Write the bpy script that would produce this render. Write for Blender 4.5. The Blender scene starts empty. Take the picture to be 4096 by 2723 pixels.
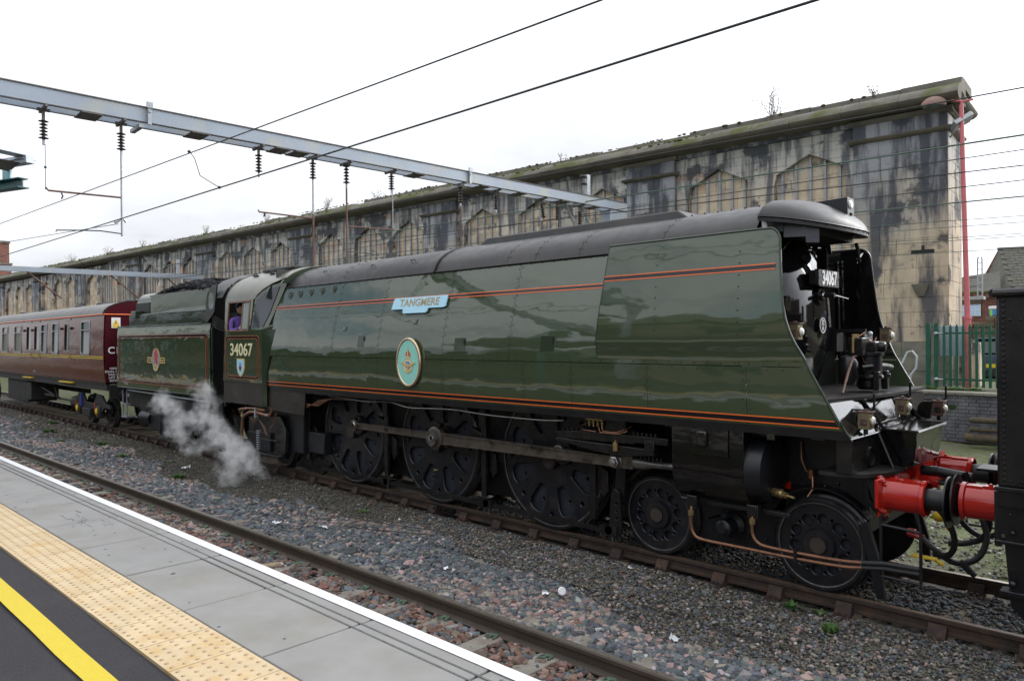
import bpy, bmesh, math, random
import numpy as np
from mathutils import Vector, Matrix, Euler
S = bpy.context.scene
random.seed(7)
PI = math.pi
# ---------------------------------------------------------------- camera
cam = bpy.data.cameras.new("camera"); co = bpy.data.objects.new("camera", cam)
S.collection.objects.link(co); S.camera = co
cam.sensor_width = 36; cam.lens = 25.688; cam.clip_end = 900; cam.clip_start = .05
yaw, pit, rol = -0.768244, -0.003048, -0.008631
fw = Vector((math.sin(yaw)*math.cos(pit), math.cos(yaw)*math.cos(pit), math.sin(pit)))
r0 = Vector((math.cos(yaw), -math.sin(yaw), 0)); u0 = r0.cross(fw)
rt = r0*math.cos(rol)+u0*math.sin(rol); up = rt.cross(fw)
M = Matrix((rt, up, -fw)).transposed().to_4x4(); M.translation = (0, -8.2685, 2.5866)
co.matrix_world = M
# ---------------------------------------------------------------- world
SUN_EL, SUN_AZ = math.radians(27), math.radians(27)     # sun behind thin cloud, beyond the train and to the right
sd = Vector((math.sin(SUN_AZ)*math.cos(SUN_EL), math.cos(SUN_AZ)*math.cos(SUN_EL), math.sin(SUN_EL)))
W = bpy.data.worlds.new("World"); S.world = W; W.use_nodes = True
nt = W.node_tree; N = nt.nodes; L = nt.links; N.clear()
def wn(t, **k):
    n = N.new(t)
    for a, b in k.items(): setattr(n, a, b)
    return n
out = wn('ShaderNodeOutputWorld'); bg = wn('ShaderNodeBackground'); L.new(bg.outputs[0], out.inputs[0])
sky = wn('ShaderNodeTexSky', sky_type='NISHITA', sun_disc=False, sun_elevation=SUN_EL, sun_rotation=SUN_AZ, air_density=1.2, dust_density=2)
tc = wn('ShaderNodeTexCoord')
sep = wn('ShaderNodeSeparateXYZ'); L.new(tc.outputs['Generated'], sep.inputs[0])
def wm(op, a, b=None, clamp=False):
    n = wn('ShaderNodeMath', operation=op, use_clamp=clamp)
    for i, v in enumerate((a, b)):
        if v is None: continue
        if isinstance(v, (int, float)): n.inputs[i].default_value = v
        else: L.new(v, n.inputs[i])
    return n.outputs[0]
zz = wm('ADD', wm('MAXIMUM', sep.outputs[2], 0.0), .22)
cx = wm('DIVIDE', sep.outputs[0], zz); cy = wm('DIVIDE', sep.outputs[1], zz)
cmb = wn('ShaderNodeCombineXYZ'); L.new(cx, cmb.inputs[0]); L.new(cy, cmb.inputs[1])
nz = wn('ShaderNodeTexNoise'); nz.inputs['Scale'].default_value = .8; nz.inputs['Detail'].default_value = 6; nz.inputs['Roughness'].default_value = .55
L.new(cmb.outputs[0], nz.inputs['Vector'])
dot = wn('ShaderNodeVectorMath', operation='DOT_PRODUCT'); L.new(tc.outputs['Generated'], dot.inputs[0]); dot.inputs[1].default_value = sd
dpos = wm('MAXIMUM', dot.outputs['Value'], 0.0)
cov = wm('ADD', nz.outputs[0], wm('MULTIPLY', dot.outputs['Value'], .12))       # cloud thins away from the sun's side
ramp = wn('ShaderNodeMapRange', interpolation_type='SMOOTHSTEP'); L.new(cov, ramp.inputs[0])
ramp.inputs[1].default_value = .27; ramp.inputs[2].default_value = .43
glow = wm('ADD', wm('MULTIPLY', wm('POWER', dpos, 3.0), .30), wm('MULTIPLY', wm('POWER', dpos, 9.0), 3.0))
shade = wm('MULTIPLY', wm('SUBTRACT', nz.outputs[0], .5), 1.25)
zg = wm('ADD', wm('MULTIPLY', wm('MAXIMUM', sep.outputs[2], 0.0), .62), .70)      # overcast: brighter overhead than at the horizon
cb = wm('ADD', glow, wm('MULTIPLY', wm('ADD', shade, .93), zg))
ccol = wn('ShaderNodeVectorMath', operation='SCALE'); ccol.inputs[0].default_value = (.965, .995, 1.05); L.new(cb, ccol.inputs['Scale'])
skc = wn('ShaderNodeVectorMath', operation='SCALE'); L.new(sky.outputs[0], skc.inputs[0]); skc.inputs['Scale'].default_value = .11
mx = wn('ShaderNodeMix', data_type='VECTOR'); L.new(ramp.outputs[0], mx.inputs[0]); L.new(skc.outputs[0], mx.inputs[4]); L.new(ccol.outputs[0], mx.inputs[5])
L.new(mx.outputs[1], bg.inputs[0]); bg.inputs[1].default_value = 1.0
sl = bpy.data.lights.new("sun", 'SUN'); sl.energy = 1.0; sl.angle = math.radians(22); sl.color = (1, .95, .87)
so = bpy.data.objects.new("sun", sl); S.collection.objects.link(so); so.rotation_euler = sd.to_track_quat('Z', 'Y').to_euler()
S.view_settings.view_transform = 'Standard'; S.view_settings.look = 'None'; S.view_settings.exposure = .45; S.view_settings.gamma = 1
S.render.engine = 'CYCLES'
S.cycles.max_bounces = 8; S.cycles.transparent_max_bounces = 16; S.cycles.volume_bounces = 7
# ---------------------------------------------------------------- materials
MATS = {}
def mat(name, col, rough=.6, metal=0., var=.18, vs=6., bump=0., bs=40., dirt=None, ds=2., damt=.5, coat=0., attr=False, wave=0., wsc=1.2, island=0., streak=None, moss=None, emit=None, alpha=None, spec=None, blot=None, tint=None, high=None):
    m = bpy.data.materials.new(name); m.use_nodes = True; t = m.node_tree; n = t.nodes; l = t.links
    b = n['Principled BSDF']; b.inputs['Roughness'].default_value = rough; b.inputs['Metallic'].default_value = metal
    b.inputs['Coat Weight'].default_value = coat; b.inputs['Coat Roughness'].default_value = .03
    if spec is not None: b.inputs['Specular IOR Level'].default_value = spec
    g = n.new('ShaderNodeNewGeometry'); pos = g.outputs['Position']
    def noise(sc, det=4, vec=None, rg=.55):
        x = n.new('ShaderNodeTexNoise'); x.inputs['Scale'].default_value = sc; x.inputs['Detail'].default_value = det; x.inputs['Roughness'].default_value = rg
        l.new(vec or pos, x.inputs['Vector']); return x.outputs[0]
    def rng(v, a, b_, c=0., d=1.):
        x = n.new('ShaderNodeMapRange'); l.new(v, x.inputs[0]); x.inputs[1].default_value = a; x.inputs[2].default_value = b_; x.inputs[3].default_value = c; x.inputs[4].default_value = d; return x.outputs[0]
    def mixc(f, a, c):
        x = n.new('ShaderNodeMix'); x.data_type = 'RGBA'
        if isinstance(f, float): x.inputs[0].default_value = f
        else: l.new(f, x.inputs[0])
        for i, v in ((6, a), (7, c)):
            if isinstance(v, tuple): x.inputs[i].default_value = (*v[:3], 1)
            else: l.new(v, x.inputs[i])
        return x.outputs[2]
    def scalec(c, f):
        x = n.new('ShaderNodeVectorMath'); x.operation = 'SCALE'; l.new(f, x.inputs['Scale'])
        if isinstance(c, tuple): x.inputs[0].default_value = c[:3]
        else: l.new(c, x.inputs[0])
        return x.outputs[0]
    c = tuple(col)
    if attr:
        a = n.new('ShaderNodeAttribute'); a.attribute_name = 'col'; c = a.outputs['Color']
    cc = scalec(c, rng(noise(vs), .25, .75, 1-var, 1+var))
    if island:
        cc = scalec(cc, rng(g.outputs['Random Per Island'], 0, 1, 1-island, 1+island))
    if dirt: cc = mixc(rng(noise(ds, 6), .5, .72, 0, damt), cc, dirt)
    zf = None
    if high:
        sz_ = n.new('ShaderNodeSeparateXYZ'); l.new(pos, sz_.inputs[0]); ad_ = n.new('ShaderNodeMath'); ad_.operation = 'MULTIPLY_ADD'; l.new(noise(.7, 5), ad_.inputs[0]); ad_.inputs[1].default_value = 4.0; l.new(sz_.outputs[2], ad_.inputs[2])
        zf = rng(ad_.outputs[0], high[1]+2, high[2]+2); cc = mixc(zf, cc, scalec(high[0], rng(g.outputs['Random Per Island'], 0, 1, .72, 1.2)))
    if tint:
        cc = mixc(rng(g.outputs['Random Per Island'], tint[1], tint[1]+.01, 0, tint[2]), cc, tint[0])
    if blot:
        nv = noise(blot[1], 7, None, .6)
        if zf is not None: q_ = n.new('ShaderNodeMath'); q_.operation = 'MULTIPLY_ADD'; l.new(zf, q_.inputs[0]); q_.inputs[1].default_value = .035; l.new(nv, q_.inputs[2]); nv = q_.outputs[0]
        cc = mixc(rng(nv, blot[2], blot[3], 0, blot[4]), cc, blot[0])
    if streak:
        mp = n.new('ShaderNodeMapping'); mp.inputs['Scale'].default_value = streak[1]; l.new(pos, mp.inputs['Vector'])
        sx = noise(1., 8, mp.outputs[0], .62)
        if zf is not None: q_ = n.new('ShaderNodeMath'); q_.operation = 'MULTIPLY_ADD'; l.new(zf, q_.inputs[0]); q_.inputs[1].default_value = .055; l.new(sx, q_.inputs[2]); sx = q_.outputs[0]
        cc = mixc(rng(sx, streak[2], streak[3], 0, streak[4]), cc, streak[0])
    if moss:
        sp = n.new('ShaderNodeSeparateXYZ'); l.new(g.outputs['Normal'], sp.inputs[0])
        f1 = rng(sp.outputs[2], .25, .6); f2 = rng(noise(moss[1], 6), .49, .60)
        mm = n.new('ShaderNodeMath'); mm.operation = 'MULTIPLY'; l.new(f1, mm.inputs[0]); l.new(f2, mm.inputs[1])
        cc = mixc(mm.outputs[0], cc, moss[0])
    l.new(cc, b.inputs['Base Color'])
    if rough > .12 and rough < .95: l.new(rng(noise(vs*2.3), .3, .7, rough*.85, min(1, rough*1.15)), b.inputs['Roughness'])
    nrm = None
    if wave:
        x = n.new('ShaderNodeBump'); x.inputs['Strength'].default_value = 1; x.inputs['Distance'].default_value = wave
        mp = n.new('ShaderNodeMapping'); mp.inputs['Scale'].default_value = (.8, 1.5, 1.6); l.new(pos, mp.inputs['Vector'])
        l.new(noise(wsc, 2.5, mp.outputs[0], .45), x.inputs['Height']); nrm = x.outputs[0]
    if bump:
        x = n.new('ShaderNodeBump'); x.inputs['Strength'].default_value = 1; x.inputs['Distance'].default_value = bump
        l.new(noise(bs, 5), x.inputs['Height'])
        if nrm: l.new(nrm, x.inputs['Normal'])
        nrm = x.outputs[0]
    if nrm: l.new(nrm, b.inputs['Normal']); 
    if nrm and coat: l.new(nrm, b.inputs['Coat Normal'])
    if emit: b.inputs['Emission Color'].default_value = (*emit[:3], 1); b.inputs['Emission Strength'].default_value = emit[3]
    if alpha is not None: b.inputs['Alpha'].default_value = alpha
    MATS[name] = m; return m
GREEN = (.050, .070, .037)
mat('green_paint', GREEN, .045, var=.05, coat=0, wave=.010, wsc=1.5, spec=1.0)
mat('green_plain', (.028, .044, .024), .12, var=.08, wave=.006, wsc=2.2, spec=.5)
mat('roof_black', (.015, .0135, .0135), .42, var=.2, vs=2.5, bump=.0008, bs=90, dirt=(.09, .075, .065), ds=1.2, damt=.35, wave=.004)
mat('gloss_black', (.005, .005, .006), .07, var=.1, wave=.012, wsc=2.5, dirt=(.03, .026, .022), ds=3, damt=.3, spec=.6)
mat('apron_black', (.010, .0095, .009), .13, var=.1, vs=4, wave=.004, dirt=(.035, .03, .025), ds=4, damt=.4, spec=.4)
mat('cyl_black', (.0055, .0054, .0055), .11, var=.15, vs=4, wave=.010, wsc=2.5, dirt=(.035, .028, .022), ds=2.2, damt=.5, spec=.6)
mat('frame_black', (.008, .009, .012), .42, var=.25, vs=5, bump=.001, bs=40, dirt=(.022, .020, .020), ds=3, damt=.5)
mat('skirt_black', (.022, .017, .014), .45, var=.3, vs=3, bump=.001, bs=30, dirt=(.065, .050, .04), ds=2.4, damt=.6)
mat('lining_dim', (.42, .12, .04), .3, var=.05)
mat('spec_glass', (.03, .038, .055), .05, var=.05, spec=.7)
mat('cab_roof_green', (.17, .17, .135), .32, var=.12, vs=3, wave=.003, dirt=(.10, .09, .075), ds=1.5, damt=.5)
mat('door_black', (.005, .005, .006), .07, var=.1, wave=.0035, wsc=2.0, dirt=(.016, .014, .013), ds=3, damt=.3, spec=.45)
mat('shroud_grey', (.05, .055, .065), .4, var=.35, vs=6)
mat('hub_brown', (.055, .042, .032), .5, var=.3, vs=20)
mat('satin_black', (.008, .008, .010), .36, var=.3, vs=5, bump=.0008, bs=60, dirt=(.035, .03, .026), ds=3.5, damt=.35)
mat('oily_black', (.009, .0085, .009), .30, var=.3, vs=8, bump=.0012, bs=50, dirt=(.035, .027, .021), ds=5, damt=.5)
mat('wheel_black', (.0115, .0120, .0155), .31, var=.3, vs=6, bump=.001, bs=40, dirt=(.045, .037, .033), ds=4, damt=.6)
mat('inner_black', (.004, .004, .004), .5, var=.2)
mat('tyre_steel', (.20, .19, .18), .34, metal=.7, var=.2, dirt=(.03, .025, .02), ds=7, damt=.7)
mat('rod_steel', (.17, .145, .125), .34, metal=.7, var=.25, vs=9, dirt=(.02, .016, .013), ds=6, damt=.8)
mat('bright_steel', (.42, .41, .40), .25, metal=.9, var=.15)
mat('copper', (.30, .15, .09), .36, metal=.75, var=.2, vs=14, dirt=(.06, .035, .03), ds=9, damt=.5)
mat('brass', (.42, .32, .15), .36, metal=.8, var=.15, dirt=(.12, .09, .05), ds=20, damt=.6)
mat('lamp_tin', (.20, .165, .10), .5, metal=.3, var=.2, dirt=(.12, .08, .05), ds=14, damt=.8)
mat('lamp_tin_rusty', (.11, .06, .05), .55, metal=.2, var=.25, dirt=(.05, .03, .03), ds=14, damt=.7)
mat('lens', (.75, .78, .72), .06, var=.05, coat=1)
mat('red_gloss', (.42, .016, .010), .10, var=.08, wave=.004, wsc=6, spec=.6)
mat('orange_line', (.85, .17, .035), .25, var=.03)
mat('line_black', (.014, .012, .016), .10, var=.05, wave=.010, wsc=1.5)
mat('cream', (.80, .74, .45), .35, var=.04)
mat('white_paint', (.80, .80, .80), .45, var=.04)
mat('lantern_rust', (.27, .15, .125), .6, var=.25, vs=6, dirt=(.16, .15, .12), ds=9, damt=.7)
mat('plate_grey', (.022, .021, .019), .45, var=.12, vs=20)
mat('crest_blue', (.42, .72, .88), .3, var=.03)
mat('crest_turq', (.33, .72, .62), .3, var=.03)
mat('plate_gold', (.40, .31, .17), .35, metal=.3, var=.1)
mat('gold_ring', (.62, .50, .33), .28, metal=.85, var=.1)
mat('badge_blue', (.14, .30, .72), .3, var=.03)
mat('badge_gold', (.62, .46, .16), .4, var=.1, vs=60)
mat('badge_cream', (.78, .70, .42), .4, var=.05)
mat('badge_red', (.50, .03, .03), .4, var=.05)
mat('coal', (.012, .012, .013), .42, var=.3, vs=20, bump=.004, bs=30)
mat('cab_inner', (.02, .02, .018), .5)
mat('glass', (.02, .025, .03), .03, var=0, spec=.5)
mat('wheel_pocket_skylit', (.022, .026, .036), .45, var=.35, vs=8)  # lighter blue-grey paints skylight into the wheel pocket floors
mat('glass_pale', (.17, .20, .18), .05, var=.1, vs=2)
mat('wood_brown', (.16, .075, .035), .4, var=.2, vs=20)
mat('purple_cloth', (.16, .09, .36), .9, var=.1)
mat('skin', (.45, .26, .18), .6, var=.05)
mat('hiviz_yellow', (.55, .75, .03), .7, var=.05)
mat('hiviz_orange', (.85, .20, .03), .7, var=.05)
mat('maroon', (.105, .024, .013), .16, var=.08, wave=.008, wsc=2.2, dirt=(.11, .045, .025), ds=.9, damt=.5, spec=.3)
mat('maroon_dark', (.065, .010, .016), .16, var=.1, wave=.006)
mat('coach_roof', (.17, .165, .16), .55, var=.14, vs=1.5, bump=.002, bs=8, dirt=(.12, .11, .10), ds=1.1, damt=.5)
mat('under_dark', (.018, .017, .017), .6, var=.3, vs=5, dirt=(.05, .042, .035), ds=4, damt=.6)
mat('yellow_paint', (.75, .52, .03), .5, var=.1)
mat('blue_paint', (.03, .06, .38), .45, var=.1)
mat('alu', (.36, .35, .34), .4, metal=.6, var=.1)
mat('rubber', (.014, .014, .015), .5, var=.2, bump=.001, bs=80)
mat('rail_rust', (.042, .029, .023), .72, var=.3, vs=9, bump=.002, bs=40, dirt=(.12, .055, .028), ds=5, damt=.55)
mat('rail_top_rust', (.13, .082, .052), .45, metal=.3, var=.25, vs=14)
mat('rail_top_bright', (.34, .30, .25), .30, metal=.75, var=.2, vs=10)
mat('rail_side_brown', (.060, .047, .036), .6, var=.25, vs=4, bump=.001, bs=60, dirt=(.10, .06, .035), ds=3, damt=.4)
mat('chair_rust', (.045, .031, .026), .8, var=.3, vs=14, bump=.003, bs=50, dirt=(.14, .06, .03), ds=7, damt=.6)
mat('wood_sleeper', (.075, .058, .040), .9, var=.35, vs=12, bump=.006, bs=18, dirt=(.10, .095, .025), ds=3, damt=.5)
mat('concrete_sleeper', (.22, .20, .17), .9, var=.2, vs=9, bump=.003, bs=50, dirt=(.14, .10, .075), ds=4, damt=.7)
mat('clip_green', (.09, .15, .10), .6, metal=.2, var=.3, dirt=(.10, .06, .04), ds=15, damt=.6)
mat('ballast', (.2, .2, .2), .9, attr=True, var=.22, vs=35, bump=.004, bs=70)
mat('ballast_bed', (.085, .078, .068), .95, var=.5, vs=28, bump=.02, bs=45, dirt=(.05, .045, .035), ds=6, damt=.6)
mat('cinder_ground', (.115, .105, .086), .97, var=.45, vs=30, bump=.014, bs=60, dirt=(.06, .075, .03), ds=1.3, damt=.5)
mat('grassy', (.085, .10, .04), .97, var=.45, vs=9, bump=.03, bs=20, dirt=(.12, .105, .08), ds=1.1, damt=.9)
mat('weed', (.055, .125, .022), .75, var=.35, vs=20)
mat('dry_grass', (.30, .24, .15), .9, var=.3, vs=20)
mat('twig', (.14, .11, .08), .9, var=.3, vs=20)
mat('moss', (.10, .12, .028), .98, var=.4, vs=12, bump=.02, bs=30, dirt=(.10, .085, .05), ds=3, damt=.6)
mat('slab_grey', (.225, .22, .212), .86, var=.12, vs=2.2, bump=.0012, bs=160, dirt=(.185, .175, .145), ds=2.6, damt=.6, island=.05)
mat('slab_joint', (.12, .115, .07), .95, var=.3, vs=20)
mat('groove', (.10, .10, .10), .9, var=.3, vs=30)
mat('tactile', (.48, .375, .23), .8, var=.12, vs=5, bump=.001, bs=120, dirt=(.44, .27, .09), ds=7, damt=.65, island=.10)
mat('blister_worn', (.38, .275, .17), .85, var=.25, vs=30)
mat('asphalt', (.020, .0185, .022), .92, var=.35, vs=70, bump=.004, bs=160, dirt=(.034, .032, .034), ds=2, damt=.6)
mat('white_edge', (.62, .62, .65), .6, var=.05, vs=5, dirt=(.62, .60, .56), ds=12, damt=.3)
mat('yellow_line', (.52, .40, .02), .7, var=.08, vs=60, dirt=(.50, .38, .04), ds=30, damt=.5)
mat('brick_dark', (.10, .075, .06), .95, var=.4, vs=8, bump=.004, bs=30)
mat('sandstone', (.54, .435, .315), .9, var=.28, vs=1.3, bump=.007, bs=12, island=.24, high=((.50, .485, .45), 5.8, 8.2), tint=((.47, .28, .17), .91, .6), blot=((.045, .046, .052), 1.05, .575, .63, .88), dirt=(.29, .25, .20), ds=.55, damt=.85, streak=((.070, .077, .095), (3.0, 3.0, .36), .50, .63, .86))
mat('sandstone_pillar', (.50, .41, .30), .9, var=.28, vs=1.3, bump=.007, bs=12, island=.24, high=((.30, .31, .33), 5.2, 7.6), tint=((.47, .28, .17), .93, .5), blot=((.045, .047, .055), 1.0, .565, .63, .85), dirt=(.27, .24, .20), ds=.6, damt=.85, streak=((.055, .060, .075), (2.2, 2.2, .34), .465, .60, .9))
mat('sandstone_infill', (.58, .475, .35), .9, var=.25, vs=1.5, bump=.005, bs=14, island=.26, tint=((.50, .33, .20), .87, .6), dirt=(.40, .39, .37), ds=.8, damt=.8, blot=((.08, .08, .09), 1.2, .60, .66, .7), streak=((.15, .155, .17), (2.4, 2.4, .5), .54, .70, .7))
mat('plinth_stone', (.20, .19, .155), .95, var=.35, vs=1.5, bump=.01, bs=12, island=.12, dirt=(.10, .11, .055), ds=.8, damt=.8)
mat('mortar', (.30, .26, .21), .98, var=.25, vs=6, bump=.004, bs=30)
mat('cornice_stone', (.155, .14, .115), .95, var=.3, vs=1.5, bump=.010, bs=9, island=.12, dirt=(.10, .10, .09), ds=1.2, damt=.7, moss=((.085, .095, .028), .8))
mat('window_bar', (.33, .35, .38), .6, var=.2, vs=3, dirt=(.09, .07, .06), ds=4, damt=.5)
mat('gantry_grey', (.30, .345, .405), .45, metal=.15, var=.08, vs=1.3, dirt=(.46, .42, .26), ds=1.7, damt=.45)
mat('gantry_under', (.13, .12, .115), .7, var=.2, vs=3)
mat('insulator', (.045, .028, .026), .2, var=.1)
mat('galv', (.36, .38, .40), .45, metal=.5, var=.15)
mat('rod_rust', (.14, .075, .055), .7, var=.3, vs=8)
mat('wire', (.045, .05, .05), .5, metal=.4)
mat('wire_green', (.085, .13, .105), .6)
mat('pink_paint', (.58, .14, .155), .45, var=.12, vs=3, dirt=(.30, .17, .13), ds=9, damt=.35)
mat('gum', (.10, .10, .095), .8)
mat('fence_green', (.012, .085, .052), .4, var=.12)
mat('cabinet_grey', (.30, .35, .40), .5, var=.1)
mat('red_brick', (.17, .075, .055), .9, var=.35, vs=4, bump=.004, bs=20, island=.25)
mat('brick_mortar', (.10, .07, .055), .95, var=.2)
mat('slate', (.070, .068, .054), .85, var=.25, vs=2, island=.14, dirt=(.085, .085, .05), ds=.8, damt=.6)
mat('rubble', (.17, .135, .095), .95, var=.35, vs=4, island=.35, bump=.01, bs=10, dirt=(.07, .08, .03), ds=1.3, damt=.7)
mat('retaining_brick', (.105, .105, .115), .95, var=.35, vs=5, bump=.006, bs=20, island=.2, dirt=(.24, .24, .25), ds=1.6, damt=.5)
mat('car_blue', (.010, .022, .07), .12, coat=1)
mat('car_grey', (.10, .11, .12), .15, coat=1)
mat('plate_yellow', (.80, .60, .03), .4)
mat('red_lamp', (.8, .03, .02), .3, emit=(1, .05, .02, 2.0))
mat('orange_lamp', (.9, .25, .03), .3, emit=(1, .25, .03, 1.5))
mat('bus_blue', (.06, .25, .62), .2)
mat('bus_green', (.25, .62, .10), .2)
mat('window_pale', (.48, .62, .80), .12, var=.08, vs=3)
mat('canopy_green', (.015, .095, .10), .35, var=.15, vs=2)
mat('canopy_white', (.42, .46, .52), .4, metal=.2, var=.1, vs=2)
mat('canopy_blue', (.36, .66, .70), .4, var=.05)
mat('canopy_glass', (.20, .26, .24), .15, var=.15)
mat('litter_white', (.82, .82, .85), .5, var=.05)
mat('cup_black', (.01, .01, .011), .4)
mat('station_stone', (.16, .13, .10), .9, var=.3, vs=1)
mat('hoop', (.45, .50, .52), .4)
mat('tire_black', (.06, .045, .038), .9, var=.3, vs=9, bump=.004, bs=30)
mat('crest_grey', (.30, .32, .36), .35, var=.1)
mat('coal_lump', (.012, .012, .014), .75, spec=.15, attr=True, var=.3, vs=20)
mat('coach_glass', (.045, .065, .058), .06, var=.25, vs=1.2, spec=.4)
mat('coach_blind', (.13, .14, .11), .45, var=.1)
mat('coach_dark', (.03, .03, .03), .8)
mat('coach_partition', (.10, .09, .07), .8)
mat('tank_black', (.0055, .0055, .0075), .30, var=.25, vs=4, bump=.0006, bs=60, wave=.004, dirt=(.035, .030, .028), ds=2, damt=.4)
mat('litter_clear', (.62, .64, .66), .25, var=.1)
mat('leaf_yellow', (.45, .42, .03), .6)
# ---------------------------------------------------------------- geometry helpers
COL = S.collection
def worg(o):
    v = Vector((0, 0, 0))
    while o is not None: v += o.location; o = o.parent
    return v
def wmat(o):
    m = Matrix.Identity(4)
    while o is not None: m = o.matrix_basis @ m; o = o.parent
    return m
def thing(name, label, cat, loc=(0, 0, 0), group=None, kind=None):
    o = bpy.data.objects.new(name, None); COL.objects.link(o); o.location = loc; o.empty_display_size = .2
    o['label'] = label
    if cat: o['category'] = cat
    if group: o['group'] = group
    if kind: o['kind'] = kind
    return o
def tag(o, label, cat, group=None, kind=None):
    o['label'] = label
    if cat: o['category'] = cat
    if group: o['group'] = group
    if kind: o['kind'] = kind
    return o
def link(name, me, parent=None, loc=None, rot=None):
    o = bpy.data.objects.new(name, me); COL.objects.link(o)
    if parent is not None:
        o.parent = parent
    if loc is not None:      # world placement
        m_ = Matrix.Translation(Vector(loc)) @ Euler(rot or (0, 0, 0)).to_matrix().to_4x4()
        o.matrix_basis = (wmat(parent).inverted() @ m_) if parent is not None else m_
    elif rot is not None: o.rotation_euler = rot
    return o
def addmod(o, bevel):
    if bevel:
        b = o.modifiers.new('bevel', 'BEVEL'); b.width = bevel; b.segments = 2; b.limit_method = 'ANGLE'; b.angle_limit = math.radians(40); b.harden_normals = False
def finish(me, m, smooth=True, ang=35):
    if isinstance(m, str): m = MATS[m]
    if len(me.materials) == 0 and m: me.materials.append(m)
    me.polygons.foreach_set('use_smooth', [smooth]*len(me.polygons))
    if smooth: me.set_sharp_from_angle(angle=math.radians(ang))
    me.update()
class MB:
    def __init__(s): s.v = []; s.f = []
    def add(s, v, f):
        n = len(s.v); s.v += [tuple(x) for x in v]; s.f += [tuple(i+n for i in q) for q in f]; return s
    def box(s, x0, x1, y0, y1, z0, z1, R=None):
        v = [(x, y, z) for x in (x0, x1) for y in (y0, y1) for z in (z0, z1)]
        if R is not None:
            c = Vector(((x0+x1)/2, (y0+y1)/2, (z0+z1)/2)); v = [c+R@(Vector(p)-c) for p in v]
        return s.add(v, [(0, 1, 3, 2), (4, 6, 7, 5), (0, 4, 5, 1), (2, 3, 7, 6), (0, 2, 6, 4), (1, 5, 7, 3)])
    def hexa(s, bot, top):       # 4 bottom, 4 top corners in ring order
        return s.add(list(bot)+list(top), [(3, 2, 1, 0), (4, 5, 6, 7), (0, 1, 5, 4), (1, 2, 6, 5), (2, 3, 7, 6), (3, 0, 4, 7)])
    def prism(s, pts, a0, a1, ax='y'):
        n = len(pts)
        def P(u, w, a): return {'x': (a, u, w), 'y': (u, a, w), 'z': (u, w, a)}[ax]
        v = [P(u, w, a0) for u, w in pts]+[P(u, w, a1) for u, w in pts]
        f = [tuple(range(n))[::-1], tuple(range(n, 2*n))]+[(i, (i+1) % n, n+(i+1) % n, n+i) for i in range(n)]
        return s.add(v, f)
    def tube(s, path, r, seg=8, cap=True):
        path = [Vector(p) for p in path]; n = len(path); base = len(s.v); up0 = None
        rr = r if isinstance(r, (list, tuple)) else [r]*n
        for i, p in enumerate(path):
            t = (path[min(i+1, n-1)]-path[max(i-1, 0)]).normalized()
            if up0 is None: up0 = Vector((0, 0, 1)) if abs(t.z) < .9 else Vector((1, 0, 0))
            a = t.cross(up0).normalized(); b = a.cross(t).normalized(); up0 = b
            for k in range(seg):
                q = 2*PI*k/seg; s.v.append(tuple(p+(a*math.cos(q)+b*math.sin(q))*rr[i]))
        for i in range(n-1):
            for k in range(seg):
                k2 = (k+1) % seg; s.f.append((base+i*seg+k, base+i*seg+k2, base+(i+1)*seg+k2, base+(i+1)*seg+k))
        if cap: s.f.append(tuple(base+k for k in range(seg))[::-1]); s.f.append(tuple(base+(n-1)*seg+k for k in range(seg)))
        return s
    def stube(s, path, r, seg=10, n=5):
        P = [Vector(p) for p in path]; P = [P[0]*2-P[1]]+P+[P[-1]*2-P[-2]]; q = []
        for i in range(1, len(P)-2):
            for k in range(n):
                t = k/n; a, b, c, d = P[i-1:i+3]; q.append(.5*((2*b)+(c-a)*t+(2*a-5*b+4*c-d)*t*t+(3*b-a-3*c+d)*t*t*t))
        return s.tube(q+[P[-2]], r, seg)
    def cyl(s, p0, p1, r, seg=20, r2=None):
        return s.tube([p0, p1], [r, r if r2 is None else r2], seg)
    def lathe(s, prof, o, ax='y', seg=32, close=False):     # prof: (radius, height along axis)
        o = Vector(o); n = len(prof); base = len(s.v)
        for k in range(seg):
            q = 2*PI*k/seg; c, sn = math.cos(q), math.sin(q)
            for r, h in prof:
                d = {'y': (r*c, h, r*sn), 'x': (h, r*c, r*sn), 'z': (r*c, r*sn, h)}[ax]; s.v.append(tuple(o+Vector(d)))
        m = n if close else n-1
        for k in range(seg):
            k2 = (k+1) % seg
            for i in range(m):
                j = (i+1) % n; q = (base+k*n+i, base+k*n+j, base+k2*n+j, base+k2*n+i)
                s.f.append(q if ax != 'y' else q[::-1])
        return s
    def ball(s, c, r, seg=10, rings=6, sc=(1, 1, 1)):
        c = Vector(c); base = len(s.v); s.v.append(tuple(c+Vector((0, 0, r*sc[2]))))
        for i in range(1, rings):
            a = PI*i/rings
            for k in range(seg):
                q = 2*PI*k/seg; s.v.append((c.x+r*sc[0]*math.sin(a)*math.cos(q), c.y+r*sc[1]*math.sin(a)*math.sin(q), c.z+r*sc[2]*math.cos(a)))
        s.v.append(tuple(c-Vector((0, 0, r*sc[2])))); e = len(s.v)-1
        for k in range(seg):
            k2 = (k+1) % seg; s.f.append((base, base+1+k, base+1+k2)); s.f.append((e, base+1+(rings-2)*seg+k2, base+1+(rings-2)*seg+k))
            for i in range(rings-2): s.f.append((base+1+i*seg+k, base+1+(i+1)*seg+k, base+1+(i+1)*seg+k2, base+1+i*seg+k2))
        return s
    def grid(s, rows, close=False):
        n = len(rows[0]); base = len(s.v)
        for r in rows: s.v += [tuple(p) for p in r]
        for i in range(len(rows)-1):
            for k in range(n if close else n-1):
                k2 = (k+1) % n; s.f.append((base+i*n+k, base+i*n+k2, base+(i+1)*n+k2, base+(i+1)*n+k))
        return s
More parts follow.
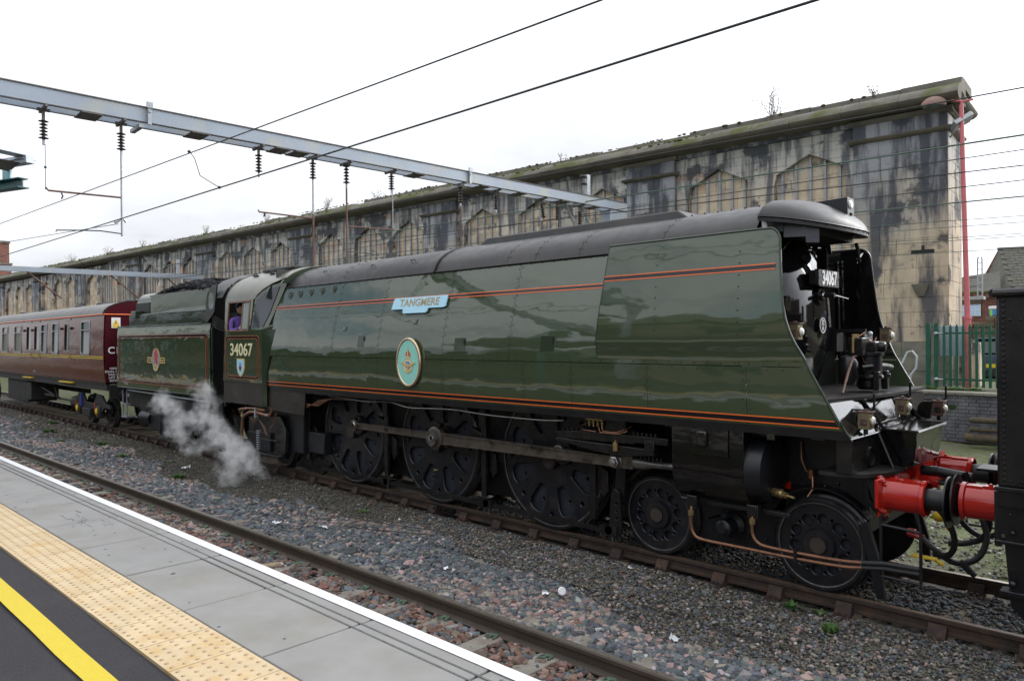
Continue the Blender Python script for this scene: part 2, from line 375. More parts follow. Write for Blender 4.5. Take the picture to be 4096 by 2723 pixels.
    def solid(s, rows, off):      # a curved sheet with thickness: off = vector or function of point
        fo = off if callable(off) else (lambda p: Vector(off))
        R2 = [[Vector(p)+fo(Vector(p)) for p in r] for r in rows]; n = len(rows[0]); m = len(rows); b = len(s.v)
        s.grid(rows); s.v += [tuple(p) for r in R2 for p in r]; b2 = b+n*m
        for i in range(m-1):
            for k in range(n-1): s.f.append((b2+i*n+k, b2+(i+1)*n+k, b2+(i+1)*n+k+1, b2+i*n+k+1))
        for k in range(n-1):
            s.f.append((b+k, b2+k, b2+k+1, b+k+1)); q = (m-1)*n; s.f.append((b+q+k, b+q+k+1, b2+q+k+1, b2+q+k))
        for i in range(m-1):
            s.f.append((b+i*n, b+(i+1)*n, b2+(i+1)*n, b2+i*n)); q = n-1; s.f.append((b+i*n+q, b2+i*n+q, b2+(i+1)*n+q, b+(i+1)*n+q))
        return s
    def map(s, fn, start=0):
        s.v[start:] = [tuple(fn(*p)) for p in s.v[start:]]; return s
    def mesh(s, name, m, smooth=True, org=(0, 0, 0), ang=35, fix=True):
        me = bpy.data.meshes.new(name); o = Vector(org)
        me.from_pydata([tuple(Vector(p)-o) for p in s.v], [], s.f)
        if fix:
            bm = bmesh.new(); bm.from_mesh(me); bmesh.ops.recalc_face_normals(bm, faces=bm.faces); bm.to_mesh(me); bm.free()
        finish(me, m, smooth, ang); return me
    def build(s, name, m, parent=None, smooth=True, bevel=0, kind=None, ang=35, fix=True):
        wm = wmat(parent) if parent is not None else Matrix.Identity(4)
        rotd = any(abs(wm[i][j]-(i == j)) > 1e-5 for i in range(3) for j in range(3))
        o = link(name, s.mesh(name, m, smooth, (0, 0, 0) if rotd else tuple(wm.translation), ang, fix), parent)
        if rotd: o.matrix_basis = wm.inverted()
        addmod(o, bevel)
        if kind: o['kind'] = kind
        return o
def circ(r, n=24, c=(0, 0), a0=0., ry=None):
    return [(c[0]+r*math.cos(a0+2*PI*i/n), c[1]+(ry or r)*math.sin(a0+2*PI*i/n)) for i in range(n)]
def rrect(x0, x1, y0, y1, r, n=4):
    p = []
    for cx_, cy_, a in ((x1-r, y1-r, 0), (x0+r, y1-r, PI/2), (x0+r, y0+r, PI), (x1-r, y0+r, 1.5*PI)):
        p += [(cx_+r*math.cos(a+PI/2*i/n), cy_+r*math.sin(a+PI/2*i/n)) for i in range(n+1)]
    return p
def plate(name, loops, th, m, bevel=0.):      # flat outline with holes, thickness th, local XY; returns mesh
    cu = bpy.data.curves.new(name, 'CURVE'); cu.dimensions = '2D'; cu.fill_mode = 'BOTH'; cu.extrude = th/2; cu.bevel_depth = bevel; cu.bevel_resolution = 0
    for lp in loops:
        sp = cu.splines.new('POLY'); sp.points.add(len(lp)-1); sp.use_cyclic_u = True
        for p, q in zip(sp.points, lp): p.co = (q[0], q[1], 0, 1)
    o = bpy.data.objects.new('tmp', cu); me = bpy.data.meshes.new_from_object(o); bpy.data.objects.remove(o); bpy.data.curves.remove(cu)
    me.name = name; me.materials.clear(); finish(me, m, True, 30); return me
def text(s, size, m, th=.004, align='CENTER', shear=0, xs=1., bold=0.):
    cu = bpy.data.curves.new('lettering', 'FONT'); cu.body = s; cu.size = size; cu.extrude = th/2; cu.align_x = align; cu.align_y = 'CENTER'; cu.shear = shear; cu.offset = bold; cu.resolution_u = 3
    o = bpy.data.objects.new('tmp', cu); me = bpy.data.meshes.new_from_object(o); bpy.data.objects.remove(o); bpy.data.curves.remove(cu)
    if xs != 1.:
        for v in me.vertices: v.co.x *= xs
    me.materials.clear(); finish(me, m, False); return me
RX = (PI/2, 0, 0)
# ================================================================ ground
def near_rail_y(x): return -3.459+.0198*(x+2.98)      # running edge centre of the near track's far rail
def edge_y(x): return -5.631+.0144*(x+2.39)           # platform edge
g = MB(); g.grid([[(x, y, -.36) for x in (-420, -60, 0, 40, 300)] for y in (-300, -30, -5, 13, 60, 500)])
o = g.build('ground', 'cinder_ground', fix=False); o['kind'] = 'structure'; o['label'] = 'cinder and earth ground under the tracks'
def hsh(x, y): return math.sin(x*1.7+y*2.3)*.5+math.sin(x*.63-y*1.9+1.3)*.5
# ballast bed (rounded shoulder under both tracks)
def bed_z(x, y):
    z = -.215+.012*hsh(x*2, y*2)
    if y < near_rail_y(x)+.55 and y > edge_y(x)-.2: z = -.185+.01*hsh(x*3, y*3)
    if -1.95 < y < -.88: z = -.195+.018*hsh(x, y)
    if y > 1.3: z = -.16+.03*hsh(x, y)
    return z
xs = [-75+1.5*i for i in range(24)]+[-39+.5*i for i in range(82)]+[3, 6, 12, 20]
ys = [-6.2+.25*i for i in range(30)]
b = MB(); b.grid([[(x, y, bed_z(x, y)) for x in xs] for y in ys])
o = b.build('ballast_bed', 'ballast_bed', fix=False); o['kind'] = 'structure'; o['label'] = 'compacted ballast bed between platform and steam train'
b = MB(); ys2 = [.9+.4*i for i in range(31)]; b.grid([[(x, y, -.17+.035*hsh(x*1.3, y*1.1)+.02*hsh(x*4, y*5)) for x in xs] for y in ys2])
o = b.build('grass_strip', 'grassy', fix=False); o['kind'] = 'structure'; o['label'] = 'rough grassy ground beyond the steam train'
# ---- loose stones
rng = np.random.default_rng(5)
IC = None
def rock_protos(k=14):
    bm = bmesh.new(); bmesh.ops.create_icosphere(bm, subdivisions=1, radius=1); V = np.array([v.co[:] for v in bm.verts]); F = np.array([[v.index for v in f.verts] for f in bm.faces]); bm.free()
    out_ = []
    for i in range(k):
        P = V*(1+rng.uniform(-.34, .22, (len(V), 1)))
        nrm_ = rng.normal(size=(3, 3)); nrm_ /= np.linalg.norm(nrm_, axis=1)[:, None]
        for q in nrm_:
            d = P@q; over = np.clip(d-.62, 0, None); P = P-over[:, None]*q
        P = P*np.array([1, rng.uniform(.6, .9), rng.uniform(.5, .8)]); out_.append(P)
    return out_, F
RP, RF = rock_protos()
def stones(name, x, y, z, size, cols, m, label, flat=.35, kind='stuff'):
    n = len(x); k = rng.integers(0, len(RP), n); nv = len(RP[0]); V = np.empty((n, nv, 3)); P = np.array(RP)[k]*size[:, None, None]
    a = rng.uniform(0, 2*PI, n); t = rng.normal(0, flat, n); c, s_ = np.cos(t), np.sin(t)
    X = P[..., 0]; Y = P[..., 1]*c[:, None]-P[..., 2]*s_[:, None]; Z = P[..., 1]*s_[:, None]+P[..., 2]*c[:, None]
    ca, sa = np.cos(a)[:, None], np.sin(a)[:, None]
    V[..., 0] = X*ca-Y*sa+x[:, None]; V[..., 1] = X*sa+Y*ca+y[:, None]; V[..., 2] = Z+z[:, None]
    F = (RF[None]+(np.arange(n)*nv)[:, None, None]).reshape(-1, 3)
    me = bpy.data.meshes.new(name); me.vertices.add(n*nv); me.vertices.foreach_set('co', V.ravel()); me.loops.add(F.size); me.loops.foreach_set('vertex_index', F.ravel().astype(np.int32))
    me.polygons.add(len(F)); me.polygons.foreach_set('loop_start', np.arange(0, F.size, 3, dtype=np.int32)); me.polygons.foreach_set('loop_total', np.full(len(F), 3, np.int32))
    me.update(); at = me.attributes.new('col', 'FLOAT_COLOR', 'POINT'); cc = np.ones((n, nv, 4)); cc[..., :3] = cols[:, None, :]; at.data.foreach_set('color', cc.ravel())
    me.materials.append(MATS[m]); me.polygons.foreach_set('use_smooth', np.zeros(len(F), bool)); me.validate()
    o = bpy.data.objects.new(name, me); COL.objects.link(o); o['label'] = label; o['kind'] = kind; return o
def palette(n, w, base):
    base = np.array(base); k = rng.choice(len(base), n, p=np.array(w)/sum(w)); return base[k]*.78*rng.uniform(.62, 1.35, (n, 1))*rng.uniform(.94, 1.06, (n, 3))
def scatter(n, xr, yr, keep=None, dens=None):
    x = rng.uniform(*xr, n); y = rng.uniform(*yr, n)
    if keep is not None: k = keep(x, y); x, y = x[k], y[k]
    return x, y
def bedz(x, y): return np.array([bed_z(a, c) for a, c in zip(x, y)])
GREY = (.145, .160, .176); DG = (.085, .098, .11); PINK = (.37, .265, .24); TAN = (.26, .235, .20); RED = (.20, .105, .08); BRN = (.17, .135, .10); PALE = (.46, .44, .43); GRN = (.13, .155, .15)
NR = lambda x: -3.459+.0198*(x+2.98)
# main clean ballast between rail and mid cess, denser close to the camera
def add_band(name, n, xr, size, label, lo, hi, w, base, zo=0.0, flat=.5):
    x = rng.uniform(*xr, n); t = rng.uniform(0, 1, n); y = lo(x)+(hi(x)-lo(x))*t
    z = bedz(x, y)+rng.uniform(0, .03, n)+zo
    patch = np.sin(x*1.1+2*np.sin(y*1.3))+np.sin(y*3.1-x*.7)
    cols = palette(n, w, base); pk = palette(n, [1, .5, .08], [PINK, TAN, RED]); m_ = (patch > .6) & (rng.uniform(0, 1, n) < .42) if 'ballast' in name and 'fine' not in name else np.zeros(n, bool)
    cols[m_] = pk[m_]
    sz = rng.lognormal(math.log(size), .28, n)
    sx = (x-1.1)/.655; near = (np.abs(sx-np.round(sx))*.655 < .10) & (y > NR(x)-1.45) & (y < NR(x)+.50) & (rng.uniform(0, 1, n) < .72) & ('ballast' in name)
    x, y, z, cols, sz = x[~near], y[~near], z[~near], cols[~near], sz[~near]
    return stones(name, x, y, z, sz, cols, 'ballast', label, flat)
mid = lambda x: -2.05+.35*np.sin(x*.55)+.16*np.sin(x*2.1)
W1_ = [5.4, 2.8, 1.1, .7, .8, .35]; B1_ = [GREY, DG, PINK, TAN, GRN, PALE]
add_band('ballast_stones', 17000, (-9.5, 1.0), .040, 'angular grey and pink ballast stones nearest the platform', lambda x: NR(x)+.08, mid, W1_, B1_)
add_band('ballast_stones', 14000, (-26, -9.5), .044, 'grey and pink ballast stones further down the line', lambda x: NR(x)+.08, mid, W1_, B1_)
add_band('ballast_stones', 13000, (-14, -0.5), .038, 'rust tinted ballast between platform edge and rail', lambda x: NR(x)-1.5, lambda x: NR(x)-.07, [2, 1.5, 3, 2.5, 3, .3], [GREY, DG, (.26, .16, .13), RED, BRN, PALE], .006)
add_band('fine_gravel', 26000, (-10, 1.2), .0135, 'fine brown gravel beside the steam train rail', lambda x: mid(x)-.25, lambda x: -.83+0*x, [4, 3, 3, 1.6, .3, .3], [(.15, .14, .115), (.10, .105, .105), (.155, .13, .095), (.22, .195, .16), PINK, PALE], .0, .4)
add_band('fine_gravel', 14000, (-24, -10), .017, 'fine gravel further along beside the train', lambda x: mid(x)-.25, lambda x: -.83+0*x, [4, 3, 3, 1.6, .3, .3], [(.15, .14, .115), (.10, .105, .105), (.155, .13, .095), (.22, .195, .16), PINK, PALE], .0, .4)
add_band('fine_gravel', 9000, (-9, 1.2), .021, 'mixed gravel scattered over the fine gravel', lambda x: mid(x)-.1, lambda x: -.85+0*x, [3, 2, 2, 2, 1, .25], [GREY, DG, BRN, TAN, PINK, PALE], .004, .4)
add_band('ballast_stones', 9000, (-48, -26), .06, 'distant ballast stones beyond the coach', lambda x: NR(x)+.08, mid, W1_, B1_)
add_band('fine_gravel', 8000, (-48, -24), .035, 'distant brown gravel beside the coach', lambda x: mid(x)-.25, lambda x: -.83+0*x, [4, 3, 3, 1.6, .3, .3], [(.15, .14, .115), (.10, .105, .105), (.155, .13, .095), (.22, .195, .16), PINK, PALE], .0, .4)
add_band('ballast_stones', 5000, (-40, -14), .05, 'distant ballast between platform edge and rail', lambda x: NR(x)-1.5, lambda x: NR(x)-.07, [2, 1.5, 3, 2.5, 3, .3], [GREY, DG, (.26, .16, .13), RED, BRN, PALE], .0)
add_band('track_gravel', 9000, (-9, 1.5), .028, 'dark ballast between the train rails', lambda x: -.66+0*x, lambda x: .66+0*x, [3, 4, 2, 1], [(.07, .07, .07), DG, (.08, .065, .05), BRN], .02, .4)  # darker stone palette between the rails
x_ = rng.uniform(-6, 3, 7000); y_ = rng.uniform(.85, 8, 7000); stones('far_gravel', x_, y_, np.full(7000, -.15)+.035*np.array([hsh(a*1.3, c*1.1) for a, c in zip(x_, y_)]), rng.lognormal(math.log(.028), .3, 7000), palette(7000, [3, 2, 2, 1], [TAN, GREY, BRN, PALE]), 'ballast', 'pale gravel among the grass beyond the train')
# ---- low weeds and grass
def tuft(name, x, y, z, r, h, n, m, label, cat='weed', broad=.011, group=None, seed=0):
    rd = random.Random(seed+int(x*100)); b = MB()
    for i in range(n):
        a = rd.uniform(0, 2*PI); ro = r*rd.random()**.7*.6; px, py = x+ro*math.cos(a), y+ro*math.sin(a); l = h*rd.uniform(.5, 1.1); le = rd.uniform(.2, .9)*l; w = broad*rd.uniform(.6, 1.4)
        tx, ty = px+le*math.cos(a), py+le*math.sin(a); nx, ny = -math.sin(a)*w, math.cos(a)*w
        mx_, my_, mz = (px+tx)/2, (py+ty)/2, z+l*.62
        b.add([(px-nx*.4, py-ny*.4, z), (px+nx*.4, py+ny*.4, z), (mx_+nx, my_+ny, mz), (mx_-nx, my_-ny, mz), (tx, ty, z+l*rd.uniform(.6, 1))], [(0, 1, 2, 3), (3, 2, 4)])
    o = b.build(name, m, smooth=False, fix=False); tag(o, label, cat, group); return o
WEEDS = [(-2.62, -1.31, .10, .10, 60, 'bushy green weed on the fine gravel nearest the camera'), (-3.12, -.98, .10, .09, 50, 'feathery weed against the rail chair by the front wheel'), (-2.86, -.96, .08, .07, 40, 'small feathery weed right of the front wheel weed'),
 (-8.3, -1.75, .07, .07, 34, 'small bright weed below the middle driving wheel'), (-9.9, -1.5, .14, .06, 60, 'flat green weed patch by the rear driving wheel'), (-13.5, -1.9, .12, .10, 50, 'weed clump in front of the steam cloud'), (-15.1, -2.35, .16, .15, 90, 'large bushy weed left of the steam cloud'),
 (-18.9, -2.2, .15, .14, 80, 'upright dark green weed below the tender'), (-17.2, -1.8, .10, .08, 36, 'little weed below the tender wheels'), (-21.6, -1.8, .2, .13, 80, 'spreading pale weed below the coach end'), (-23.2, -2.4, .18, .12, 70, 'weed with yellowish tips on the cess'), (-26.0, -2.0, .24, .14, 90, 'broad weed patch far along the coach'), (-28.5, -1.3, .25, .16, 90, 'dark weed against the rail under the coach'), (-14.6, -1.35, .16, .05, 50, 'low weed at the rail beneath the cab')]
for x, y, r, h, n, lb in WEEDS: tuft('weed_plant', x, y, bed_z(x, y), r, h, n, 'weed', lb, 'weed', .014, 'weeds on the gravel beside the train')
b = MB(); rd = random.Random(4)
for i in range(420):      # scattered grass sprigs nobody could count
    x = rd.uniform(-32, -1); y = -1.05-abs(rd.gauss(0, .45)); z = bed_z(x, y)
    if i > 300: x = rd.uniform(-5, 2); y = rd.uniform(1, 7); z = -.15
    for k in range(6):
        a = rd.uniform(0, 6.28); l = rd.uniform(.02, .05); w = .004; b.add([(x-w, y, z), (x+w, y, z), (x+l*math.cos(a), y+l*math.sin(a), z+l)], [(0, 1, 2)])
        x += rd.gauss(0, .02); y += rd.gauss(0, .02)
o = b.build('grass_sprigs', 'weed', smooth=False, fix=False, kind='stuff'); o['label'] = 'tiny sprigs of grass dotted over the gravel'
b = MB()
for i in range(90):
    x = rd.uniform(-7, -.5); y = rd.uniform(-2.2, -1.0); z = bed_z(x, y)+.01; a = rd.uniform(0, 6.28); l = rd.uniform(.04, .14); b.tube([(x, y, z), (x+l*.5*math.cos(a), y+l*.5*math.sin(a), z+l*.2), (x+l*math.cos(a+.4), y+l*math.sin(a+.4), z+l*.12)], .0014, 3, False)
o = b.build('dry_stalks', 'dry_grass', kind='stuff'); o['label'] = 'thin dry grass stalks on the gravel'
# ================================================================ tracks
def rail_prof_bull(y0, zt=0.0):     # bullhead rail, head top at z=zt
    return [(y0-.035, zt-.008), (y0-.030, zt), (y0+.030, zt), (y0+.035, zt-.008), (y0+.035, zt-.040), (y0+.010, zt-.050), (y0+.010, zt-.112), (y0+.033, zt-.122), (y0+.033, zt-.145), (y0-.033, zt-.145), (y0-.033, zt-.122), (y0-.010, zt-.112), (y0-.010, zt-.050), (y0-.035, zt-.040)]
def rail_prof_flat(y0, zt=0.0):
    return [(y0-.035, zt-.010), (y0-.028, zt), (y0+.028, zt), (y0+.035, zt-.010), (y0+.034, zt-.040), (y0+.011, zt-.054), (y0+.010, zt-.125), (y0+.070, zt-.146), (y0+.070, zt-.158), (y0-.070, zt-.158), (y0-.070, zt-.146), (y0-.010, zt-.125), (y0-.011, zt-.054), (y0-.034, zt-.040)]
tr = thing('railway_track', 'old bullhead railway track carrying the steam train, rusty chairs on wooden sleepers', 'railway track', (-8, 0, -.25))
for sgn in (-1, 1):
    r = MB(); r.prism(rail_prof_bull(sgn*.752), -75, 14, 'x'); ro = r.build('rail', 'rail_rust', tr, ang=25)
    h = MB(); h.box(-75, 14, sgn*.752-.028, sgn*.752+.028, -.002, .0015); h.build('rail_head', 'rail_top_rust' if sgn < 0 else 'rail_top_bright', ro)
chair = MB(); chair.prism([(-.20, -.185), (.20, -.185), (.20, -.165), (.11, -.150), (.062, -.06), (.040, -.052), (.036, -.145), (-.036, -.145), (-.040, -.052), (-.062, -.06), (-.11, -.150), (-.20, -.165)], -.075, .075, 'x')
for sx in (-1, 1): chair.cyl((sx*.03, .155, -.17), (sx*.03, .155, -.125), .018, 8); chair.cyl((sx*.03, -.155, -.17), (sx*.03, -.155, -.125), .018, 8)
chair.box(-.06, .06, .036, .06, -.13, -.045)
chm = chair.mesh('rail_chair', 'chair_rust', ang=30)
slp = MB(); slp.box(-.125, .125, -1.14, 1.14, -.30, -.186); slm = slp.mesh('sleeper', 'wood_sleeper')
pos_s = [-1.85, -2.67, -3.37, -4.02, -4.75, -5.42]+[-6.1-.72*i for i in range(46)]+[-1.15, -.4, .35, 1.1]
for i, px in enumerate(pos_s):
    s_ = link('sleeper', slm, tr, (px, 0, -.0)); s_.location.y += random.uniform(-.04, .04)
    for sg in (-1, 1): c_ = link('rail_chair', chm, s_, (px, sg*.752, 0))
fp = MB(); fp.box(-9.0, -8.5, -.80, -.765, -.125, -.045)
for k in range(4): fp.cyl((-8.94+.125*k, -.80, -.085), (-8.94+.125*k, -.845, -.085), .022, 6)
fp.build('fishplate', 'oily_black', tr)
lumps = MB()
for k in range(9): lumps.ball((-9.0+.06*k, -.92+random.uniform(-.04, .04), -.17), .05, 6, 4, (1, .8, .6))
lumps.build('grease_lump', 'oily_black', tr)
tn = thing('railway_track', 'flat bottomed running rails on concrete sleepers along the platform', 'railway track', (-8, -4.3, -.25))
T0 = Vector((-2.98, -3.459, 0)); da = math.atan(.0198)
def NT(x, y, z): return (x, y+.0198*(x+2.98)-3.459, z)
for off in (0, -1.505):
    r = MB(); r.prism(rail_prof_flat(off), -75, 14, 'x'); r.map(NT); ro = r.build('rail', 'rail_side_brown', tn, ang=25)
    h = MB(); h.box(-75, 14, off-.0245, off+.0255, -.002, .002); h.map(NT); h.build('rail_head', 'rail_top_bright', ro)
cs = MB(); cs.hexa([(-.14, -1.25, -.36), (.14, -1.25, -.36), (.14, 1.25, -.36), (-.14, 1.25, -.36)], [(-.10, -1.25, -.15), (.10, -1.25, -.15), (.10, 1.25, -.15), (-.10, 1.25, -.15)]); csm = cs.mesh('sleeper', 'concrete_sleeper')
clm = []
for d in (-1, 1):
    cl = MB(); cl.tube([(-.055, d*.075, -.150), (-.055, d*.135, -.135), (-.03, d*.165, -.13), (0, d*.15, -.13), (.0, d*.09, -.125), (.02, d*.065, -.132), (.045, d*.085, -.13), (.05, d*.15, -.135)], .0095, 6)
    cl.box(-.03, .03, d*.09-.02, d*.09+.02, -.17, -.125)
    clm.append(cl.mesh('rail_clip', 'clip_green'))
for i in range(72):
    px = 1.1-.655*i; y = near_rail_y(px)
    s_ = link('sleeper', csm, tn, (px, y-.7525, 0)); s_.location.z += random.uniform(-.01, .006)
    if i < 50:
        for off in (0, -1.505):
            for q in clm: link('rail_clip', q, s_, (px, y+off, 0))
# ================================================================ platform
pf = thing('platform', 'station platform with grey slabs, buff tactile strip and painted lines', None, (-6, -6.2, 0), kind='structure')
def PT(x, v, z): return (x, edge_y(x)+v, z)      # v: offset back from the edge (negative)
ZP = .915
m_ = MB(); m_.box(-60, 12, -14, -1.19, -.3, ZP-.02); m_.map(PT); m_.build('asphalt_surface', 'asphalt', pf, fix=True)
m_ = MB(); m_.grid([[PT(x, v, ZP-.012+.004*hsh(x*2, v*3)) for x in [-60+1.0*i for i in range(73)]] for v in (-14, -8, -5, -3, -2.4, -1.9, -1.6, -1.4, -1.2, -1.186)]); m_.build('asphalt_top', 'asphalt', pf, fix=False)
m_ = MB(); m_.box(-60, 12, -1.19, -.02, -.3, ZP-.035); m_.map(PT); m_.build('platform_base', 'slab_joint', pf)
m_ = MB(); m_.box(-60, 12, -.10, -.06, -.3, ZP-.10); m_.map(PT); fw_ = m_.build('platform_face', 'brick_dark', pf)
random.seed(11)
xj = [-1.66-.99*i for i in range(-12, 50)]
for i in range(len(xj)-1):
    x1, x0 = xj[i]-.008, xj[i+1]+.008; dz = random.uniform(-.0015, .0015)
    s_ = MB(); s_.box(x0, x1, -.774, 0, ZP-.07, ZP+dz); s_.map(PT); s_.build('coping_slab', 'slab_grey', pf, bevel=.006)
s_ = MB()
for v in (-.158, -.222): s_.box(-60, 12, v-.006, v+.006, ZP-.01, ZP+.0035)
s_.map(PT); s_.build('groove', 'groove', pf)
s_ = MB(); xsn = [-60+.5*i for i in range(145)]
s_.grid([[PT(x, -.078+random.uniform(-.002, .002), ZP+.0055) for x in xsn], [PT(x, .004, ZP+.0055) for x in xsn], [PT(x, .004, ZP-.05) for x in xsn]]); s_.build('white_edge_line', 'white_edge', pf, fix=False)
s_ = MB(); s_.grid([[PT(x, -1.502+random.uniform(-.003, .003), ZP-.001+.004*hsh(x*2, -4.5)) for x in xsn], [PT(x, -1.385+random.uniform(-.003, .003), ZP-.001+.004*hsh(x*2, -4.2)) for x in xsn]]); s_.build('yellow_line', 'yellow_line', pf, fix=False)
# one tactile slab with its blisters, shared
tb = MB(); tb.box(-.197, .197, -.197, .197, -.06, 0)
bl = MB()
for i in range(6):
    for j in range(6): bl.lathe([(.0125, -.001), (.0115, .003), (.007, .0048), (0, .005)], (-.165+.066*i, -.165+.066*j, 0), 'z', 8)
tbm = tb.mesh('tactile_slab', 'tactile', ang=20); blm = bl.mesh('blisters', 'blister_worn', ang=60)
for i in range(100):
    px = 1.6-.402*i
    t_ = link('tactile_slab', tbm, pf, PT(px, -.982, ZP+random.uniform(-.001, .002)), (0, 0, math.atan(.0144)))
    q = link('blisters', blm, t_, None); q['kind'] = 'stuff'
# cracks / scuffs near the left of the slabs
s_ = MB(); random.seed(3)
for k in range(16):
    x = -7.75+random.uniform(-.45, .45); v = -.42+random.uniform(-.12, .12); p = []
    for j in range(5): p.append(PT(x+j*.035, v+random.uniform(-.012, .012), ZP+.0012))
    s_.tube(p, .0022, 3)
s_.build('slab_crack', 'groove', pf)
s_ = MB(); random.seed(17)
for k in range(70):
    x = random.uniform(-14, 0); v = random.uniform(-.76, -.10) if k % 3 else random.uniform(-3.5, -1.55); r = random.uniform(.006, .016); P = PT(x, v, ZP+.003); s_.lathe([(r, 0), (r*.6, .0015), (0, .002)], P, 'z', 7)
s_.build('chewing_gum_spots', 'gum', pf, kind='stuff')
# ---- platform canopy end at the upper left
cn = thing('platform_canopy', 'green steel canopy end with pale metal fascia above the platform, upper left', 'canopy', (-10.6, -6.6, .9))
dv = Vector((-.94, -.342, 0)); dn = Vector((-.342, .94, 0)); C0 = Vector((-9.88, -6.0, 0))
def CT(a, bb, z): return C0+dv*a+dn*(-bb)+Vector((0, 0, z))
c_ = MB(); c_.box(-.0, 6, 0, .10, 4.655, 4.745); c_.box(.02, 6, -.03, .12, 4.70, 4.71); c_.box(0.02, .20, .02, .5, 4.74, 4.75); c_.map(CT); c_.build('fascia', 'canopy_white', cn, bevel=.004)
c_ = MB(); c_.box(.07, 6, .03, .14, 4.475, 4.487); c_.box(.09, 6, .075, .09, 4.385, 4.48); c_.box(.07, 6, .02, .15, 4.372, 4.385); c_.map(CT); c_.build('girder', 'canopy_green', cn)
c_ = MB(); c_.box(.26, .40, .1, .12, 4.48, 4.66); c_.map(CT); c_.build('bracket_plate', 'canopy_blue', cn)
c_ = MB(); c_.box(.42, 6, .16, .2, 4.48, 4.64); c_.map(CT); c_.build('glazing', 'canopy_glass', cn)
c_ = MB(); c_.hexa([CT(.12, .1, 4.65), CT(.30, .1, 4.58), CT(.30, 1.4, 4.58), CT(.12, 1.4, 4.65)], [CT(.10, .1, 4.66), CT(.30, .1, 4.66), CT(.30, 1.4, 4.66), CT(.10, 1.4, 4.66)]); c_.build('soffit', 'gantry_under', cn)
c_ = MB(); c_.box(2.2, 8, .15, 3.2, 4.68, 4.75); c_.map(CT); c_.build('roof_deck', 'canopy_white', cn)
c_ = MB(); c_.box(3.5, 3.7, 1.4, 1.6, .9, 4.65); c_.map(CT); c_.build('post', 'canopy_green', cn)
# ---- station building and canopy behind the photographer (seen only as reflections)
st = thing('station_building', 'stone station building with glazed canopy behind the platform, seen only in reflections', 'building', (-25, -15, .9))
c_ = MB(); c_.box(-70, -1.5, -24, -15.5, .9, 4.7); c_.build('wall', 'station_stone', st)
for nm_, (x0, x1, y0, y1, h_), lb_ in (('brick_building', (4, 60, -26, -17, 4.6), 'low brick station range right of the camera, added unseen to darken reflections on the engine front'), ('brick_building', (36, 46, -14, 30, 11), 'tall brick building across the line ends, added unseen to darken the smokebox door reflection'), ('brick_building', (-1, 34, 42, 52, 8.2), 'long brick building beyond the car park, added unseen to darken door and apron reflections')):  # unseen blocks added so the smokebox door reflects dark shapes
    q = thing(nm_, lb_, 'building', ((x0+x1)/2, (y0+y1)/2, 0)); c_ = MB(); c_.box(x0, x1, y0, y1, 0, h_); c_.build('wall', 'station_stone', q); c_ = MB(); c_.box(x0-.3, x1+.3, y0-.3, y1+.3, h_, h_+.25); c_.build('parapet', 'cornice_stone', q)
c_ = MB(); c_.prism([(-24.5, 4.7), (-15, 4.7), (-19.7, 6.4)], -70.5, -1, 'x'); c_.build('roof', 'slate', st)
c_ = MB(); c_.box(-70, -16, -15.5, -10.8, 4.2, 4.4); c_.build('canopy_roof', 'canopy_green', st)
c_ = MB(); c_.box(-70, -16, -10.8, -10.7, 4.0, 4.55); c_.build('canopy_fascia', 'canopy_white', st)
for k in range(9): c_ = MB(); c_.cyl((-18-6.5*k, -11.2, .9), (-18-6.5*k, -11.2, 4.2), .12, 12); c_.build('canopy_column', 'canopy_green', st)
for k in range(13):
    c_ = MB(); c_.box(-67+5*k, -65+5*k, -15.56, -15.45, 1.9, 3.9); c_.build('window', 'glass', st)
c_ = MB()
for k in range(30):
    x = 30-4.2*k; c_.cyl((x, -34, 0), (x, -34, 4.0), .3, 8, .15); c_.ball((x+random.uniform(-1, 1), -34, 4.4+random.uniform(-1.5, 1.5)), 2.6, 10, 7, (1.0, 1, .9))
q = c_.build('tree_belt', 'twig', kind='stuff'); q['label'] = 'belt of bare trees behind the station building'
# ================================================================ the long sandstone station wall
WA = Vector((-5.5, 15.3, 0)); wd = math.radians(3.4)
WDir = Vector((-math.cos(wd), -math.sin(wd), 0)); WN = Vector((math.sin(wd), -math.cos(wd), 0))
def WT(s, d, z): return WA+WDir*s+WN*d+Vector((0, 0, z))
wl = thing('station_wall', 'tall weathered sandstone wall with blocked pointed arches, buttress pillars and mossy cornice', 'wall', tuple(WT(20, 0, 1.2)))
random.seed(21)
arches = [(2.78, 5.03), (5.87, 8.13)]; pil = [(0, 2.52), (8.58, 10.58)]
k0 = 10.75
while k0 < 98:
    for a in (0, 3.17, 6.4): arches.append((k0+a-.05, k0+a+2.2))
    pil.append((k0+8.95, k0+11.15)); k0 += 11.35
SM = 96.0
core = MB(); core.box(0.05, SM, -2.0, -.60, .6, 9.3); core.map(lambda s, d, z: WT(s, d, z)); core.build('wall_core', 'mortar', wl)
ZA, ZS = 8.40, 7.88      # apex and shoulder of each arch
def arch_x(a, z):        # opening limits at height z, or None above the apex
    s0, s1 = a; c = (s0+s1)/2; hw = (s1-s0)/2
    if z >= ZA: return None
    if z > ZS: w = hw*.93*(ZA-z)/(ZA-ZS)
    elif z >= ZS: w = hw*.93
    elif z > ZS-.35: w = hw*(.93+.07*math.sin((ZS-z)/.35*PI/2))
    else: w = hw
    return (c-w, c+w)
blocks = []              # (s_near, hexa corners in wall space, material)
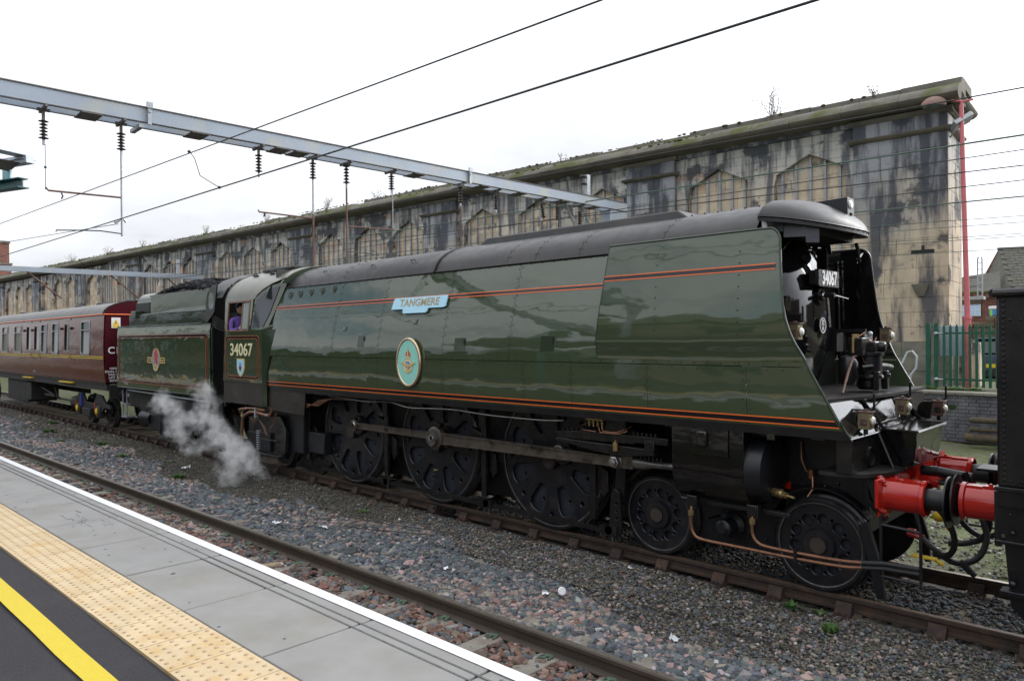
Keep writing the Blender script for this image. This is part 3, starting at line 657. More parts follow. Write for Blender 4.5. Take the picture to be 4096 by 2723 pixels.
def blk(sb0, sb1, st0, st1, z0, z1, d0, d1, m):
    j = .004; e = random.uniform(-.006, .007)
    blocks.append((sb0, [(sb0+j, d0, z0+j), (sb1-j, d0, z0+j), (sb1-j, d1+e, z0+j), (sb0+j, d1+e, z0+j)], [(st0+j, d0, z1-j), (st1-j, d0, z1-j), (st1-j, d1+e, z1-j), (st0+j, d1+e, z1-j)], m))
def courses(spans_fn, z0, z1, d0, d1, lr, mfn, h=.43):
    n = round((z1-z0)/h); h = (z1-z0)/n
    for r in range(n):
        za, zb = z0+r*h, z0+(r+1)*h
        for (b0, b1, t0, t1) in spans_fn(za, zb):
            L0 = max(b1-b0, t1-t0)
            if L0 < .04: continue
            k = max(1, round(L0/random.uniform(*lr))); cuts = [0]+sorted((i+random.uniform(-.22, .22))/k for i in range(1, k))+[1]
            for u0, u1 in zip(cuts[:-1], cuts[1:]):
                blk(b0+(b1-b0)*u0, b0+(b1-b0)*u1, t0+(t1-t0)*u0, t0+(t1-t0)*u1, za, zb, d0, d1, mfn((za+zb)/2, (b0+b1)/2))
def mfront(z, s): return 'plinth_stone' if z < 2.4 else 'sandstone'
def mpil(z, s): return 'plinth_stone' if z < 2.4 else 'sandstone_pillar'
def main_spans(za, zb):
    occ = []
    for a in arches:
        if a[0] > SM: continue
        A0, A1 = arch_x(a, za), arch_x(a, zb-.001)
        if A0 is None and A1 is None: continue
        c = (a[0]+a[1])/2
        if A1 is None: A1 = (c, c)
        if A0 is None: A0 = (c, c)
        occ.append((A0[0], A0[1], A1[0], A1[1]))
    for p in pil: occ.append((p[0], p[1], p[0], p[1]))
    occ.sort(); cur = (0, 0); res = []
    for a0, a1, b0, b1 in occ:
        if a0 > SM: break
        res.append((cur[0], a0, cur[1], b0)); cur = (a1, b1)
    return [r for r in res if r[1]-r[0] > .02 or r[3]-r[2] > .02]
courses(main_spans, 1.1, 7.1, -.62, -.16, (.75, 1.25), mfront)
courses(main_spans, 7.1, ZS, -.62, -.16, (.8, 1.3), mfront, .39); courses(main_spans, ZS, ZA, -.62, -.16, (.8, 1.3), mfront, .26); courses(main_spans, ZA, 8.95, -.62, -.16, (.8, 1.3), mfront, .27)
for p in pil:
    if p[0] > SM: continue
    courses(lambda a, b_, p=p: [(p[0], p[1], p[0], p[1])], 1.1, 8.40, -.62, 0, (.7, 1.2), mpil)
    courses(lambda a, b_, p=p: [(p[0], p[1], p[0], p[1])], 8.52, 8.95, -.62, .03, (.7, 1.2), mpil)
for a in arches:
    if a[0] > SM: continue
    courses(lambda z0, z1, a=a: [(a[0]+.01, a[1]-.01, a[0]+.01, a[1]-.01)], 1.1, 8.42, -.62, -.38, (.45, .75), lambda z, s: 'sandstone_infill', .36)
# end return of the wall (thickness) at its right end
ret = []
for r in range(18):
    za, zb = 1.1+r*.4333, 1.1+(r+1)*.4333
    cuts = [0, .55+.35*(r % 2), 1.35+.2*(r % 2), 2.0]
    for u0, u1 in zip(cuts[:-1], cuts[1:]):
        ret.append((0, [(-.012, -u0-.006, za+.006), (.05, -u0-.006, za+.006), (.05, -u1+.006, za+.006), (-.012, -u1+.006, za+.006)], [(-.012, -u0-.006, zb-.006), (.05, -u0-.006, zb-.006), (.05, -u1+.006, zb-.006), (-.012, -u1+.006, zb-.006)], mfront((za+zb)/2, 0)))
blocks += ret
blocks.sort(key=lambda q: q[0]+abs(q[1][0][2]-5)*.25)
for q in blocks[:300]:
    b = MB(); b.hexa(q[1], q[2]); b.map(lambda s, d, z: WT(s, d, z)); b.build('stone_block', q[3], wl, smooth=False)
for mn in ('sandstone', 'sandstone_pillar', 'sandstone_infill', 'plinth_stone'):
    b = MB()
    for q in blocks[300:]:
        if q[3] == mn: b.hexa(q[1], q[2])
    if b.v: b.map(lambda s, d, z: WT(s, d, z)); b.build('stone_blocks', mn, wl, smooth=False, kind='stuff')
# mullion bars in every blocked arch
nb = 0
for a in arches:
    if a[0] > 60: continue
    for k in range(5):
        s = a[0]+(a[1]-a[0])*(k+.5)/5; c = (a[0]+a[1])/2; hw = (a[1]-a[0])/2
        zt = ZS+(ZA-ZS)*(1-abs(s-c)/hw/.93)-.02
        b = MB(); b.box(s-.036, s+.036, -.36, -.29, 1.2, min(zt, ZA-.05)); b.map(lambda s_, d, z: WT(s_, d, z)); b.build('window_bar', 'window_bar', wl); nb += 1
# fillet, pillar mouldings
def run(s0, s1, prof, name, m, step=1.35, ends=True, jit=.004):
    s = s0
    while s < s1-.05:
        e = min(s+step*random.uniform(.85, 1.15), s1); b = MB(); dz = random.uniform(-jit, jit)
        b.prism([(d, z+dz) for d, z in prof], s+.005, e-.005, 'x'); b.map(lambda s_, d, z: WT(s_, d, z)); b.build(name, m, wl, ang=40); s = e
run(-.05, 60, [(-.3, 8.95), (-.10, 8.95), (-.10, 9.0), (-.05, 9.08), (-.3, 9.08)], 'fillet_stone', 'sandstone_pillar', 2.2)
for p in pil:
    if p[0] > 60: continue
    for z0, pr in ((8.40, [(-.2, 8.39), (.03, 8.39), (.14, 8.45), (.17, 8.50), (.0, 8.53), (-.2, 8.53)]), (8.95, [(-.2, 8.93), (.05, 8.93), (.11, 9.0), (.11, 9.07), (-.2, 9.07)])):
        b = MB(); b.prism(pr, p[0]-.12 if p[0] > 0 else -.14, p[1]+.12, 'x'); b.map(lambda s_, d, z: WT(s_, d, z)); b.build('pillar_moulding', 'cornice_stone', wl, ang=40)
for pr in ([(.02, 8.39), (.14, 8.45), (.17, 8.50), (.0, 8.53)], [(.02, 8.93), (.11, 9.0), (.11, 9.07), (0, 9.07)]):   # mouldings returned along the end
    b = MB(); b.prism([(-d, z) for d, z in pr], -2.0, .12, 'y'); b.map(lambda s_, d, z: WT(s_, d, z)); b.build('pillar_moulding', 'cornice_stone', wl, ang=40)
CP = [(-.6, 9.08), (-.02, 9.08), (.10, 9.11), (.42, 9.13), (.58, 9.20), (.62, 9.28), (.56, 9.38), (.42, 9.50), (.22, 9.60), (.0, 9.66), (-.6, 9.70)]
random.seed(5)
run(-.36, SM, CP, 'cornice_stone', 'cornice_stone', 1.45, jit=.012)
b = MB(); b.prism([(-d*.68, z) for d, z in CP if d > -.1]+[(.6, 9.70), (.6, 9.08)], -2.3, .02, 'y'); b.map(lambda s_, d, z: WT(s_, d, z)); b.build('cornice_stone', 'cornice_stone', wl, ang=40)
s = -.35
while s < SM:
    e = s+random.uniform(.9, 1.6)
    if random.random() > .22 or s < 6:
        t = random.uniform(9.86, 9.93) if s < 8 else random.uniform(9.78, 9.90); b = MB(); b.prism([(-1.7, 9.6), (-.05, 9.66), (-.07, t-.05), (-.35, t), (-1.7, t)], s+.008, e-.008, 'x'); b.map(lambda s_, d, z: WT(s_, d, z)); b.build('coping_stone', 'cornice_stone', wl, ang=30)
    s = e
b = MB(); b.box(0, SM, -2.0, -.5, 9.28, 9.64); b.map(lambda s_, d, z: WT(s_, d, z)); b.build('wall_top', 'cornice_stone', wl)
# moss cushions along the cornice
b = MB(); random.seed(9)
for i in range(1500):
    s = random.uniform(6, 80); 
    if math.sin(s*.9)+math.sin(s*.37+1) < -.5: continue
    d = random.uniform(-.15, .44); z = 9.67-(max(d, 0)*.33)**1.0-.0*d; b.ball(WT(s, d, z-.02), random.uniform(.03, .09), 6, 4, (1.3, 1, .5))
for i in range(420):
    s = random.uniform(2, 80); b.ball(WT(s, -.12+random.uniform(-.1, .1), 9.83), random.uniform(.02, .05), 6, 4, (1.6, 1, .7))
o = b.build('cornice_moss', 'moss', wl, fix=False); o['kind'] = 'stuff'
# flat black slabs drawn as putlog holes and recess, and corbel on the end pillar
b = MB(); b.box(.35, .95, -.02, .004, 4.93, 5.05); b.box(.60, .68, -.02, .004, 5.05, 5.17); b.map(lambda s_, d, z: WT(s_, d, z)); b.build('wall_socket', 'inner_black', wl)
b = MB(); b.hexa([WT(.62, -.05, 3.70), WT(.78, -.05, 3.70), WT(.78, .06, 3.70), WT(.62, .06, 3.70)], [WT(.50, -.05, 4.05), WT(.92, -.05, 4.05), WT(.92, .22, 4.05), WT(.50, .22, 4.05)]); b.build('corbel', 'plinth_stone', wl)
# bare twiggy shrubs growing on the wall head
def shrub(s, h, n, label, seed):
    rd = random.Random(seed); p0 = WT(s, -.1, 9.62); b = MB()
    for i in range(n):
        a = rd.uniform(0, 6.28); q = p0+Vector((rd.uniform(-.12, .12), rd.uniform(-.1, .1), 0)); path = [q]; d = Vector((math.cos(a)*.35, math.sin(a)*.35, 1)).normalized()
        for k in range(4):
            d = (d+Vector((rd.gauss(0, .22), rd.gauss(0, .22), rd.gauss(0, .1)))).normalized(); q = q+d*h/4*rd.uniform(.6, 1.1); path.append(q)
            for _ in range(2): e = q+(d+Vector((rd.gauss(0, .7), rd.gauss(0, .7), 0))).normalized()*h*.18; b.tube([q, e], .005, 3, False); b.ball(e, .016, 4, 3)
        b.tube(path, [.012, .010, .008, .006, .004], 4, False)
    o = b.build('bare_shrub', 'twig', fix=False); tag(o, label, 'shrub', 'bare shrubs growing on top of the wall')
for s, h, n, lb in ((5.1, 1.0, 9, 'tall bare shrub on the wall top right of centre'), (1.95, .55, 7, 'small bare shrub on the wall top nearest its right end'), (13.7, .5, 4, 'tiny bare shrub on the wall above the gantry mast'), (25.5, .6, 6, 'bare shrub on the wall behind the gantry beam'), (29.9, .8, 9, 'bushy bare shrub on the wall above the cab'), (36.0, .6, 6, 'bare shrub on the wall over the tender'), (43.5, .7, 8, 'bare shrub on the wall above the far gantry end'), (53.5, .7, 7, 'bare shrub on the wall above the coach end'), (60, .8, 9, 'bare shrub on the wall above the maroon coach'), (68, .8, 9, 'farthest bare shrub on the wall at the left')):
    shrub(s, h, n, lb, int(s*10))
# floodlight fixed to the wall end
fl = thing('floodlight', 'grey floodlight fixed high on the right end of the sandstone wall', 'floodlight', tuple(WT(-.2, -.3, 8.4)))
P0 = Vector((-5.08, 15.0, 8.48)); b = MB(); R_ = Matrix.Rotation(math.radians(-35), 3, 'Y')@Matrix.Rotation(math.radians(30), 3, 'Z')
b.box(P0.x-.26, P0.x+.26, P0.y-.2, P0.y+.2, P0.z-.07, P0.z+.07, R_); b.build('housing', 'galv', fl, bevel=.02)
b = MB(); b.tube([WT(0, -.4, 8.25), (P0.x-.1, P0.y, P0.z-.08)], .025, 6); b.build('bracket', 'galv', fl)
# ================================================================ beyond the train: low wall, upper ground, fence
rw = thing('retaining_wall', 'low blackened brick retaining wall with weeds behind the front buffers', 'wall', (-1, 12.9, -.2))
b = MB(); b.box(-70, 30, 13.05, 13.6, -.4, 1.05); b.build('wall_core', 'mortar', rw)
random.seed(8); bs = []
for r in range(13):
    z0 = -.14+r*.092; x = -6.4-.06*(r % 2)
    while x < 0.6:
        bs.append((x, z0)); x += .235
for i, (x, z0) in enumerate(bs):
    e = random.uniform(-.006, .006)
    if i < 300: b = MB(); b.box(x+.004, x+.229, 12.93+e, 13.08, z0+.004, z0+.086); b.build('brick', 'retaining_brick', rw, smooth=False)
b = MB()
for (x, z0) in bs[300:]: e = random.uniform(-.006, .006); b.box(x+.004, x+.229, 12.93+e, 13.08, z0+.004, z0+.086)
b.build('bricks', 'retaining_brick', rw, smooth=False, kind='stuff')
for k in range(14): b = MB(); b.box(-6.6+.6*k+.004, -6.0+.6*k-.004, 12.88, 13.6, 1.05, 1.12); b.build('coping_stone', 'plinth_stone', rw, bevel=.01)
g = MB(); g.grid([[(x, y, 1.13+.03*hsh(x*2, y)) for x in [-120+2*i for i in range(57)]+[-6+.5*i for i in range(40)]+[30, 80]] for y in (13.55, 13.9, 14.3, 15, 17, 22, 30, 60)]); o = g.build('upper_ground', 'grassy', fix=False); o['kind'] = 'structure'; o['label'] = 'raised rough grass and gravel ground at the foot of the wall'
for i, (x, y, lb) in enumerate(((-5.6, 13.7, 'grass clump at the fence foot by the gate post'), (-5.0, 13.65, 'grass clump under the middle of the green fence'), (-4.6, 13.7, 'grass clump under the right of the green fence'))): tuft('grass_clump', x, y, 1.12, .35, .09, 160, 'weed', lb, 'grass clump', .01, 'grass clumps on the low wall', i)
tuft('wall_weed', -4.9, 12.9, .70, .12, .12, 60, 'weed', 'weed rooted in the low brick wall', 'weed', .012)
# pile of old timbers / tyres at the foot of that wall
tl = thing('timber_pile', 'stack of old round timber baulks against the low brick wall', 'timber pile', (-3.9, 12.2, -.1))
for z, x0, r in ((.50, -4.35, .075), (.28, -4.35, .06), (.07, -4.45, .11)):
    b = MB(); b.tube([(x0, 12.2, z), (x0+.05, 12.2, z+.01), (x0+1.6, 12.3, z)], [r*.8, r, r], 10); b.build('baulk', 'wood_sleeper', tl)
# palisade fence
fc = thing('palisade_fence', 'green steel palisade fence in front of the stone wall end', 'fence', (-4, 14.4, 1.15))
pal = MB(); pal.add([(-.034, -.008, 0), (.034, -.008, 0), (.034, .008, 0), (-.034, .008, 0), (-.034, -.008, 1.62), (.034, -.008, 1.62), (.034, .008, 1.62), (-.034, .008, 1.62), (0, 0, 1.72)], [(0, 1, 5, 4), (1, 2, 6, 5), (2, 3, 7, 6), (3, 0, 4, 7), (4, 5, 8), (5, 6, 8), (6, 7, 8), (7, 4, 8)])
pm = pal.mesh('pale', 'fence_green')
for i in range(34): link('pale', pm, fc, (-5.40+.1535*i, 14.36, 1.16))
for z in (1.36, 2.62): b = MB(); b.box(-5.55, 0, 14.375, 14.42, z-.025, z+.025); b.build('rail', 'fence_green', fc)
for x, w in ((-5.80, .055), (-5.60, .05)): b = MB(); b.box(x-w, x+w, 14.36, 14.46, 1.1, 2.90); b.build('post', 'fence_green', fc)
for z in (1.36, 2.62): b = MB(); b.ball((-5.6, 14.33, z), .05, 8, 6); b.tube([(-5.6, 14.33, z), (-5.42, 14.33, z)], .02, 6); b.build('hinge', 'galv', fc)
# pink lamp post
lp = thing('lamp_post', 'pink painted lamp post with lantern head beside the wall end', 'lamp post', (-5.0, 14.85, 1.1))
b = MB(); b.tube([(-4.93, 14.85, 1.1), (-4.94, 14.85, 3.0)], .085, 12); b.tube([(-4.94, 14.85, 3.0), (-4.945, 14.85, 3.08)], .1, 12); b.tube([(-4.945, 14.85, 3.08), (-5.06, 14.85, 8.9)], [.072, .055], 12); b.build('post', 'pink_paint', lp)
b = MB(); b.tube([(-5.06, 14.85, 8.85), (-5.06, 14.85, 9.0), (-5.28, 14.80, 9.06)], .035, 8); b.tube([(-5.06, 14.85, 8.98), (-4.78, 14.9, 9.0)], .03, 8); b.build('bracket_arm', 'pink_paint', lp)
b = MB(); b.ball((-5.72, 14.75, 9.02), .33, 18, 12, (1, .7, .72)); b.v = [(x, y, max(z, 8.99+.10*(-5.72-x))) for x, y, z in b.v]; b.build('lantern', 'lantern_rust', lp)
b = MB(); b.lathe([(.0, 8.97), (.26, 8.97), (.26, 9.0), (0, 9.0)], (-5.72, 14.75, 0), 'z', 16); b.build('diffuser', 'glass_pale', lp)
# electrical cabinet, white hoop, sign on wall
cb_ = MB(); cb_.box(-5.60, -5.02, 14.75, 14.98, 1.98, 2.83); o = cb_.build('electrical_cabinet', 'cabinet_grey', bevel=.015); tag(o, 'grey-blue metal cabinet behind the green palisade fence', 'cabinet')
hp = MB(); hp.tube([(-6.25, 13.4, 1.1), (-6.22, 13.4, 1.75), (-6.05, 13.4, 2.12), (-5.93, 13.4, 2.15), (-5.82, 13.4, 2.0), (-5.84, 13.4, 1.7), (-5.98, 13.4, 1.5), (-6.0, 13.4, 1.1)], .028, 8); o = hp.build('hoop_rail', 'hoop'); tag(o, 'pale bent metal hoop rail left of the green fence', 'rail')
for x, y, lb in ((-4.98, 15.9, 'pale stone gate pier right of the cabinet'), (-5.35, 16.2, 'ochre stone gate pier behind the fence')):
    b = MB(); b.hexa([(x-.11, y, 1.1), (x+.11, y, 1.1), (x+.11, y+.4, 1.1), (x-.11, y+.4, 1.1)], [(x-.11, y, 2.35), (x+.06, y, 2.35), (x+.06, y+.4, 2.35), (x-.11, y+.4, 2.35)]); o = b.build('gate_pier', 'sandstone', bevel=.01); tag(o, lb, 'gate pier')
# rubble embankment wall with road behind
em = thing('embankment_wall', 'sloping rubble stone embankment wall behind the fence', 'wall', (-4, 26, 1.1))
b = MB(); b.hexa([(-9, 26.3, .6), (6, 26.3, .6), (6, 30, .6), (-9, 30, .6)], [(-9, 26.3, 2.9), (6, 26.3, 3.85), (6, 30, 3.85), (-9, 30, 2.9)]); b.build('wall_core', 'mortar', em)
random.seed(14); rb = []
for r in range(11):
    x = -8.2+random.uniform(0, .3)
    while x < -4:
        w = random.uniform(.25, .5); z = 1.1+r*.22
        if z < 2.95+.063*(x+9): rb.append((x, x+w, z, z+.21))
        x += w
for i, (x0, x1, z0, z1) in enumerate(rb): b = MB(); e = random.uniform(0, .06); b.box(x0+.01, x1-.01, 26.2-e, 26.4, z0+.01, z1-.005); b.build('stone', 'rubble', em, bevel=.02)
# brick building with slate roof
bb = thing('brick_building', 'red brick building with grey slate roof and pale window at the right edge', 'building', (-6, 42, 0))
b = MB(); b.box(-13.5, -7.6, 40.2, 52, 0, 5.0); b.build('wall', 'brick_mortar', bb)
k = 0; bl2 = []
for r in range(24):
    x = -11.3-.12*(r % 2)
    while x < -7.7:
        z = 2.9+.088*r
        if not (-10.75 < x+.1 < -9.75 and 3.55 < z < 4.72): bl2.append((x, z))
        x += .24
for i, (x, z) in enumerate(bl2):
    if i < 300: b = MB(); b.box(x+.005, x+.232, 40.15, 40.22, z+.004, z+.084); b.build('brick', 'red_brick', bb, smooth=False)
b = MB()
for x, z in bl2[300:]: b.box(x+.005, x+.232, 40.15, 40.22, z+.004, z+.084)
b.build('bricks', 'red_brick', bb, smooth=False, kind='stuff')
b = MB()
for i in range(9): b.box(-10.9+.3*i, -10.76+.3*i, 40.0, 40.2, 4.62, 4.80)
b.box(-11.4, -8.2, 40.0, 40.2, 4.80, 4.9); b.build('dentil_course', 'red_brick', bb)
wf = MB(); wf.box(-10.75, -9.70, 40.12, 40.18, 3.62, 4.30); w_ = wf.build('window', 'window_pale', bb)
b = MB(); b.box(-10.75, -9.70, 40.1, 40.12, 3.95, 3.97)
for i in range(5): b.box(-10.75+.2625*i-.01, -10.75+.2625*i+.01, 40.1, 40.12, 3.62, 4.30)
b.build('glazing_bar', 'white_paint', w_)
b = MB(); b.box(-10.8, -9.65, 40.08, 40.2, 4.30, 4.62); b.build('lintel', 'brick_mortar', bb)
# slate roofs: big hipped roof + lower lean-to
def roofplane(p00, p10, p01, p11, rows, cols, name, m, par):
    p00, p10, p01, p11 = map(Vector, (p00, p10, p01, p11)); b = MB(); n = (p10-p00).cross(p01-p00).normalized()
    if n.z < 0: n = -n
    for i in range(rows):
        for j in range(cols):
            def P(u, v): return p00*(1-u)*(1-v)+p10*u*(1-v)+p01*(1-u)*v+p11*u*v
            o_ = .5*(i % 2)/cols; u0, u1 = min(1, j/cols+o_), min(1, (j+1)/cols+o_-.002)
            if u1 <= u0: continue
            q = [P(u0, i/rows), P(u1, i/rows), P(u1, (i+1.1)/rows), P(u0, (i+1.1)/rows)]; b.hexa([q[0], q[1], q[2], q[3]], [q[0]+n*.03, q[1]+n*.03, q[2]+n*.01, q[3]+n*.01])
    o = b.build(name, m, par, smooth=False, kind='stuff'); o['label'] = 'rows of grey slates'; return o
roofplane((-8.3, 40.6, 4.9), (1, 40.6, 4.9), (-9.9, 46, 7.9), (1, 46, 7.5), 16, 22, 'slates', 'slate', bb)
b = MB(); b.add([(-8.3, 40.6, 4.88), (2, 40.6, 4.88), (2, 46, 7.5), (-9.9, 46, 7.88), (-10.6, 46, 6.1), (-11.2, 41, 4.9)], [(0, 1, 2, 3), (0, 3, 4, 5)]); b.build('roof_under', 'slate', bb, fix=False)
b = MB(); b.add([(-8.75, 40.3, 4.98), (-11.0, 40.3, 4.98), (-11.2, 43, 6.1), (-9.3, 43, 6.3)], [(0, 1, 2, 3)]); b.build('lean_to_roof', 'slate', bb, fix=False)
b = MB(); b.tube([(-9.95, 46, 7.93), (1, 46, 7.55)], .09, 6); b.build('ridge', 'slate', bb)
b = MB(); b.add([(-11.3, 45.9, 5), (-9.2, 45.9, 5), (-9.9, 45.9, 7.85)], [(0, 1, 2)]); b.build('gable', 'red_brick', bb, fix=False)
b = MB(); b.box(-10.95, -8.55, 40.0, 40.5, 4.93, 5.02); b.build('mossy_gutter', 'moss', bb)
# caged walkway in front of the building
cg = thing('access_ladder', 'grey metal ladder cage and small platform between the wall end and the brick building', 'ladder', (-7, 30, 4))
b = MB(); b.box(-8.55, -7.55, 30, 30.4, 4.15, 4.3); b.build('landing', 'galv', cg)
for x in (-7.78, -7.60): b = MB(); b.tube([(x, 30, 4.2), (x, 30, 5.95), (x+.04 if x < -7.7 else x-.04, 30, 6.06)], .03, 6); b.build('hoop_rail', 'galv', cg)
b = MB()
for z in (4.3, 4.6, 4.9, 5.2, 5.5, 5.8): b.tube([(-7.78, 30, z), (-7.60, 30, z)], .018, 5)
b.build('rungs', 'galv', cg)
for z in (4.75, 5.15): b = MB(); b.tube([(-8.55, 30, z), (-7.75, 30, z)], .022, 6); b.build('guard_rail', 'wire', cg)
# parked cars & bus
def car(x, y, z, m, label, plate_=True):
    c = thing('parked_car', label, 'car', (x, y, z))
    b = MB(); b.prism([(0, .30), (.02, .75), (.15, .95), (.55, 1.0), (3.1, .98), (3.9, .85), (4.2, .7), (4.25, .3)], -.85, .85, 'x'); b.map(lambda a, bb_, zz_: (x+a, y+bb_, z+zz_)); b.build('body', m, c, bevel=.05)
    b = MB(); b.prism([(.12, .96), (.45, 1.40), (1.9, 1.46), (2.9, 1.0)], -.74, .74, 'x'); b.map(lambda a, bb_, zz_: (x+a, y+bb_, z+zz_)); b.build('cabin', 'glass', c, bevel=.05)
    b = MB(); b.box(x-.68, x+.68, y+.42, y+2.1, z+1.42, z+1.49); b.build('roof', m, c, bevel=.02)
    for sx in (-.85, .72):
        for wy in (.8, 3.4):
            b = MB(); b.cyl((x+sx, y+wy, z+.31), (x+sx+.13, y+wy, z+.31), .31, 18); b.build('wheel', 'rubber', c)
    for sx in (-.72, .72): b = MB(); b.box(x+sx-.1, x+sx+.1, y-.02, y+.06, z+.68, z+.92); b.build('tail_light', 'red_lamp', c)
    if plate_: b = MB(); b.box(x-.27, x+.27, y-.03, y, z+.52, z+.64); b.build('number_plate', 'plate_yellow', c)
    b = MB(); b.box(x-.8, x+.8, y-.08, y+.02, z+.25, z+.45); b.build('bumper', 'under_dark', c)
    return c
car(-5.15, 19.5, .98, 'car_blue', 'dark blue car with yellow number plate behind the green fence')
car(-3.2, 20.2, .98, 'car_grey', 'silver grey car partly hidden by the black tender', False)
bu = thing('bus', 'blue and green bus on the raised road beyond the embankment', 'bus', (-5, 31, 3.5))
b = MB(); b.box(-7.55, 4, 31, 33.4, 3.42, 3.78); b.map(lambda x, y, z: (x, y, z+.035*(x+7.5))); b.build('body', 'bus_blue', bu, bevel=.03)
b = MB(); b.box(-7.56, 4, 30.97, 33.4, 3.72, 3.86); b.map(lambda x, y, z: (x, y, z+.035*(x+7.5))); b.build('roof', 'white_paint', bu, bevel=.03)
b = MB(); b.box(-7.5, -7.40, 30.96, 31.0, 3.42, 3.7); b.build('panel', 'bus_green', bu)
b = MB(); b.box(-7.12, -6.98, 30.93, 31.0, 3.62, 3.72); b.build('tail_light', 'red_lamp', bu)
b = MB(); b.box(-7.2, -6.9, 30.93, 31.0, 3.40, 3.46); b.build('indicator', 'orange_lamp', bu)
# brick chimney tower beyond the wall, far left
ch = thing('brick_tower', 'tall red brick tower rising beyond the wall at the far left', 'tower', (-104, 10, 0))
cx0 = -115.6
b = MB(); b.box(cx0-9, cx0+.0, 14, 15.5, 0, 12.9); b.build('lower_stage', 'red_brick', ch); b = MB(); b.box(cx0-9, cx0-.45, 14.2, 15.35, 13.15, 15.8); b.build('upper_stage', 'red_brick', ch); b = MB(); b.box(cx0-9, cx0+.15, 13.9, 15.6, 12.9, 13.15); b.build('stone_band', 'cornice_stone', ch); b = MB(); b.box(cx0-9, cx0-.3, 14.1, 15.45, 15.8, 16.1); b.build('cap', 'cornice_stone', ch)
# ================================================================ overhead line gantries
GA = Vector((-13.284, -5.659, 0)); GD = Vector((.03825, .99927, 0)); GN = Vector((-.99927, .03825, 0))
def GT(a, off, z): return GA+GD*a+GN*off+Vector((0, 0, z))
gt = thing('gantry', 'nearest blue-grey steel overhead line gantry crossing above both trains', 'gantry', tuple(GT(15, .2, .0)))
def beam(off, side, T, a0, a1, z0=6.335, z1=6.60):
    b = MB(); t = .012; w = .075*side
    b.box(a0, a1, min(off, off+t*side), max(off, off+t*side), z0+t, z1-t); b.box(a0, a1, min(off-.0*side, off+w), max(off, off+w), z0, z0+t); b.box(a0, a1, min(off, off+w), max(off, off+w), z1-t, z1); return b.map(T)
beam(0, 1, GT, -9, 15.55).build('front_beam', 'gantry_grey', gt); beam(.45, -1, GT, -9, 15.55).build('rear_beam', 'gantry_grey', gt)
b = MB(); b.box(-9, 15.55, -.022, .0, 6.588, 6.604); b.box(-9, 15.55, -.010, 0, 6.335, 6.345); b.map(GT); b.build('flange_edge', 'gantry_under', gt)
random.seed(2)
bat = [-.2, 1.25, 3.0, 4.6, 5.0, 7.9, 9.9, 11.2, 12.9, 14.2]
for a in bat: b = MB(); b.box(a-.16, a+.16, -.01, .46, 6.318, 6.332); b.map(GT); b.build('batten_plate', 'gantry_under', gt)
for a in (2.12, 9.35): b = MB(); b.box(a-.03, a+.03, -.05, -.005, 6.30, 6.66); b.box(a-.05, a+.05, -.07, -.03, 6.58, 6.68); b.cyl(GT(0, 0, 0)*0+Vector((a, -.07, 6.52)), (a, -.03, 6.52), .02, 8); b.box(a-.16, a-.08, .0, .5, 6.24, 6.30); b.map(GT); b.build('joint_clamp', 'galv', gt)
b = MB(); b.box(14.75, 15.55, .02, .42, -.3, 6.33); b.map(GT); b.build('mast', 'gantry_grey', gt, bevel=.01)
b = MB()
for a0 in (13.6, 14.3): b.tube([GT(a0-.6, .2, 6.33), GT(a0+.35, .2, 4.9)], .03, 6)
b.tube([GT(13.6, .2, 5.5), GT(14.3, .2, 5.52)], .012, 5); b.build('knee_brace', 'galv', gt)
b = MB(); b.box(13.95, 14.08, .2, .3, 6.60, 7.25); b.box(13.7, 14.5, .2, .3, 6.605, 6.63); b.map(GT); b.build('stub_post', 'galv', gt)
for zz_ in (7.18, 6.98): b = MB(); b.lathe([(.0, -.12), (.045, -.1), (.02, -.05), (.05, -.03), (.02, .02), (.05, .04), (.02, .1)], GT(13.85, .25, zz_), 'y', 10); b.build('small_insulator', 'insulator', gt)
b = MB(); b.box(-8.6, -8.2, .02, .42, .9, 6.33); b.map(GT); b.build('mast', 'gantry_grey', gt, bevel=.01)
def insulator(a, off, zt, zb, label, tail=None, lean=0.):
    q = thing('insulator', label, 'insulator', tuple(GT(a, off, zt)), 'ribbed insulators hung under the near gantry')
    b = MB(); b.box(a-.02, a+.02, off-.24, off+.24, 6.29, 6.335); b.box(a-.02, a+.02, off-.02, off+.02, zt-.02, 6.30); b.box(a-.09, a+.09, off-.03, off+.03, 6.27, 6.31); b.map(GT); b.build('hanger', 'gantry_under', q)
    n = 6; h = (zt-zb)/n; pr = []
    for i in range(n):
        z = -i*h; r = .075 if i in (0, n-1) else .062; pr += [(.022, z), (r, z-h*.42), (r*.96, z-h*.5), (.022, z-h*.72)]
    pr = [(0, 0)]+pr+[(.02, -(zt-zb)), (0, -(zt-zb))]
    b = MB(); b.lathe(pr, (0, 0, 0), 'z', 14)
    P = GT(a, off, zt-.02); b.map(lambda x, y, z: P+Vector((x, y+z*lean, z))); b.build('sheds', 'insulator', q, ang=50)
    b = MB(); b.tube([GT(a, off, zb-.02), GT(a, off, zb-.10)], .02, 6); b.build('end_fitting', 'galv', q); return q
def drop(q, a, z0, z1, r, m, name='drop_rod'): b = MB(); b.tube([GT(a, .2, z0), GT(a, .2, z1)], r, 8); b.build(name, m, q)
def arm(q, p, r, m, name='registration_arm'): b = MB(); b.tube([GT(a, .2, z) for a, z in p], r, 8); b.build(name, m, q)
q = insulator(.60, .2, 6.15, 5.83, 'leftmost ribbed insulator under the gantry with a thin hanging wire'); drop(q, .62, 5.75, 5.02, .005, 'wire', 'hanging_wire')
b = MB(); b.ball(GT(.62, .2, 5.38), .022, 8, 6); b.build('clamp', 'wire', q)
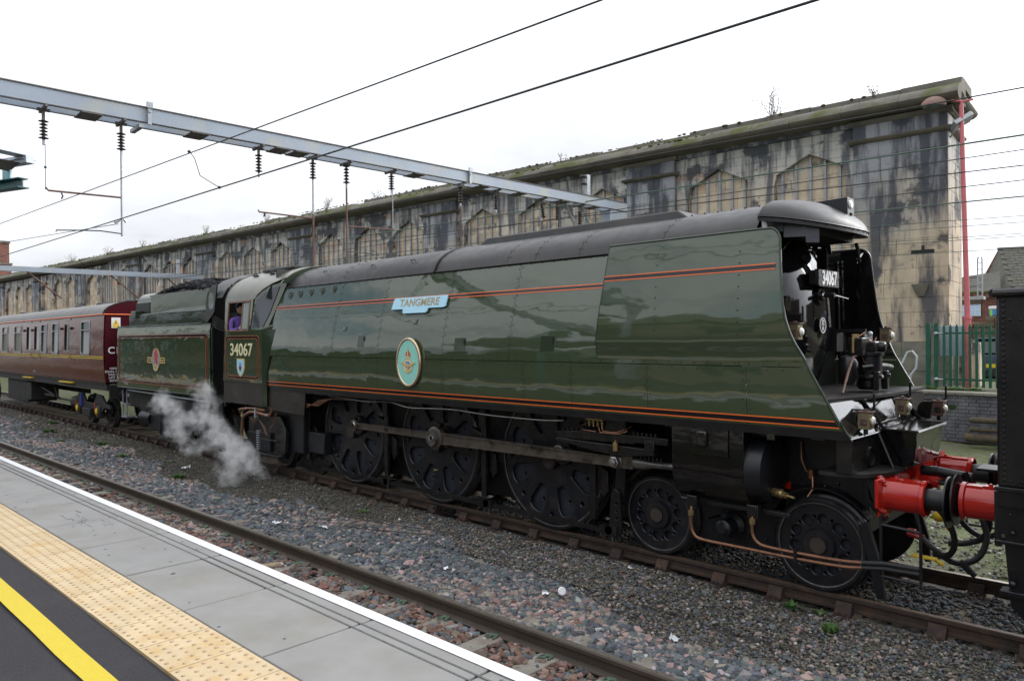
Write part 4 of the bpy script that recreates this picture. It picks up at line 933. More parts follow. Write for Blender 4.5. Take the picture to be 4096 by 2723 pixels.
arm(q, [(.62, 5.06), (.66, 5.015), (1.73, 5.035)], .016, 'rod_rust'); arm(q, [(.84, 5.0), (.86, 4.95), (.84, 4.9)], .012, 'wire', 'steady_clamp')
q = insulator(1.735, .2, 6.16, 5.85, 'second insulator from the left with a long vertical drop rod'); drop(q, 1.735, 5.8, 4.38, .019, 'galv')
arm(q, [(.76, 4.36), (.76, 4.39), (1.1, 4.42), (1.4, 4.44), (1.735, 4.42)], .010, 'wire'); arm(q, [(1.62, 4.60), (1.68, 4.63), (1.735, 4.70), (1.80, 4.62)], .02, 'galv', 'wire_clamp')
insulator(4.17, .2, 6.20, 5.84, 'third insulator from the left with nothing hanging from it')
q = insulator(5.32, .2, 6.23, 5.88, 'fourth insulator from the left above a rusty drop rod'); drop(q, 5.32, 5.85, 5.15, .018, 'galv'); drop(q, 5.32, 5.15, 4.0, .02, 'rod_rust')
arm(q, [(4.15, 5.11), (4.17, 5.07), (5.32, 5.068)], .016, 'rod_rust'); arm(q, [(4.28, 5.06), (4.28, 4.99)], .02, 'wire', 'steady_clamp')
q = insulator(6.10, .2, 6.30, 5.89, 'fifth insulator from the left above a brown drop rod'); drop(q, 6.10, 5.88, 4.3, .019, 'rod_rust')
arm(q, [(6.1, 4.98), (6.2, 4.99), (7.30, 5.03)], .014, 'rod_rust'); arm(q, [(6.10, 4.45), (6.5, 4.46), (6.9, 4.42)], .010, 'wire')
q = insulator(7.24, .2, 6.24, 5.92, 'sixth insulator from the left above a thin pale rod'); drop(q, 7.27, 5.9, 5.05, .010, 'galv')
q = insulator(9.23, .2, 6.26, 5.87, 'seventh insulator from the left, seen against the stone wall'); drop(q, 9.23, 5.85, 4.6, .016, 'rod_rust')
insulator(10.39, .2, 6.21, 5.85, 'eighth insulator from the left, bare at its lower end')
insulator(12.05, .2, 6.20, 5.82, 'leaning insulator beside the knee brace', None, -.25)
insulator(12.66, .2, 6.18, 5.82, 'insulator second from the right end of the gantry')
insulator(13.59, .2, 6.17, 5.79, 'rightmost insulator nearest the gantry mast')
# second gantry, far away above the coach
G2 = Vector((-45.7, .5, 0)); D2 = Vector((.09, .996, 0)).normalized(); N2 = Vector((-D2.y, D2.x, 0))
def GT2(a, off, z): return G2+D2*a+N2*off+Vector((0, 0, z))
g2 = thing('gantry', 'far blue-grey gantry beam above the maroon coach', 'gantry', tuple(GT2(10, .2, 0)))
beam(0, 1, GT2, -10, 10.4, 6.36, 6.62).build('front_beam', 'gantry_grey', g2); beam(.45, -1, GT2, -10, 10.4, 6.36, 6.62).build('rear_beam', 'gantry_grey', g2)
b = MB(); b.box(9.9, 10.35, .05, .4, -.3, 6.36); b.map(GT2); b.build('mast', 'gantry_grey', g2)
for a in (1.6, 5.6, 8.6): b = MB(); b.tube([GT2(a-.3, .2, 6.4), GT2(a+1.3, .2, 5.0)], .045, 6); b.build('stay_rod', 'rod_rust', g2)
b = MB(); b.box(8.9, 9.05, .1, .3, 6.62, 7.5); b.map(GT2); b.build('stub_post', 'galv', g2)
# ---- overhead wires (sagging, parallel to the tracks)
def wire(x0, x1, y, za, zb, xa, xb, r, m, label, sag=.0, cat='wire'):
    b = MB(); p = []
    for i in range(33):
        x = x0+(x1-x0)*i/32; t = (x-xa)/(xb-xa); z = za+(zb-za)*t-sag*(1-(2*t-1)**2); p.append((x, y(x) if callable(y) else y, z))
    b.tube(p, r, 6); o = b.build('overhead_wire', m); tag(o, label, cat); return o
wire(-45, 7, -4.45, 5.18, 4.77, -17.3, -2.95, .0068, 'wire', 'upper of the two thick wires crossing the sky to the top edge')
wire(-45, 7, -4.05, 4.62, 4.50, -13.1, -1.75, .0088, 'wire', 'lower thick contact wire crossing the sky above the locomotive')
b = MB(); b.tube([(-9.35, -4.43, 4.98), (-9.33, -4.38, 4.9), (-9.36, -4.3, 4.7), (-9.34, -4.15, 4.62), (-9.36, -4.05, 4.585)], .006, 6); b.ball((-9.35, -4.44, 4.98), .022, 6, 4); b.ball((-9.36, -4.05, 4.585), .022, 6, 4); o = b.build('jumper_cable', 'wire'); tag(o, 'short looped jumper cable joining the two sky wires', 'cable')
wire(-45, 12, 8, 7.34, 7.12, -11.4, -2.5, .014, 'wire', 'topmost background wire running along the wall cornice')
wire(-45, 12, 8, 6.46, 6.25, -16.2, -2.55, .018, 'wire_green', 'thick green wire across the arches of the wall')
wire(-45, 12, 8, 6.05, 5.98, -12, -2.5, .010, 'wire', 'thin wire just below the green wire')
wire(-45, 12, 8, 5.98, 5.69, -12, -2.55, .012, 'wire', 'dark wire meeting another at the right edge')
wire(-45, 12, 8, 5.62, 5.42, -14, -2.55, .010, 'wire', 'fifth wire down across the wall pillar')
wire(-45, 12, 8, 5.42, 5.12, -14, -2.55, .014, 'wire_green', 'green wire grazing the top of the locomotive hood')
for i, (z0, z1) in enumerate(((5.20, 4.78), (5.02, 4.66), (4.78, 4.45), (4.66, 4.40), (4.42, 4.18))):
    wire(-40, 12, 8, z0, z1, -14, -3.0, .006, 'wire_green', ['thin wire behind the headcode box', 'thin wire just under the headcode box', 'faint wire level with the hood tip', 'faint wire below the hood tip', 'lowest faint wire above the far smoke deflector'][i])
wire(-55, -13.1, -6.9, 5.5, 5.02, -45, -13.1, .005, 'wire', 'thin wire leaving the left insulator towards the left edge')
b = MB(); b.tube([(-40, -4.5, 6.0), (-13.2, -4.05, 4.55)], .006, 6); o = b.build('stay_wire', 'wire'); tag(o, 'thin slanting stay wire at the left edge', 'wire')
# ================================================================ steam locomotive
lo = thing('steam_locomotive', 'dark green air-smoothed steam locomotive with orange and black lining, numbered 34067', 'locomotive', (-8.5, 0, 0))
PR = [(1.50, 1.29), (1.635, 1.300), (1.80, 1.322), (2.05, 1.340), (2.29, 1.338), (2.50, 1.318), (2.75, 1.272), (3.0, 1.215), (3.3, 1.135), (3.60, 1.045)]
def hw(z):
    for (z0, y0), (z1, y1) in zip(PR[:-1], PR[1:]):
        if z <= z1: t = (z-z0)/(z1-z0); return y0+(y1-y0)*t
    return PR[-1][1]
def zl(z0, z1, n): return [z0+(z1-z0)*i/n for i in range(n+1)]
def hws(z):      # smoothed half width
    return (hw(z-.06)+2*hw(z)+hw(z+.06))/4 if 1.6 < z < 3.52 else hw(z)
def side(name, m, z0, z1, xl, xr, sg=-1, yf=hws, n=12, th=.012, parent=None, nx=1, off=0.):
    xl_ = xl if callable(xl) else (lambda z: xl); xr_ = xr if callable(xr) else (lambda z: xr); rows = []
    for z in zl(z0, z1, n): rows.append([(xl_(z)+(xr_(z)-xl_(z))*k/nx, sg*(yf(z)+off), z) for k in range(nx+1)])
    b = MB(); b.solid(rows, (0, -sg*th, 0)); return b.build(name, m, parent or lo, ang=30)
FE = [(1.63, -2.420), (1.80, -2.543), (2.0, -2.64), (2.21, -2.757), (2.36, -2.835), (2.5, -2.905), (2.65, -2.968), (2.81, -3.018), (3.1, -3.052), (3.424, -3.077), (3.66, -3.09)]
def fe(z):
    for (z0, x0), (z1, x1) in zip(FE[:-1], FE[1:]):
        if z <= z1: t = (z-z0)/(z1-z0); return x0+(x1-x0)*t
    return FE[-1][1]
def fes(z): return (fe(z-.05)+2*fe(z)+fe(z+.05))/4 if z > 1.7 else fe(z)
SZ = 2.285
ux = [-13.13, -11.07, -9.72, -8.12, -6.77, -5.25, -3.5]; lx = [-13.42, -11.3, -9.72, -8.12, -6.5, -5.70, -4.60, -3.42]
for sg in (-1, 1):
    for a, c in zip(ux[:-1], ux[1:]):
        nm = 'casing_panel'
        rear = -13.30 if a == ux[0] else a+.003
        side(nm, 'green_paint', SZ+.004, 3.60, rear, c-.003, sg, n=12, nx=6)
    for a, c in zip(lx[:-1], lx[1:]): side('casing_panel', 'green_paint', 1.70, SZ-.004, (lambda z: -13.13-.29*(SZ-z)/.58) if a == lx[0] else a+.003, c-.003, sg, n=8, nx=6, off=.002)
    side('casing_panel', 'green_paint', 1.70, SZ-.004, -3.417, fes, sg, n=10, nx=4, off=.002)
    side('casing_panel', 'green_paint', SZ+.004, 2.40, -3.497, fes, sg, n=3, nx=4)
    side('valance', 'satin_black', 1.615, 1.698, -13.40, fes, sg, n=2, off=.006)
    # smoke deflector
    def dy(z):
        T = [(2.33, 1.335), (2.38, 1.340), (2.43, 1.352), (2.48, 1.372), (2.54, 1.388), (2.62, 1.394), (2.8, 1.385), (3.1, 1.352), (3.4, 1.314), (3.66, 1.28)]
        for (z0, y0), (z1, y1) in zip(T[:-1], T[1:]):
            if z <= z1: return y0+(y1-y0)*(z-z0)/(z1-z0)
        return T[-1][1]
    def dys(z): return (dy(z-.02)+2*dy(z)+dy(z+.02))/4 if 2.36 < z < 3.6 else dy(z)
    def dxr(z): return fes(z)-(0 if z < 3.53 else .13*(1-math.sqrt(max(0, 1-((z-3.53)/.13)**2))))
    def dxl(z): return -5.30+.16*(z-2.36)/1.29
    zs = [2.335, 2.36, 2.39, 2.42, 2.45, 2.48, 2.52, 2.57, 2.64, 2.75, 2.9, 3.05, 3.2, 3.35, 3.48, 3.53, 3.57, 3.60, 3.625, 3.64, 3.652]
    rows = [[(dxl(z)+(dxr(z)-dxl(z))*k/10, sg*dys(z), z) for k in range(11)] for z in zs]
    b = MB(); b.solid(rows, (0, -sg*.012, 0)); df = b.build('smoke_deflector', 'green_paint', lo, ang=30)
    rows = [[(dxl(z)+.01+(dxr(z)-.01-dxl(z))*k/6, sg*(dys(z)-.016), z) for k in range(7)] for z in zs]
    b = MB(); b.solid(rows, (0, -sg*.006, 0)); b.build('inner_face', 'gloss_black' if sg > 0 else 'satin_black', df)
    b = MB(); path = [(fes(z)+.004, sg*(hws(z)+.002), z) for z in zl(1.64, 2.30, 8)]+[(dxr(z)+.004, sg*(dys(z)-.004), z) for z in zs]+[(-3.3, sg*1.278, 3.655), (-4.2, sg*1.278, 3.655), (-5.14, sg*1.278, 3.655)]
    b.tube(path, .013, 6); b.build('beading', 'green_plain' if sg < 0 else 'satin_black', df)  # far bead coloured black to suppress its sun glint
    b = MB(); b.tube([(dxl(z), sg*(dys(z)-.004), z) for z in zs], .008, 5); b.build('beading', 'green_plain', df)
    # orange / black lining
    def line(z0, z1, m, xl, xr, yf, par, off=.0045): return side('lining_stripe', m, z0, z1, xl, xr, sg, yf=yf, n=1, th=.002, parent=par, off=off, nx=6)
    line(1.782, 1.795, 'orange_line', -13.40, lambda z: fes(z)-.03, hws, lo, .0085); line(1.722, 1.735, 'orange_line', -13.42, lambda z: fes(z)-.03, hws, lo, .0085); line(1.735, 1.782, 'line_black', -13.41, lambda z: fes(z)-.03, hws, lo, .0075)
    for (zA, zB, xA, xB, yf, par) in ((3.236, 3.188, -13.45, -5.23, hws, lo), (3.297, 3.246, -5.18, -3.11, dys, df)):
        line(zA-.0055, zA+.0055, 'orange_line', xA, xB, yf, par, .0055); line(zB-.0055, zB+.0055, 'orange_line', xA, xB, yf, par, .0055); line(zB+.0055, zA-.0055, 'line_black', xA, xB, yf, par, .0045)
# hidden bulk so light cannot pass through the casing
b = MB(); b.prism([(-1.28, 1.64), (-1.28, 2.3), (-1.02, 3.55), (1.02, 3.55), (1.28, 2.3), (1.28, 1.64)], -13.1, -3.62, 'x'); b.build('inner_shell', 'inner_black', lo)
# rivets along the seams: one joined part
b = MB()
def rivet(x, z, yf=hws, r=.0085, off=.004): b.ball((x, -yf(z)-off, z), r, 6, 4, (1, .6, 1))
for x in ux[1:-1]:
    for z in zl(2.36, 3.52, 9): rivet(x-.03, z); rivet(x+.03, z+.02)
for x in lx[1:]:
    for z in zl(1.86, 2.24, 4): rivet(x-.035, z, off=.006); rivet(x+.035, z, off=.006)
k = 0; x = -13.0
while x < -3.0: rivet(x, SZ+.03, r=.009); rivet(x+.04, SZ-.03, r=.008, off=.006); x += .155
x = -13.2
while x < -2.6: rivet(x, 1.712, r=.006, off=.006); x += .14
for z in zl(2.66, 3.5, 7): rivet(-4.47, z, dys, off=.004); rivet(-3.49, z-.05, dys, off=.004)
x = -13.0
while x < -5.3: rivet(x, 3.575, r=.008); x += .2
b.build('rivets', 'green_plain', lo, kind='stuff')
# small raised details on the casing side: ventilators, washout covers, lamp brackets
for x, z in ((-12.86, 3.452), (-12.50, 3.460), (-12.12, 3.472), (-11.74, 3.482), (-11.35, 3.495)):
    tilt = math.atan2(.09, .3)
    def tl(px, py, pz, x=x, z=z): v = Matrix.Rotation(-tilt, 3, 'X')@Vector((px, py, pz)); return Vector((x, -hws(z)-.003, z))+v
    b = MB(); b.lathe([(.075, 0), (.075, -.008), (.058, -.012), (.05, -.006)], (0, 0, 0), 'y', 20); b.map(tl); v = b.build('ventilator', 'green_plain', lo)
    b = MB(); b.lathe([(.044, -.0135), (.0, -.0135)], (0, 0, 0), 'y', 20); b.map(tl); b.build('opening', 'inner_black', v, fix=False)  # flat black disc paints the dark of the vent hole
    b = MB(); b.lathe([(.014, -.013), (.012, -.02), (0, -.022)], (0, 0, 0), 'y', 10); b.map(tl); b.build('plug', 'tyre_steel', v)
for x, z, w, h in ((-10.2, 2.56, .10, .10), (-7.75, 2.50, .12, .10), (-6.1, 2.52, .12, .10)):
    b = MB(); b.box(x-w, x+w, -hws(z)-.004, -hws(z)+.01, z-h, z+h); b.map(lambda a, c, d: (a, c+(hws(z)-hws(d)), d)); b.build('inspection_cover', 'green_plain', lo, bevel=.003)
    b = MB(); b.box(x+w*.75, x+w*.95, -hws(z)-.008, -hws(z)+.01, z+.0, z+h*.7); b.build('catch', 'inner_black', lo)
b = MB(); b.box(-5.30, -5.27, -hws(3.1)-.006, -hws(3.1)+.01, 3.02, 3.12); b.box(-5.235, -5.21, -hws(3.1)-.006, -hws(3.1)+.01, 3.02, 3.12); b.build('slot', 'inner_black', lo)
for x, z in ((-10.75, 2.78), (-8.85, 2.86)):
    b = MB(); b.box(x-.05, x+.05, -hws(z)-.03, -hws(z), z-.035, z-.025); b.box(x+.01, x+.04, -hws(z)-.03, -hws(z)-.02, z-.03, z+.04); b.build('clip_bracket', 'galv', lo)
# ---- black roof
def roofpts(n=9, s=1.0, dz=0., zj=3.60, yj=1.045, top=4.075):
    P = [(yj, zj), (1.0, 3.70), (.93, 3.79), (.82, 3.875), (.68, 3.945), (.52, 4.0), (.34, 4.045), (.17, 4.068), (0, top)]
    return [(-y*s, z+dz) for y, z in P]+[(y*s, z+dz) for y, z in P[::-1][1:]]
rx = [-13.55, -11.15, -8.60, -7.05, -6.53, -5.78, -4.58, -3.45]
for i, (a, c) in enumerate(zip(rx[:-1], rx[1:])):
    s = 1.0+(.012 if 0 < i else 0); dz = .012 if i > 1 else 0
    rows = [[(a+.003+(c-a-.006)*k/4, y*s, z+dz) for k in range(5)] for y, z in roofpts()]
    b = MB(); b.solid(rows, lambda p: Vector((0, -.01*p.y, -.012))); b.build('roof_panel', 'roof_black', lo, ang=40)
b = MB()
for x in rx[1:-1]:
    for y, z in roofpts()[:9]: b.ball((x-.025, y*1.015, z+.008), .009, 5, 3); b.ball((x+.025, y*1.015, z+.008), .009, 5, 3)
x = -13.4
while x < -3.4: b.ball((x, -1.055, 3.615), .009, 5, 3); b.ball((x, -.40, 4.05), .012, 5, 3); x += .17
b.build('roof_rivets', 'satin_black', lo, kind='stuff')
b = MB(); b.tube([(-13.45, -1.052, 3.602), (-3.5, -1.068, 3.602)], .012, 6); b.build('roof_edge_bead', 'satin_black', lo)
b = MB(); b.tube([(-8.60, y*1.03, z+.01) for y, z in roofpts()], .018, 6); b.build('roof_step_bead', 'roof_black', lo)
b = MB(); b.hexa([(-8.3, -.46, 4.0), (-4.55, -.46, 4.0), (-4.55, .46, 4.0), (-8.3, .46, 4.0)], [(-8.1, -.42, 4.135), (-4.75, -.42, 4.135), (-4.75, .42, 4.135), (-8.1, .42, 4.135)]); b.build('safety_valve_cover', 'roof_black', lo, bevel=.02)
for x in (-12.7, -11.9, -9.3, -10.4): b = MB(); b.tube([(x-.05, -.9, 3.83), (x-.05, -.92, 3.86), (x+.05, -.92, 3.86), (x+.05, -.9, 3.83)], .008, 5); b.build('lifting_eye', 'satin_black', lo)
# ---- front cowl (hood) over the smokebox
def hood_row(t):
    x = -3.447+(-2.73+3.447)*t; w = 1.045*max(0., 1-t**1.75)**.58; ze = 3.83-.12*t**1.3; zt = 3.72+.367*max(0, 1-t**2.1)**.75
    pts = []
    for k in range(21):
        u = -1+2*k/20; y = u*w; z = ze+(zt-ze)*max(0, 1-abs(u)**2.6)**.62; pts.append((x, y, z))
    return pts
rows = [hood_row(t) for t in (0.03, .12, .22, .34, .46, .58, .68, .77, .85, .91, .955, .985, 1.0)]
b = MB(); b.solid(rows, (0, 0, -.012)); hd = b.build('front_cowl', 'roof_black', lo, ang=50)
edge = [r[0] for r in rows]+[r[-1] for r in rows[::-1]]
b = MB(); lip = [[Vector(p)+Vector((0, 0, -.002)) for p in edge], [Vector(p)+Vector((0, 0, -.05)) for p in edge]]; b.grid(lip); b.build('cowl_lip', 'roof_black', hd, fix=False)
b = MB(); b.tube([Vector(p)+Vector((0.006, -.004 if p[1] < 0 else .004, -.002)) for p in edge], .008, 5); b.build('lip_bead', 'satin_black', hd)
b = MB()
for i, p in enumerate(edge): b.ball(Vector(p)+Vector((0, 0, -.02)), .007, 5, 3)
b.build('lip_rivets', 'satin_black', hd)
b = MB(); b.add([tuple(Vector(p)+Vector((-.02, 0, .015))) for p in edge], [tuple(range(len(edge)))]); b.build('cowl_ceiling', 'inner_black', hd, fix=False)
b = MB(); b.box(-3.40, -3.24, -.86, -.83, 3.67, 3.80); b.hexa([(-3.24, -.84, 3.61), (-3.05, -.74, 3.61), (-3.05, -.70, 3.61), (-3.24, -.80, 3.61)], [(-3.24, -.84, 3.79), (-3.05, -.74, 3.75), (-3.05, -.70, 3.75), (-3.24, -.80, 3.79)]); b.hexa([(-3.05, -.74, 3.55), (-2.96, -.62, 3.55), (-2.98, -.58, 3.55), (-3.05, -.70, 3.55)], [(-3.05, -.74, 3.74), (-2.96, -.62, 3.70), (-2.98, -.58, 3.70), (-3.05, -.70, 3.74)]); b.build('chimney_shroud', 'shroud_grey', hd)
b = MB(); b.box(-3.6, -3.05, -.6, .6, 3.66, 3.76); b.build('chimney_block', 'inner_black', hd)
b = MB(); b.cyl((-3.38, -.98, 3.62), (-3.38, -.98, 3.80), .03, 10); b.build('sand_filler', 'galv', hd)
# headcode lamp box on the cowl
b = MB(); b.prism([(-3.18, 3.985), (-2.86, 3.86), (-2.86, 4.075), (-3.20, 4.065)], -.10, .10, 'y'); hb = b.build('headlamp_box', 'satin_black', hd, bevel=.006)
b = MB(); b.lathe([(0, .02), (.035, .018), (.05, 0)], (-2.858, -.02, 4.0), 'x', 16); b.build('lens', 'lens', hb)
b = MB(); b.ball((-2.86, 0, 3.90), .02, 8, 6); b.build('bolt', 'plate_grey', hb)
b = MB(); b.tube([(-2.86, -.05, 3.87), (-2.88, -.12, 3.82), (-2.87, .06, 3.84)], .006, 5); b.build('cable', 'rubber', hb)
# ---- smokebox and door
b = MB(); b.lathe([(0, -.16), (.86, -.16), (.88, -.12), (.88, .02)], (0, 0, 0), 'x', 40); b.map(lambda x, y, z: (-3.46+x, y, 2.79+z)); b.build('smokebox', 'satin_black', lo)
pr = [(0, .26), (.12, .258), (.25, .247), (.38, .225), (.5, .19), (.6, .145), (.68, .095), (.73, .045), (.75, .0), (.76, -.05)]
b = MB(); b.lathe(pr, (0, 0, 0), 'x', 56); b.map(lambda x, y, z: (-3.46+x, y*1.04, 2.79+z*1.13)); dr = b.build('smokebox_door', 'door_black', lo, ang=60)
b = MB(); b.tube([(-3.43, .80*math.cos(q), 2.79+.90*math.sin(q)) for q in [2*PI*i/48 for i in range(49)]], .02, 6, False); b.build('door_ring', 'gloss_black', dr)
DX = -3.195
b = MB(); b.lathe([(0, .05), (.055, .05), (.06, .03), (.11, .028), (.115, 0)], (DX-.01, 0, 3.03), 'x', 24); dt = b.build('door_dart', 'gloss_black', dr)
b = MB(); b.cyl((DX, 0, 3.03), (DX+.16, 0, 3.03), .026, 12); b.cyl((DX+.14, .0, 3.03), (DX+.17, .36, 3.0), .014, 8, .009); b.build('handle', 'satin_black', dt)
b = MB(); b.cyl((DX+.08, 0, 3.02), (DX+.10, .02, 2.68), .014, 8, .011); b.build('handle', 'bright_steel', dt)
b = MB(); b.lathe([(0, .02), (.03, .02), (.045, 0)], (DX+.03, 0, 3.03), 'x', 14); b.build('boss', 'bright_steel', dt)
b = MB(); b.tube([(DX-.03, -.75, 2.95), (DX+.0, -.70, 2.98)], .01, 6); b.box(-3.42, -3.36, -.84, -.77, 2.9, 3.1); b.build('hinge', 'gloss_black', dr, bevel=.006)
b = MB(); b.cyl((-3.36, -.62, 2.93), (-3.29, -.62, 2.93), .085, 20); b.build('blower_flange', 'gloss_black', dr)
# number plate
NPX = -3.115
NP = plate('smokebox_numberplate', [rrect(-.29, .29, -.088, .088, .02)], .016, 'plate_grey', .004)
ROTF = Matrix(((0, 0, 1), (1, 0, 0), (0, 1, 0))).to_euler()      # local x -> world y, local y -> world z, local z -> world x
npo = link('numberplate', NP, dr, (NPX, .02, 3.215), ROTF)
q = link('digits', text('34067', .215, 'white_paint', .014, xs=.78, bold=.006), npo, (NPX+.012, .02, 3.213), ROTF)
b = MB(); b.box(DX-.02, NPX-.012, -.27, .29, 3.14, 3.30); b.build('numberplate_backing', 'inner_black', npo, bevel=.01)
b = MB()
for sy in (-.27, .31): b.ball((NPX+.01, sy*.93+.0, 3.215), .010, 6, 4)
b.build('bolts', 'inner_black', npo)
b = MB(); b.box(DX-.03, NPX, -.012, .012, 3.32, 3.56); b.box(DX-.10, DX+.01, -.09, .09, 3.545, 3.565); b.box(DX-.04, NPX+.01, -.05, .05, 3.315, 3.33); b.build('lamp_iron', 'gloss_black', dr)
# shed code 72A in a ring
b = MB(); n = 36; SX = -3.17
b.lathe([(.078, 0), (.086, 0), (.086, .006), (.078, .006)], (SX+.004, -.01, 2.70), 'x', 36, True); sc_ = b.build('shed_plate', 'white_paint', dr)
link('lettering', text('72', .085, 'white_paint', .006, xs=.9), sc_, (SX+.008, -.01, 2.728), ROTF); link('lettering', text('A', .075, 'white_paint', .006), sc_, (SX+.008, -.01, 2.665), ROTF)
b = MB(); b.lathe([(0, .002), (.08, .002)], (SX, -.01, 2.70), 'x', 30); b.build('disc', 'inner_black', sc_, fix=False)
# pipe from cowl to far deflector, handrails
b = MB(); b.tube([(-2.95, .42, 3.62), (-2.95, .46, 3.58), (-2.98, .58, 3.49), (-3.02, .74, 3.45)], [.024, .022, .020, .018], 8); b.build('stay_pipe', 'satin_black', lo)
b = MB(); b.tube([(-3.04, .72, 3.47), (-3.16, 1.26, 3.60)], .014, 6); b.tube([(-3.04, .72, 3.44), (-3.45, .72, 3.42)], .012, 6); b.build('deflector_stay', 'satin_black', lo)
b = MB(); b.box(-3.35, -3.30, .82, 1.0, 3.16, 3.30); b.build('bracket_plate', 'gloss_black', lo, bevel=.008)
for y in (.88, 1.02): b = MB(); b.tube([(-3.3, y, 2.0), (-3.32, y, 3.5)], .016, 6); b.build('steam_pipe', 'gloss_black', lo)
b = MB(); b.box(-3.62, -3.5, -1.27, 1.27, 1.98, 3.5); b.build('front_bulkhead', 'inner_black', lo)
b = MB(); b.box(-3.45, -2.9, .55, .60, 2.62, 2.66); b.box(-3.4, -3.2, .5, .7, 2.4, 2.62); b.build('lubricator_shelf', 'satin_black', lo)
# ---- front deck, apron, casing below
b = MB(); b.prism([(-3.55, -1.325), (-2.72, -1.325), (-2.56, -.7), (-2.47, -.1), (-2.46, .5), (-2.48, 1.325), (-3.55, 1.325)], 1.945, 1.975, 'z'); b.build('front_deck', 'roof_black', lo)
def apron(y0, y1, m='gloss_black'):
    def top(y): return (-2.60+.03*(y+1.3), y, 1.955-.012*(y+1.3))
    def bot(y): return (-2.425, y, 1.632)
    b = MB(); b.solid([[top(y0), top((y0+y1)/2), top(y1)], [bot(y0), bot((y0+y1)/2), bot(y1)]], (-.012, 0, -.006)); return b.build('apron_panel', m, lo)
for y0, y1 in ((-1.33, -.62), (-.48, .28), (.30, .66), (.80, 1.33)): apron(y0, y1, 'apron_black')
b = MB(); b.box(-2.78, -2.66, -1.3, 1.3, 1.60, 1.93); b.build('apron_backing', 'inner_black', lo)
b = MB(); b.tube([(-2.42, -1.33, 1.632), (-2.41, -.55, 1.632), (-2.42, -.50, 1.66), (-2.44, -.46, 1.70), (-2.45, .5, 1.70), (-2.44, .55, 1.66), (-2.41, .6, 1.64), (-2.41, 1.33, 1.632)], .012, 6); b.build('apron_bead', 'apron_black', lo)
for y in (-.52, .31, .70): b = MB(); b.tube([(-2.56, y-.04, 1.93), (-2.40, y+.06, 1.66)], .014, 6); b.ball((-2.56, y-.04, 1.93), .03, 8, 6); b.build('apron_stay', 'satin_black', lo)
b = MB(); ch_ = []
for i in range(12): t = i/11; b.lathe([(.014, -.004), (.020, 0), (.014, .004), (.010, 0)], (-2.42, -.02+.34*t, 1.83-.09*math.sin(t*PI)), 'y' if i % 2 else 'x', 8, True)
b.build('safety_chain', 'bright_steel', lo)
b = MB(); b.box(-2.50, -2.44, -1.2, 1.2, 1.30, 1.63); b.box(-2.58, -2.44, -1.24, -1.20, 1.30, 1.63); b.build('front_plate', 'oily_black', lo, bevel=.004)
b = MB(); b.hexa([(-2.6, -.45, 1.30), (-2.14, -.45, 1.30), (-2.14, .45, 1.30), (-2.6, .45, 1.30)], [(-2.6, -.47, 1.645), (-2.10, -.47, 1.645), (-2.10, .47, 1.645), (-2.6, .47, 1.645)]); bx_ = b.build('valve_cover_box', 'gloss_black', lo, bevel=.008)
b = MB(); b.hexa([(-2.62, -.50, 1.645), (-2.07, -.50, 1.645), (-2.07, .50, 1.645), (-2.62, .50, 1.645)], [(-2.62, -.50, 1.662), (-2.08, -.50, 1.662), (-2.08, .50, 1.662), (-2.62, .50, 1.662)]); b.build('lid', 'apron_black', bx_)
b = MB()
for z in (1.42, 1.50, 1.57): b.tube([(-2.118-.12*(1.645-z), -.44, z), (-2.118-.12*(1.645-z), .44, z)], .007, 5)
b.build('slat', 'roof_black', bx_)
for sy in (-1, 1): b = MB(); b.tube([(-2.44, sy*.55, 1.66), (-2.28, sy*.58, 1.29)], .016, 6); b.build('bracket_stay', 'satin_black', lo)
b = MB(); b.lathe([(.085, .012), (.10, .012), (.10, 0), (.085, 0)], (-2.44, -.72, 1.40), 'x', 24, True); b.build('access_ring', 'satin_black', lo)
for sy in (-1, 1):
    b = MB(); b.prism([(-2.62, sy*.50), (-2.20, sy*.46), (-2.20, sy*.75), (-2.24, sy*.95), (-2.36, sy*1.14), (-2.55, sy*1.22), (-2.75, sy*1.22), (-2.75, sy*.5)], 1.262, 1.298, 'z'); b.build('footplate', 'roof_black', lo)
